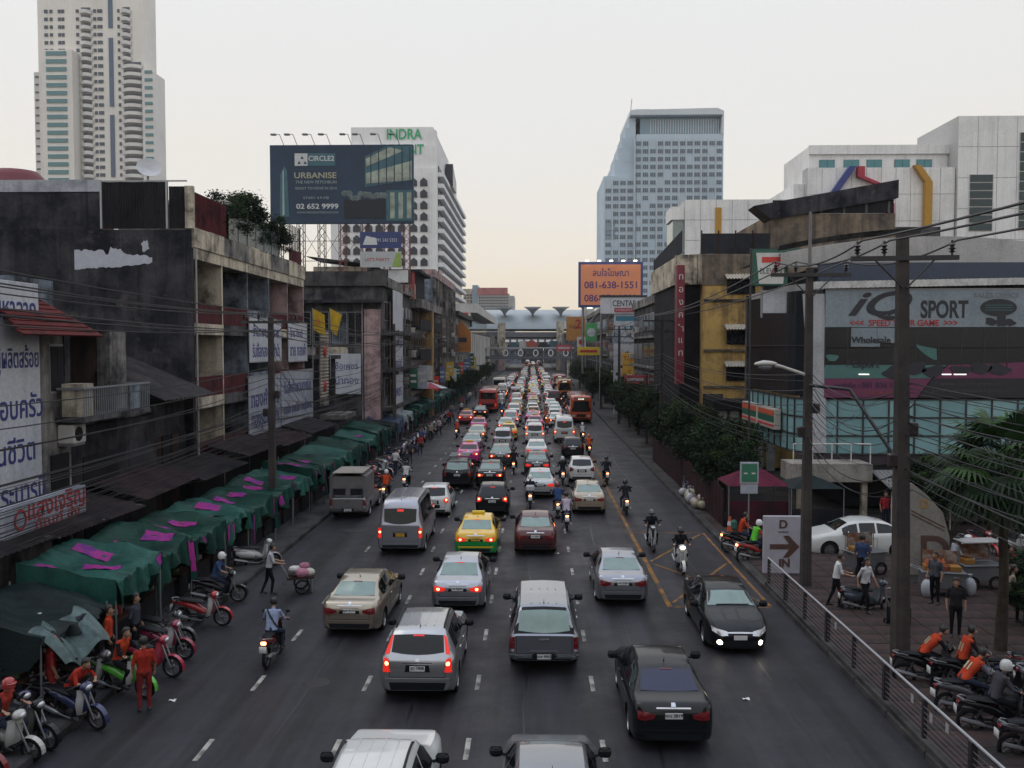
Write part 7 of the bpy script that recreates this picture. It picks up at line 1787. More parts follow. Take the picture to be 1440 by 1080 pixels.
place('hatch', 3.05, 66.8, BLKC, "black hatchback with a roof spoiler ahead of the white high-roof van", "hatchback_car", lit=0)
place('sedan', -4.85, 70, (.2, .2, .23), "grey saloon following close on the bright pink taxi", "saloon_car", .4, lit=0, film=True)
place('mpv', -2.42, 71.4, SIL, "silver minivan with dark rear glass in the second lane", "minivan", .4, lit=0, cat='minivan')
place('mpv', .2, 76.4, WHI, "white minivan with both brake lamps lit in the middle lane", "minivan", lit=2, cat='minivan')
place('van', 2.8, 77.8, WHI, "white high-roof passenger van with lit lamps behind the black hatchback", "passenger_van", lit=2, plate=mat("red_plate", (.4, .12, .05), .5), cat='van')
place('sedan', -4.95, 77.6, GLD, "gold saloon with brake lamps following the grey saloon", "saloon_car", .4, lit=2, film=True, far=True)
t = place('sedan', -2.2, 79.5, (.66, .45, .05), "yellow taxi tucked behind the silver minivan", "taxi", lit=1, cat='taxi', far=True); roof_sign(t)
t = place('sedan', -5.3, 86, PNK, "rose pink taxi between the gold saloon and the red bus", "taxi", lit=2, cat='taxi', far=True); roof_sign(t)
t = place('sedan', -7.3, 96, (.5, .05, .06), "red taxi creeping beside the market stalls", "taxi", lit=2, cat='taxi', far=True); roof_sign(t)
place('sedan', -6.2, 104, BLKC, "black saloon waiting right behind the red bus", "saloon_car", lit=2, far=True, film=True)
place_bus(-5.7, 113, (.40, .035, .025), (.42, .12, .07), "red city bus seen from behind in the outer lane", lit=1)
place_bus(-5.9, 156, (.42, .40, .36), (.40, .30, .14), "white and red city bus with a gold roof farther up the outer lane", lit=1)
place_bus(5.35, 98, (.48, .075, .02), (.40, .10, .06), "orange city bus with a red roof driving against the queue", oncoming=True)
place_bus(5.3, 147, (.42, .14, .02), (.46, .34, .10), "orange city bus with a yellow roof driving against the queue", oncoming=True)
place_bus(5.25, 172, (.36, .06, .05), (.40, .36, .36), "red city bus with a pale roof behind the yellow-roofed bus", oncoming=True)
# canopy pickup parked beside the stalls
pk = place('canopy_pickup', -9.0, 42.6, (.17, .165, .165), "dusty grey pickup with a tall square canvas canopy parked by the stalls", "pickup_truck", .3, lit=0, cat='pickup', rz=radians(1))
cv = MB(); hL = 5.1 / 2
cv.grid(lambda u, v: (-.9 + 1.8 * u, -hL + .12 + 2.3 * v, 2.12 + .16 * sin(pi * u)), 10, 4); 
cv.add([(-.9, -hL + .12, 1.05), (.9, -hL + .12, 1.05), (.9, -hL + .12, 2.13), (-.9, -hL + .12, 2.13), (-.9, -hL + 2.42, 1.05), (.9, -hL + 2.42, 1.05), (.9, -hL + 2.42, 2.13), (-.9, -hL + 2.42, 2.13)], [(0, 1, 2, 3), (4, 7, 6, 5), (0, 3, 7, 4), (1, 5, 6, 2)])
cv.build("canopy", stain("canvas_grey", (.16, .15, .15), (.09, .085, .09), .4, 1.2, .3), pk, 40)
for x in (-.42, .42): MB().rbox((x, -hL + .11, 1.38), (.6, .03, .3), .02).build("canopy_window", DARKW, pk)
MB().rbox((0, -hL + 1.2, 2.3), (1.5, 2.34, .03), .01).build("canopy_top", stain("canvas_top", (.32, .29, .26), (.2, .18, .17), .4, 1.2, .1), pk)
# the packed far queue
random.seed(42)
FAR = [("silver", SIL, .4), ("white", WHI, 0), ("white", WHI, 0), ("black", BLKC, 0), ("grey", GRY, .4), ("gold", GLD, .4), ("pink", PNK, 0), ("yellow", (.6, .42, .05), 0), ("silver", SIL, .4), ("dark red", RED, 0)]
KN = {'sedan': ("saloon_car", "saloon", "car"), 'hatch': ("hatchback_car", "hatchback", "car"), 'mpv': ("minivan", "minivan", "minivan"), 'van': ("passenger_van", "high-roof van", "van"), 'suv': ("sport_utility_car", "utility car", "car")}
for lane, x0, y0 in (("first", -5.0, 126), ("second", -2.35, 86), ("third", .15, 83), ("fourth", 2.75, 86)):
    y = y0; q = 0
    while y < 236 or (y < 440 and lane != 'first'):
        if lane == "first" and 150 < y < 170: y = 170
        kd = random.choice(('sedan', 'sedan', 'sedan', 'hatch', 'suv', 'mpv', 'van')) if lane != "third" else random.choice(('sedan', 'sedan', 'hatch'))
        c = random.choice(FAR)
        if lane == "fourth" and y < 125: c = FAR[1]; kd = 'sedan'
        taxi_ = c[0] in ("pink", "yellow"); kd = 'sedan' if taxi_ else kd
        nm, word, cat = KN[kd]
        if taxi_: nm, word, cat = "taxi", "taxi", "taxi"
        lamp = random.choice((0, 1, 2, 2)); lw = ("unlit lamps", "lit tail lamps", "brake lamps on")[lamp]
        q += 1; lab = "%s %s with %s, %s in the %s far-queue lane" % (c[0], word, lw, nth(q), lane)
        t = place(kd, x0 + random.uniform(-.32, .32), y, c[1], lab, nm, c[2], lit=lamp, far=True, film=random.random() < .6, cat=cat, group="far %s %ss, %s lane, %s" % (c[0], word, lane, lw))
        if taxi_: roof_sign(t)
        y += SPEC[kd]['L'] + random.uniform(1.3, 2.6)

# ------------------------------------------------------------------ riders in the traffic
def rider(x, y, rz, c1, c2, shirt, pants, bl, pl, head='helmet', hc=(.55, .55, .55), lit=1, front=False, sleeve=None, fore=None, style='underbone', small=False):
    place_bike(x, y, rz, c1, c2, bl, lit=lit, front=front, style=style, small=small)
    place_person('ride', x, y, 0, rz, shirt, pants, pl, sleeve=sleeve, fore=fore, head=head, headcol=hc)
DB, BKC, JB = (.02, .027, .05), (.007, .007, .010), (.012, .013, .018)
rider(-6.95, 23.4, 0, (.12, .02, .02), BKC, (.24, .29, .42), DB, "small maroon motorbike with a lit lamp alone in the outer lane", "bareheaded rider in a pale blue shirt with a shoulder bag", head='hair')
st_ = MB().tube([(-.16, .02, 1.41), (-.11, -.10, 1.36), (-.03, -.155, 1.24), (.07, -.20, 1.10), (.15, -.20, 1.0), (.2, -.12, .93)], .022, 6).build("bag_strap", BLACK); st_.parent = bpy.data.objects["person"]
rider(1.57, 40.9, 0, BKC, BKC, (.42, .36, .44), DB, "dark motorbike with a large white plate behind the brown-gold saloon", "bareheaded rider in a lilac shirt beside the brown-gold saloon", head='hair')
rider(1.25, 43.9, 0, (.2, .02, .03), (.4, .4, .4), (.03, .06, .16), DB, "red and grey motorbike ahead of the lilac-shirted rider", "rider in a dark blue jacket and maroon helmet", hc=(.12, .02, .03), fore=(.03, .06, .16))
rider(-.12, 46.4, 0, BKC, (.1, .1, .1), JB, JB, "black motorbike with a bright lamp threading behind the silver coupe-like saloon", "rider in black with a white helmet and pale pannier", fore=JB, hc=(.6, .6, .58))
tag(MB().rbox((-.12, 46.1, 1.05), (.42, .3, .3), .06).build("delivery_bag", VINYL), "pale delivery bag strapped behind the rider with the white helmet", "bag")
rider(1.85, 54.5, 0, (.3, .03, .03), BKC, BKC, DB, "red motorbike with a white plate beside the white hatchback", "rider in a black jacket with a silver helmet next to the white hatchback", fore=BKC, hc=(.45, .46, .48))
rider(-1.25, 59, 0, BKC, BKC, BKC, BKC, "black motorbike squeezed between the charcoal saloon and the black saloon", "rider dressed all in black between two black saloons", fore=BKC, hc=(.03, .03, .03))
rider(4.7, 44.9, 0, (.25, .03, .03), (.5, .5, .5), JB, DB, "red and white motorbike beyond the yellow line beside the brown-gold saloon", "rider in a charcoal jacket and black helmet beyond the yellow line", fore=JB, hc=(.02, .02, .02))
rider(4.55, 54.6, 0, BKC, BKC, JB, BKC, "black motorbike with a white plate beyond the yellow line by the white hatchback", "rider in a dark hooded jacket by the white hatchback", fore=JB, hc=(.03, .03, .035))
rider(4.35, 68.5, 0, (.2, .04, .02), BKC, (.50, .075, .02), DB, "motorbike with a glowing tail lamp beside the black hatchback with spoiler", "rider in an orange vest beside the black hatchback with spoiler", hc=(.45, .12, .05), lit=1)
rider(4.45, 79, 0, (.35, .03, .04), BKC, (.5, .5, .5), DB, "red motorbike next to the white high-roof van", "rider in a white shirt and white helmet next to the white high-roof van", hc=(.6, .6, .6))
rider(4.95, 36.8, pi, (.06, .06, .065), (.42, .42, .43), JB, JB, "grey motorbike riding towards the queue over the yellow box marking", "rider in black with a visor helmet riding against the queue", fore=JB, hc=(.07, .075, .085), lit=0, front=False)
rider(5.55, 33.2, pi, (.5, .5, .48), (.5, .5, .5), JB, JB, "white scooter with a lit headlamp riding over the yellow box marking", "rider in dark clothes on the white lit scooter", fore=JB, hc=(.03, .03, .035), lit=0, front=True, style='scooter')
rider(-7.45, 52, 0, BKC, BKC, (.50, .50, .52), BKC, "black motorbike in the outer lane near the canvas-topped pickup", "rider in a white shirt and black helmet near the canvas-topped pickup", hc=(.02, .02, .02))
rider(-8.05, 48.4, 0, (.3, .05, .02), BKC, (.46, .06, .015), DB, "red motorbike just ahead of the silver high-roof van", "rider in an orange-red vest and white helmet ahead of the silver van", hc=(.6, .6, .6))
rider(-7.0, 82, 0, (.3, .03, .03), BKC, (.40, .06, .03), DB, "red motorbike filtering past the gold saloon", "rider in a red top filtering past the gold saloon", hc=(.4, .4, .4), small=True)
random.seed(77)
for k in range(14):
    x = random.choice((-3.7, -1.1, 1.45, 4.3)); y = 88 + k * 9 + random.uniform(-2, 2); c = random.choice((BKC, (.3, .03, .03), (.4, .4, .4))); s = random.choice((BKC, (.4, .08, .03), (.35, .36, .4), (.05, .08, .2)))
    place_bike(x, y, 0, c, BKC, "%s small motorbike filtering between lanes of the far queue" % nth(k + 1), "far filtering motorbikes", lit=random.random() < .6, small=True)
    place_person('ride', x, y, 0, 0, s, DB, "helmeted rider on the %s motorbike filtering through the far queue" % nth(k + 1), head='helmet', headcol=random.choice(((.5, .5, .5), (.03, .03, .03), (.3, .04, .04))), group="far filtering riders")

# ------------------------------------------------------------------ western pavement: parked motorbikes and people
OUT = -pi / 2     # front wheel towards the road
R_, W_c, K_ = (.36, .025, .03), (.52, .52, .52), BKC
near_bikes = [(-9.95, 26.3, OUT, R_, W_c, "red and white motorbike parked nose-out in front of the pink-panelled stall"), (-10.3, 28.7, OUT + .1, K_, K_, "black motorbike whose rider waits by the stalls"), (-9.95, 23.5, OUT - .15, (.22, .02, .05), (.45, .45, .46), "crimson motorbike with a pale stripe parked nose-out at the kerb"),
   (-10.3, 24.4, OUT - .1, (.07, .07, .075), (.14, .14, .15), "dark grey motorbike parked beside the crimson one"), (-9.75, 22.2, OUT - .25, (.34, .025, .06), (.40, .05, .08), "cherry red motorbike with a chrome side stripe"), (-9.85, 20.9, OUT - .3, (.10, .42, .05), (.52, .52, .52), "lime green and white motorbike among the orange vests"),
   (-10.1, 19.2, OUT - .35, (.025, .035, .10), (.5, .5, .52), "white and navy motorbike behind the standing man in orange"), (-11.2, 18.6, OUT - .3, (.018, .024, .07), (.3, .31, .34), "blue and silver motorbike under the torn tarpaulin"), (-11.6, 19.8, OUT, K_, (.1, .1, .1), "black motorbike pushed in beneath the torn tarpaulin"), (-10.75, 17.6, OUT - .2, (.45, .45, .42), (.5, .5, .48), "cream scooter draped with a red cloth"),
   (-10.5, 33.4, OUT + .35, (.5, .5, .5), (.5, .5, .5), "white scooter parked by the end of the pink-panelled tarps")]
for i, (x, y, rz, a, b, lab) in enumerate(near_bikes): place_bike(x, y, rz + random.uniform(-.06, .06), a, b, lab, lean=random.uniform(.05, .14), style='scooter' if 'scooter' in lab else 'underbone', group=None)
tag(MB().grid(lambda u, v: (-10.75 + .3 * (u - .5) - .2, 17.6 + .55 * (v - .5), .93 - .35 * abs(2 * v - 1) ** 2 + .02 * sin(9 * u)), 8, 8).grid(lambda u, v: (-10.75 + .3 * (u - .5) - .2, 17.6 + .55 * (v - .5), .915 - .35 * abs(2 * v - 1) ** 2 + .02 * sin(9 * u)), 8, 8).build("seat_cloth", mat("cloth_red_gold", (.30, .05, .03), .8, var=.4), smooth=60), "red cloth thrown over the seat of the cream scooter", "cloth")
random.seed(13)
for k in range(44):
    y = 53.5 + k * 1.15 + random.uniform(-.2, .2)
    if k in (8, 9): continue
    c = random.choice((("black", K_), ("red", R_), ("white", W_c), ("blue", (.04, .06, .2)), ("grey", (.16, .16, .17))))
    place_bike(-10.1 + random.uniform(-.25, .25), y, OUT + random.uniform(-.2, .2), c[1], random.choice((K_, W_c, (.12, .12, .12))), "%s motorbike, %s in the parked row past the canvas-topped pickup" % (c[0], nth(k + 1)), "%s motorbikes parked along the stalls" % c[0], lean=.1, small=True, front=False)
VEST, VEST2 = (.38, .045, .018), (.30, .026, .016)
place_person('ride', -10.3, 28.7, 0, OUT + .1, (.04, .07, .16), DB, "rider in a denim blue shirt and white helmet waiting by the stalls", head='helmet', headcol=(.6, .6, .6))
place_person('stand', -10.75, 22.0, .14, OUT + .3, VEST, BKC, "man in a loose orange shirt standing behind the cherry red motorbike", head='hair')
place_person('stand', -8.95, 20.0, 0, .5, VEST2, (.16, .02, .02), "man in orange top and maroon trousers with his back turned among the motorbikes", head='hair')
place_person('hunch', -11.6, 19.8, .0, OUT, VEST, BKC, "man in an orange vest slumped on a parked motorbike under the tarpaulin", sleeve=BKC)
place_person('stand', -11.9, 18.4, .14, OUT - .4, VEST, BKC, "man in a red and orange jacket standing under the torn tarpaulin", sleeve=(.4, .03, .03), fore=VEST)
place_person('stand', -10.9, 19.6, .14, OUT + .7, (.3, .03, .03), (.25, .03, .02), "man in a red cap and red clothes beside the blue and silver motorbike", head='helmet', headcol=(.4, .05, .05))
place_person('stand', -12.1, 21.3, .14, OUT, (.35, .36, .42), BKC, "person in a grey and white helmet standing behind the lime green motorbike", head='helmet', headcol=(.5, .45, .44), sleeve=(.35, .04, .03))
place_person('push', -8.95, 29.7, 0, -1.25, (.42, .43, .47), BKC, "vendor in a white shirt pushing a two-wheeled handcart", head='hair')
EXTRA = [(-11.7, 17.3, .14, 'stand', OUT + .2, VEST, (.2, .02, .02), "man in orange with arms down at the near edge of the blackish stall", 'hair'), (-10.1, 19.2, 0, 'hunch', OUT - .35, VEST2, BKC, "man in a dark orange vest hunched on the white and navy motorbike", 'hair'),
   (-10.55, 23.1, .14, 'stand', OUT, (.04, .045, .06), BKC, "man in black standing in the gap between the first two stalls", 'hair'), (-9.85, 20.9, 0, 'ride', OUT - .3, VEST, BKC, "rider in an orange vest sitting on the lime green motorbike", 'hair'), (-12.2, 19.3, .14, 'stand', OUT + .9, VEST2, DB, "man in a brick red vest under the blackish tarpaulin", 'hair'),
   (-10.75, 17.6, 0, 'ride', OUT - .2, (.30, .04, .03), DB, "rider in a faded red vest sitting on the cream scooter", 'helmet')]
for x, y, z, ps, rz, a, b, lab, hd in EXTRA: place_person(ps, x, y, z, rz, a, b, lab, head=hd, headcol=(.35, .04, .04), sleeve=random.choice((BKC, a)), fore=random.choice((None, BKC)))
hc_ = thing("handcart", "two-wheeled handcart heaped with a white and pink bundle", "handcart", (-8.05, 29.95, 0), -1.25)
MB().rbox((0, .1, .55), (.62, .9, .06), .01).build("bed", BROWNW, hc_)
for s in (-1, 1): MB().lathe([(.2, -.03), (.26, -.03), (.26, .03), (.2, .03), (.2, -.03)], 'x', (s * .36, .15, .26), 16).build("wheel", RUBBER, hc_); MB().cyl((s * .26, -.3, .58), (s * .24, -.55, 1.05), .018).build("handle", STEEL, hc_)
MB().cyl((-.36, .15, .26), (.36, .15, .26), .02).build("axle", STEEL, hc_); MB().bb(-.28, .28, .45, .5, .05, .55).build("stand", STEEL, hc_)
for k, (x, y, z, r, c) in enumerate(((-.12, .0, .72, .24, (.46, .42, .40)), (.15, .15, .70, .22, (.36, .14, .20)), (.02, .38, .68, .2, (.44, .41, .38)), (-.1, .25, .88, .17, (.3, .12, .18)), (.1, -.12, .84, .16, (.45, .43, .42)))): MB().ball((x, y, z), (r, r * 1.15, r * .75), 9, 6).build("bundle", mat("bundle_%d" % k, c, .8, var=.3, scale=6), hc_)
random.seed(5)
WALK = ((.5, .5, .5), (.05, .05, .06), (.3, .04, .04), (.06, .09, .22), (.3, .25, .2))
for k in range(20):
    y = 58 + 5.2 * k; c = WALK[k % 5]; nm = ("white", "black", "red", "blue", "tan")[k % 5]
    place_person('walk', -9.2 + random.uniform(-.5, .6), y, 0, random.choice((0, pi, .4, 2.6)), c, DB, "pedestrian in a %s shirt, %s along the road edge past the stalls" % (nm, nth(k + 1)), head=random.choice(('hair', 'long_hair')), group="%s-shirted pedestrians past the stalls" % nm)
umb = thing("parasol", "red and white striped parasol over the far western pavement", "parasol", (-11.2, 96, .14)); MB().cyl((0, 0, 0), (0, 0, 4.4), .04).build("pole", STEEL, umb)
for k in range(8):
    a0, a1 = 2 * pi * k / 8, 2 * pi * (k + 1) / 8; MB().add([(0, 0, 4.5), (2.0 * cos(a0), 2.0 * sin(a0), 3.85), (2.0 * cos(a1), 2.0 * sin(a1), 3.85), (0, 0, 4.47), (2.0 * cos(a0), 2.0 * sin(a0), 3.82), (2.0 * cos(a1), 2.0 * sin(a1), 3.82)], [(0, 1, 2), (3, 5, 4), (1, 4, 5, 2)]).build("canopy_gore", (mat("parasol_red", (.36, .05, .07), .7), VINYL)[k % 2], umb)

# ------------------------------------------------------------------ forecourt
place('sedan', 13.2, 34.0, WHI, "white saloon parked sideways on the brick forecourt", "saloon_car", lit=0, rz=pi / 2)
ds = thing("arrow_sign", "white upright sign with a brown arrow and the word IN", "sign", (9.1, 32.3, .14))
DW = mat("sign_lilac_white", (.38, .37, .42), .5); DBN = mat("sign_brown", (.085, .045, .035), .5)
MB().rbox((0, 0, 1.08), (1.42, .16, 2.1), .02).build("panel", DW, ds); MB().bb(-.68, .68, -.06, .06, 0, .03).build("foot", STEEL, ds)
lettering("D", ds, (0, -.09, 1.84), DBN, .42, bold=.012); lettering("PLATINUM", ds, (0, -.09, 1.56), DBN, .08); lettering("IN", ds, (.05, -.09, .42), DBN, .4, bold=.018)
MB().prism([(-.48, .93), (.22, .93), (.0, .62), (.2, .62), (.58, 1.02), (.2, 1.42), (0, 1.42), (.22, 1.11), (-.48, 1.11)], 'y', -.1, -.081).build("arrow", DBN, ds)
df = thing("curved_fin_sign", "cream curved fin sign bearing a large brown letter D", "sign", (13.75, 31.2, .14))
MB().prism([(-.55, .3), (.75, .3), (.8, 1.6), (.55, 2.5), (0, 3.1), (-.5, 3.5), (-.6, 3.5)], 'y', -.1, .1).build("panel", stain("fin_cream", (.24, .225, .20), (.17, .16, .145), .35, 1, .1), df); MB().bb(-.5, .7, -.06, .06, 0, .3).build("foot", STEEL, df)
lettering("D", df, (.3, -.11, 1.15), DBN, 1.5, bold=.03); lettering("D", df, (-.1, -.11, 2.8), mat("sign_gold", (.3, .18, .06), .4), .4, bold=.015)
for k in range(2): MB().prism([(-.55, 2.55 - .12 * k), (.62, 1.95 - .12 * k), (.62, 1.99 - .12 * k), (-.55, 2.59 - .12 * k)], 'y', -.115, -.102).build("trim_line", DBN, df)
def cart(x, y, rz, label, crates, top):
    t = thing("food_cart", label, "food cart", (x, y, .14), rz)
    MB().rbox((0, 0, .55), (1.3, .7, .5), .02).build("cabinet", mat("cart_steel", (.22, .23, .25), .35, .6), t); MB().rbox((0, 0, .83), (1.4, .78, .05), .01).build("counter", mat("cart_steel", (), .35), t)
    for s in (-1, 1): MB().lathe([(.18, -.03), (.24, -.03), (.24, .03), (.18, .03), (.18, -.03)], 'y', (s * .42, -.38, .24), 16).build("wheel", RUBBER, t); MB().cyl((s * .6, .3, 0), (s * .6, .3, .4), .025).build("leg", STEEL, t)
    MB().tube([(-.65, -.2, .85), (-.95, -.2, .95), (-.95, .2, .95), (-.65, .2, .85)], .02, 6).build("handle", STEEL, t)
    for s in (-1, 1): MB().cyl((s * .6, .3, .85), (s * .6, .3, 1.6), .018).build("post", STEEL, t)
    if top: MB().rbox((0, .05, 1.62), (1.4, .7, .05), .02).build("shelf", mat("cart_shelf", (.3, .3, .3), .4), t)
    MB().rbox((0, .3, 1.2), (1.1, .02, .5), .005).build("menu_board", stain("menu", (.16, .07, .045), (.30, .28, .25), .5, 5, 0.), t)
    for k in range(crates): MB().rbox((-.4 + .4 * k, 0, .94), (.34, .4, .17), .02).build("tray", mat("tray_%d" % (k % 2), ((.26, .12, .02), (.2, .045, .02))[k % 2], .5), t)
    return t
cart(12.1, 32.4, .3, "steel food cart with a slanted menu board beside the white saloon", 2, False)
c2_ = cart(13.6, 29.6, -.2, "steel food cart stacked with yellow and orange crates near the thick pole", 3, False)
for k in range(5): tag(MB().lathe([(.001, 0), (.045, 0), (.05, .12), (.03, .16), (.03, .2), (.001, .21)], 'z', (13.1 + .13 * k, 29.55, 1.17), 10).build("sauce_bottle", mat("bottle_orange", (.55, .12, .03), .3), smooth=50), "orange sauce bottle standing on the crates of the food cart", "bottle", "orange sauce bottles on the cart")
cart(15.3, 30.6, .1, "low food cart with a glass case in front of the man in the striped shirt", 1, True)
for x, y in ((14.5, 29.5), (13.0, 29.3)): tag(MB().ball((x, y, .45), (.2, .18, .32), 10, 8).lathe([(.06, .72), (.02, .78), (.08, .88)], 'z', (x, y, 0), 8).build("plastic_bag", mat("bag_white", (.38, .40, .44), .4), smooth=60), "white plastic rubbish bag standing against the crated food cart", "bag", "rubbish bags by the food cart")
place_person('push', 14.6, 30.9, .14, OUT, (.40, .43, .50), BKC, "man in a pale striped shirt serving at the glass-cased food cart", head='hair')
place_person('push', 9.65, 28.2, .14, OUT - .2, (.55, .56, .58), BKC, "man in a white T-shirt leaning over a parked scooter by the railing", head='hair')
place_bike(10.6, 28.0, OUT, (.05, .07, .09), (.1, .12, .14), "dark blue scooter with a white plate by the man in the white T-shirt", lean=.08, style='scooter')
place_person('walk', 10.35, 27.6, .14, -2.6, (.50, .50, .52), BKC, "woman in a white T-shirt with dark tied hair walking past the thick pole", head='long_hair', female=True)
place_person('stand', 17.2, 41.2, .14, pi, (.30, .33, .38), DB, "man in a grey shirt standing behind the white saloon", head='hair', headcol=(.3, .3, .3))
place_person('stand', 16.0, 40.4, .14, pi, (.34, .03, .04), DB, "woman in a red top standing in the shop porch", head='long_hair', female=True)
ch = thing("hand_trolley", "empty black hand trolley with a box beside the woman in the white T-shirt", "trolley", (10.9, 26.4, .14), .4); MB().rbox((0, 0, .3), (.5, .5, .5), .03).build("box", BLACK, ch)
for s in (-1, 1): MB().cyl((s * .24, .25, .05), (s * .24, .25, 1.05), .018).build("upright", STEEL, ch); MB().lathe([(.06, -.02), (.09, -.02), (.09, .02), (.06, .02), (.06, -.02)], 'x', (s * .3, .2, .09), 10).build("wheel", RUBBER, ch)
MB().cyl((-.24, .25, 1.05), (.24, .25, 1.05), .018).build("handle", STEEL, ch)
# motorbike taxis behind the railing
IN_ = -pi / 2
random.seed(61)
for k in range(12):
    x, y = 11.0 + 1.5 * (k % 2) + random.uniform(-.2, .2), 15.4 + .62 * k; c = random.choice((("black", K_), ("dark red", (.14, .015, .02)), ("grey", (.09, .09, .1)), ("navy", (.012, .018, .05))))
    place_bike(x, y, IN_ + random.uniform(-.4, .4) + (pi if k % 5 == 0 else 0), c[1], random.choice((K_, (.1, .1, .1), (.35, .35, .36))), "%s motorbike crammed into the second railing row, %s along" % (c[0], nth(k + 1)), "%s motorbikes in the second railing row" % c[0], lean=random.uniform(.04, .13))
    if k in (1, 4, 6, 9): place_person(random.choice(('hunch', 'ride')), x, y, 0, IN_ + random.uniform(-.3, .3), random.choice((VEST, VEST2, BKC)), BKC, ("rider with a %s sitting in the second motorbike row behind the railing" % {1: "black helmet", 4: "white helmet", 6: "red helmet", 9: "grey helmet"}[k]), head='helmet', headcol={1: (.01, .01, .012), 4: (.5, .5, .5), 6: (.3, .02, .02), 9: (.15, .15, .16)}[k], sleeve=BKC, fore=BKC)
for k in range(8):
    x, y = -11.9 + 1.1 * (k % 2) + random.uniform(-.2, .2), 16.0 + .72 * k; c = random.choice((("black", K_), ("dark red", (.16, .015, .02)), ("grey", (.09, .09, .1))))
    place_bike(x, y, OUT + random.uniform(-.4, .4), c[1], random.choice((K_, (.1, .1, .1), (.4, .4, .4))), "%s motorbike crammed beneath the blackish tarpaulin, %s along" % (c[0], nth(k + 1)), "%s motorbikes beneath the blackish tarpaulin" % c[0], lean=random.uniform(.04, .13))
mt = [(9.85, 21.9, K_, "black motorbike ridden by the first orange vest beside the thick pole", 1), (10.55, 21.5, K_, "black motorbike with a chrome tail beside the pole's second vest", 1), (10.0, 20.2, (.1, .1, .11), "charcoal motorbike under the bent rider in the orange vest", 1), (10.1, 19.1, K_, "black motorbike parked beside the bent rider", 0), (10.35, 18.0, (.06, .06, .07), "dark motorbike with a helmet on its mirror", 0), (10.5, 16.9, (.2, .03, .04), "dark red motorbike at the near end of the railing row", 0), (11.6, 18.6, K_, "black motorbike facing out of the railing row", 0)]
for i, (x, y, c, lab, r) in enumerate(mt): place_bike(x, y, IN_ + .15 * (i % 3 - 1), c, (.12, .12, .13), lab, lean=.08 if not r else 0)
place_person('hunch', 9.85, 21.9, .0, IN_ - .15, VEST, BKC, "motorbike taxi rider in an orange vest with reflective stripe beside the thick pole", sleeve=BKC, fore=BKC)
place_person('ride', 10.55, 21.5, .0, IN_, VEST, BKC, "motorbike taxi rider in an orange vest leaning past his neighbour", sleeve=BKC, fore=BKC)
place_person('hunch', 10.0, 20.2, .0, IN_ + .15, VEST, DB, "motorbike taxi rider in an orange vest bent low over the handlebar", sleeve=(.16, .15, .2))
place_person('ride', 10.1, 19.1, 0, IN_, (.05, .05, .06), BKC, "rider in a charcoal jacket on the black motorbike beside the bent rider", head='helmet', headcol=(.45, .46, .46), fore=(.05, .05, .06))
place_person('hunch', 10.35, 18.0, 0, IN_ + .15, (.02, .025, .04), DB, "rider in a navy jacket leaning on the dark motorbike by the railing", head='helmet', headcol=(.02, .02, .025), fore=(.02, .025, .04))
place_person('ride', 11.6, 18.6, 0, IN_, (.24, .03, .03), BKC, "rider in a dull red shirt facing out of the railing row", head='helmet', headcol=(.03, .03, .04), sleeve=BKC)
for pr in [o_ for o_ in bpy.data.objects if o_.name.startswith("person") and "motorbike taxi rider in an orange vest" in o_.get('label', '')]:
    rd_ = "leaning past" in pr['label']; ang = radians(18 if rd_ else 40); n_ = Vector((0, -cos(ang), sin(ang))); c_ = Vector((0, -.06, 1.12) if rd_ else (0, 0, 1.10)) + n_ * .112
    for dx in (-.055, .055): MB().box(c_ + Vector((dx, 0, 0)), (.05, .012, .2), M=Matrix.Rotation(-ang, 3, 'X')).build("reflective_stripe", mat("reflective", (.34, .31, .20), .4), pr)
for i, (x, y, c, lab) in enumerate(((10.75, 17.4, (.04, .045, .06), "navy helmet resting on the motorbike row by the railing"), (11.0, 16.95, (.40, .41, .42), "white helmet resting on the dark red motorbike by the railing"))):
    h = obj("helmet", headgear('helmet'), None); h.location = (x, y, .98); h.material_slots[0].link = 'OBJECT'; h.material_slots[0].material = paint(c); tag(h, lab, "helmet")
bx = thing("delivery_box", "orange-red delivery box with a yellow band behind the railing", "box", (9.3, 15.6, .75)); MB().rbox((0, 0, .25), (.55, .5, .5), .04).build("shell", mat("box_orange", (.48, .07, .02), .6), bx); MB().bb(-.28, .28, -.26, -.252, .12, .2).build("band", PLATE_Y, bx); MB().bb(-.25, .25, -.2, .2, -.6, -.01).build("stand", BLACK, bx)
random.seed(6)
for k in range(6): place_bike(16.2 + 1.0 * k, 35.6 + random.uniform(-.4, .4), pi + random.uniform(-.3, .3), random.choice((K_, R_, W_c)), random.choice((K_, W_c)), "%s motorbike in the row before the shop wall shrubs" % nth(k + 1), "motorbikes parked before the shrubs", lean=.1)
cn = thing("traffic_cone", "tall orange traffic cone with a white band at the end of the hoarding", "traffic cone", (8.45, 38.0, .16)); MB().lathe([(.001, 1.0), (.04, 1.0), (.17, .05), (.001, .05)], 'z', n=14).build("body", mat("cone_orange", (.45, .07, .03), .5), cn, 40); MB().lathe([(.078, .80), (.105, .62)], 'z', n=14).lathe([(.085, .80), (.112, .62)], 'z', n=14).build("band", VINYL, cn); MB().rbox((0, 0, .025), (.4, .4, .05), .01).build("base", BLACK, cn)
rider(8.75, 34.6, OUT + .3, (.35, .04, .03), K_, (.10, .46, .04), DB, "red motorbike with a lit tail lamp beside the arrow sign", "rider in a lime green vest and white helmet beside the arrow sign", hc=(.6, .6, .6), sleeve=(.40, .06, .03), fore=(.40, .06, .03))
rider(8.6, 36.2, OUT, K_, K_, VEST, DB, "black motorbike between the traffic cone and the lime vest", "rider in an orange vest with a green backpack", head='hair', sleeve=VEST)
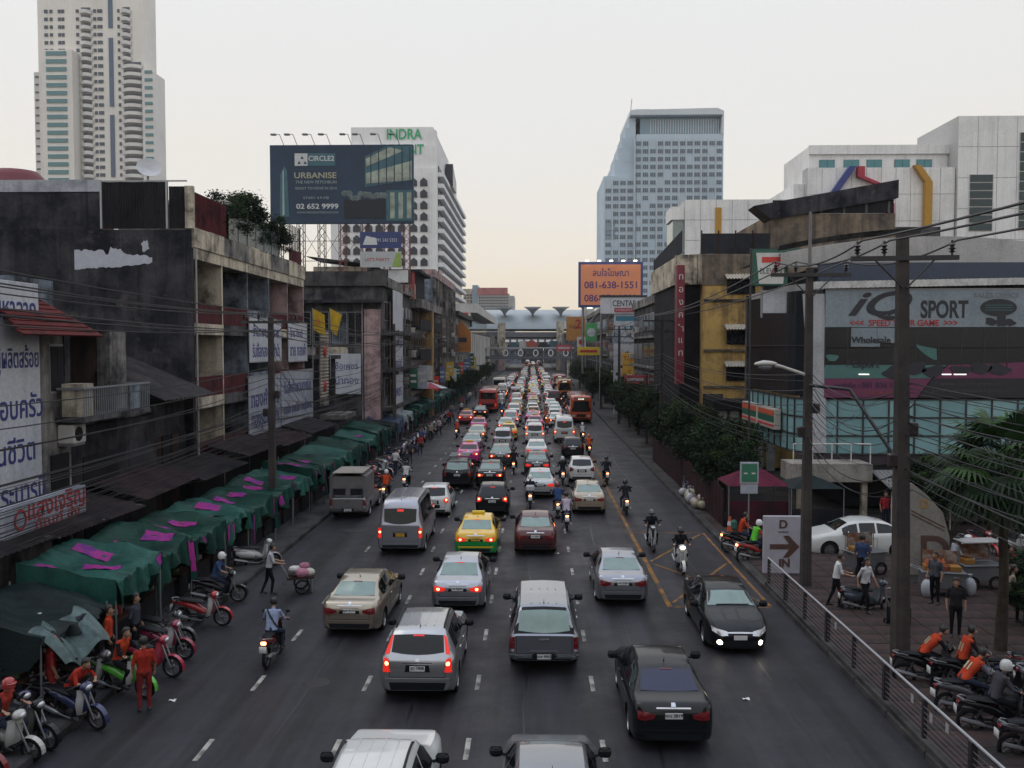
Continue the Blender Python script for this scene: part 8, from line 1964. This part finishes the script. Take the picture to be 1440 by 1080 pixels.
tag(MB().rbox((8.22, 36.2, 1.15), (.22, .3, .42), .08).build("backpack", mat("backpack_green", (.02, .10, .07), .7)), "dark green backpack worn by the rider in the orange vest", "backpack")
kt = thing("vendor_tent", "small vendor tent with a faded crimson roof and dark sides", "tent", (10.2, 41.2, .14))
MB().add([(-1.4, -1.2, 2.0), (1.4, -1.2, 2.0), (1.4, 1.2, 2.0), (-1.4, 1.2, 2.0), (-.5, 0, 2.6), (.5, 0, 2.6)], [(0, 1, 5, 4), (1, 2, 5), (2, 3, 4, 5), (3, 0, 4)]).build("roof", stain("tent_crimson", (.10, .014, .034), (.045, .009, .018), .4, 1.2, .2), kt); MB().bb(-1.35, 1.35, -1.1, -1.06, .1, 1.3).build("curtain", stain("tent_dark", (.07, .015, .025), (.02, .012, .015), .5, 1, .4), kt)
for x in (-1.35, 1.35):
    for y in (-1.15, 1.15): MB().cyl((x, y, 0), (x, y, 2.0), .025).build("leg", STEEL, kt)
kt2 = thing("vendor_tent", "small vendor tent with a dark green roof next to the crimson one", "tent", (12.6, 40.4, .14)); MB().add([(-1.2, -1.1, 2.0), (1.2, -1.1, 2.0), (1.2, 1.1, 2.0), (-1.2, 1.1, 2.0), (0, 0, 2.5)], [(0, 1, 4), (1, 2, 4), (2, 3, 4), (3, 0, 4)]).build("roof", TARP[2], kt2); MB().bb(-1.15, 1.15, -1.0, -.96, .1, 1.1).build("counter", DARKW, kt2)
for x in (-1.15, 1.15): MB().cyl((x, -1.05, 0), (x, -1.05, 2.0), .025).build("leg", STEEL, kt2)
gs = thing("bus_stop_sign", "green framed sign board with white marks on a post above the crimson tent", "sign", (9.4, 38.6, .14)); MB().rbox((0, 0, 2.8), (.8, .08, .95), .02).build("frame", VINYLG, gs); MB().bb(-.33, .33, -.06, -.045, 2.42, 3.2).build("face", mat("sign_deep_green", (.03, .15, .09), .5), gs); MB().rbox((0, 0, 2.1), (.74, .06, .4), .01).build("timetable", VINYLG, gs); MB().cyl((0, .06, 0), (0, .06, 3.1), .035).build("post", STEEL, gs)
for x in (-.17, .17): MB().bb(x - .08, x + .08, -.07, -.061, 2.76, 2.82).build("white_mark", WB, gs)
random.seed(19)
for k in range(11):
    x, y = 8.55 + random.uniform(-.25, .25), 45.0 + .42 * k + random.uniform(-.1, .1); c = random.choice(((.38, .38, .40, "white"), (.36, .28, .3, "pinkish"), (.3, .28, .2, "cream"))); z = random.uniform(.22, .3)
    tag(MB().ball((x, y, .16 + z), (.26, .24, z), 10, 7).lathe([(.05, .16 + 1.9 * z), (.02, .22 + 1.9 * z), (.07, .32 + 1.9 * z)], 'z', (x, y, 0), 8).build("rubbish_bag", mat("rubbish_%s" % c[3], c[:3], .45, var=.3, scale=8), smooth=60), "%s rubbish bag in the heap along the hoarding" % c[3], "rubbish bag", "%s rubbish bags in the heap" % c[3])
place_bike(8.7, 50.5, 0, (.04, .06, .16), (.4, .4, .42), "blue motorbike parked at the kerb beyond the rubbish bags", lean=.1)
# fan palm at the edge of the forecourt
pm_ = thing("fan_palm", "tall fan palm with spiky blades at the edge of the forecourt", "palm tree", (12.75, 24.2, .14))
MB().tube([(0, 0, -.1), (.05, 0, 2), (-.02, .03, 4), (0, 0, 5.0)], [.17, .12, .11, .1], 10).build("trunk", BARK, pm_, 60)
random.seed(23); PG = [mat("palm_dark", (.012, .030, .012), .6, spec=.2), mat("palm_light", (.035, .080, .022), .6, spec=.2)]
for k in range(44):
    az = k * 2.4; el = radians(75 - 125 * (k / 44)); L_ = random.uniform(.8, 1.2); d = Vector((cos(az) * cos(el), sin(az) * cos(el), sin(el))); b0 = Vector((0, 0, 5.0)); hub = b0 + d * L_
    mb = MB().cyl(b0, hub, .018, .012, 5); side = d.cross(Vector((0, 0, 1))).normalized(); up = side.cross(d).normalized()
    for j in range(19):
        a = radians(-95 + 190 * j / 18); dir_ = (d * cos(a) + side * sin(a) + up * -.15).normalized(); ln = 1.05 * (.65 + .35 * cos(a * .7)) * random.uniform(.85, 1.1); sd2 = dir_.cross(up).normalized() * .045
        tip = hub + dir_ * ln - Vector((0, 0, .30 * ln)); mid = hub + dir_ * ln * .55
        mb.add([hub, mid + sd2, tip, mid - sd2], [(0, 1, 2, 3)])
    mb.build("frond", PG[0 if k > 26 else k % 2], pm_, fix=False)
for k, (x, y, s) in enumerate(((14.6, 26.4, .36), (14.2, 20.0, .34), (16.2, 28.4, .5), (12.9, 20.6, .25))): tree(x, y, .14, s, k, ("leafy", "spreading", "tall leafy", "low")[k] + " dark shrub growing near the fan palm", "shrub", "shrubs by the palm", .8)
for k, (x, y, sc_, lab) in enumerate(((17.0, 38.6, .72, "dark leafy tree behind the white saloon's tail"), (19.4, 37.8, .85, "broad dark tree shading the motorbikes before the shop wall"), (22.2, 38.4, .9, "tall dark tree at the far corner of the forecourt"), (18.6, 31.5, .62, "bushy dark tree beside the glass-cased food cart"), (16.0, 24.6, .6, "bushy dark tree growing behind the fan palm"))):
    tree(x, y, .14, sc_, k, lab, "forecourt_tree", "forecourt trees")
FC = ((12.9, 28.5, 'stand', 2.2, (.07, .075, .09), "shopper in a charcoal shirt facing the crated food cart", 'hair'), (15.9, 29.4, 'walk', 1.2, (.20, .03, .03), "shopper in a dark red shirt walking past the glass-cased cart", 'long_hair'), (11.5, 31.0, 'stand', -.4, (.04, .06, .13), "vendor in a navy shirt behind the slanted menu board", 'hair'), (12.0, 25.2, 'stand', 2.8, (.02, .02, .025), "man dressed in black waiting between the thick pole and the palm", 'hair'), (14.4, 26.8, 'walk', -2.0, (.26, .22, .17), "woman in a tan blouse walking towards the palm", 'long_hair'))
for x, y, ps, rz, c, lab, hd_ in FC: place_person(ps, x, y, .14 if ps != 'hunch' else -.1, rz, c, BKC, lab, head=hd_, female=hd_ != 'hair')
# ------------------------------------------------------------------ evening haze down the street
hm = bpy.data.materials.new("haze_air"); hm.use_nodes = True; hn, hl = hm.node_tree.nodes, hm.node_tree.links
for n in list(hn): hn.remove(n)
ho = hn.new("ShaderNodeOutputMaterial"); hv = hn.new("ShaderNodeVolumePrincipled"); hv.inputs['Color'].default_value = (.96, .97, 1, 1); hv.inputs['Density'].default_value = HAZE; hv.inputs['Anisotropy'].default_value = .3
hl.new(hv.outputs[0], ho.inputs['Volume'])
hz = MB().bb(-900, 900, -150, 720, -2.2, 220).build("haze", hm); hz['kind'] = 'stuff'

# ------------------------------------------------------------------ clutter on the fronts: air conditioners, drain pipes
random.seed(51); acm = mat("ac_white", (), .6)
ac_box = MB().rbox((0, 0, .32), (.5, .85, .6), .03).mesh("casing", 30); ac_fan = MB().lathe([(.23, 0), (.23, .02), (.02, .03)], 'x', (.26, -.1, .32), 14).mesh("fan_grille"); ac_br = MB().bb(-.3, .25, -.3, .3, -.05, .02).mesh("bracket")
for k in range(34):
    s = 1 if k < 20 else -1
    x = (-12.15 if s > 0 else 11.45) ; y = 75 + random.uniform(0, 62) if s > 0 else 82 + random.uniform(0, 55); z = random.choice((4.4, 7.2, 9.6)) + random.uniform(-.3, .5)
    if s < 0: y, x = y, x + .1
    a = thing("air_conditioner", "small boxy air conditioner on the shophouse fronts " + ("past the alley" if s > 0 else "behind the street trees"), "air conditioner", (x, y, z), 0 if s > 0 else pi, "air conditioners " + ("past the alley" if s > 0 else "behind the trees"))
    for me, m in ((ac_box, acm), (ac_fan, BLACK), (ac_br, STEEL)): obj(me.name.split('.')[0], me, m, a)
for k in range(10):
    y = 76 + 6.3 * k; t = thing("drain_pipe", "rusty drain pipe running down the shophouse fronts past the alley", "pipe", (-12.2, y, 2.5), 0, "drain pipes past the alley")
    MB().cyl((0, 0, 0), (0, 0, 9.8), .06, n=6).build("pipe", mat("pipe_rust", (.16, .12, .10), .7, var=.4), t); MB().bb(-.35, .0, -.04, .04, 5, 5.1).build("clip", STEEL, t)
random.seed(71)
for k in range(10): tree(random.uniform(-11.8, -10.9), 128 + 12 * k, .14, random.uniform(.7, .95), k + 3, "%s small dark tree added as dark mass on the western pavement from the gold-roofed bus" % nth(k + 1), "street_tree", "trees added as dark mass on the western pavement")  # trees added as a dark mass; the clutter here is poles and wires
for k in range(8):
    s_ = 1 if k % 2 else -1; y0 = 264 + 27 * (k // 2); x0 = -26 if s_ > 0 else 10.5
    if 320 < y0 + 20 and y0 < 390: continue
    t = thing("shophouse", "%s plain shophouse block added to darken the street beyond the far footbridge" % nth(k + 1), "building"); MB().bb(x0, x0 + 13.5, y0, y0 + 26, .1, 11 + k % 3).build("wall", (GREYC, PLAST, BLUEW)[k % 3], t)  # blocks added to darken the pale road end past the bridge
    for f in range(2):
        for j in range(5): side_window(t, x0 + 13.5 if s_ > 0 else x0, s_, y0 + 1.5 + 5 * j, y0 + 5 + 5 * j, 4 + 3.4 * f, 6 + 3.4 * f)
for k in range(7):
    t = thing("far_house", "%s low dark house added to darken the view under the viaduct" % nth(k + 1), "building", (-42 + 12 * k, 472, 0)); MB().bb(0, 11.6, 0, 12, 0, 9 + (k * 5) % 4).build("wall", (GRIME, GREYC, BLUEW)[k % 3], t); MB().bb(-.3, 11.9, -.6, 12, 9.1 + (k * 5) % 4, 9.6 + (k * 5) % 4).build("roof", CORR, t)  # dark houses added to cover the bright band under the viaduct
    for j in range(4): mini_window(t, 1 + 2.7 * j, 2.8 + 2.7 * j, 0, 5, 7)
# the street goes on behind the footbridge the picture is taken from
wf_ = thing("viewing_footbridge", "concrete footbridge deck with a steel parapet spanning the street", "footbridge", (0, -1.4, 0))
MB().bb(-14, 12, -1.1, 1.0, 6.3, 6.75).build("deck", GREYC, wf_); MB().bb(-14, 12, 1.0, 1.08, 6.76, 7.9).build("parapet", STEEL, wf_); MB().bb(-14, 12, -1.18, -1.1, 6.76, 7.9).build("parapet", STEEL, wf_)
for x in (-13, 10.5): MB().bb(x - .4, x + .4, -.5, .5, 0, 6.3).build("pier", GREYC, wf_)
for k in range(5):
    for s, x0 in ((1, -28), (-1, 15.5)):
        y0 = -78 + 16 * k; m = (GREYC, PLAST, BLUEW, CREAM, PINKW)[(k + (s > 0)) % 5]; h_ = 12 + (k * 7 + (s > 0) * 5) % 6
        t = thing("shophouse", "four-storey shophouse block standing behind the viewing footbridge", "building", (0, 0, 0), 0, "shophouses behind the viewing footbridge")
        MB().bb(x0, x0 + 12.5, y0, y0 + 15.8, .1, h_).build("wall", m, t); fx_ = x0 + 12.5 if s > 0 else x0
        for f in range(3):
            for j in range(4): side_window(t, fx_, s, y0 + 1 + 3.7 * j, y0 + 3.6 + 3.7 * j, 4 + 3 * f, 6 + 3 * f)
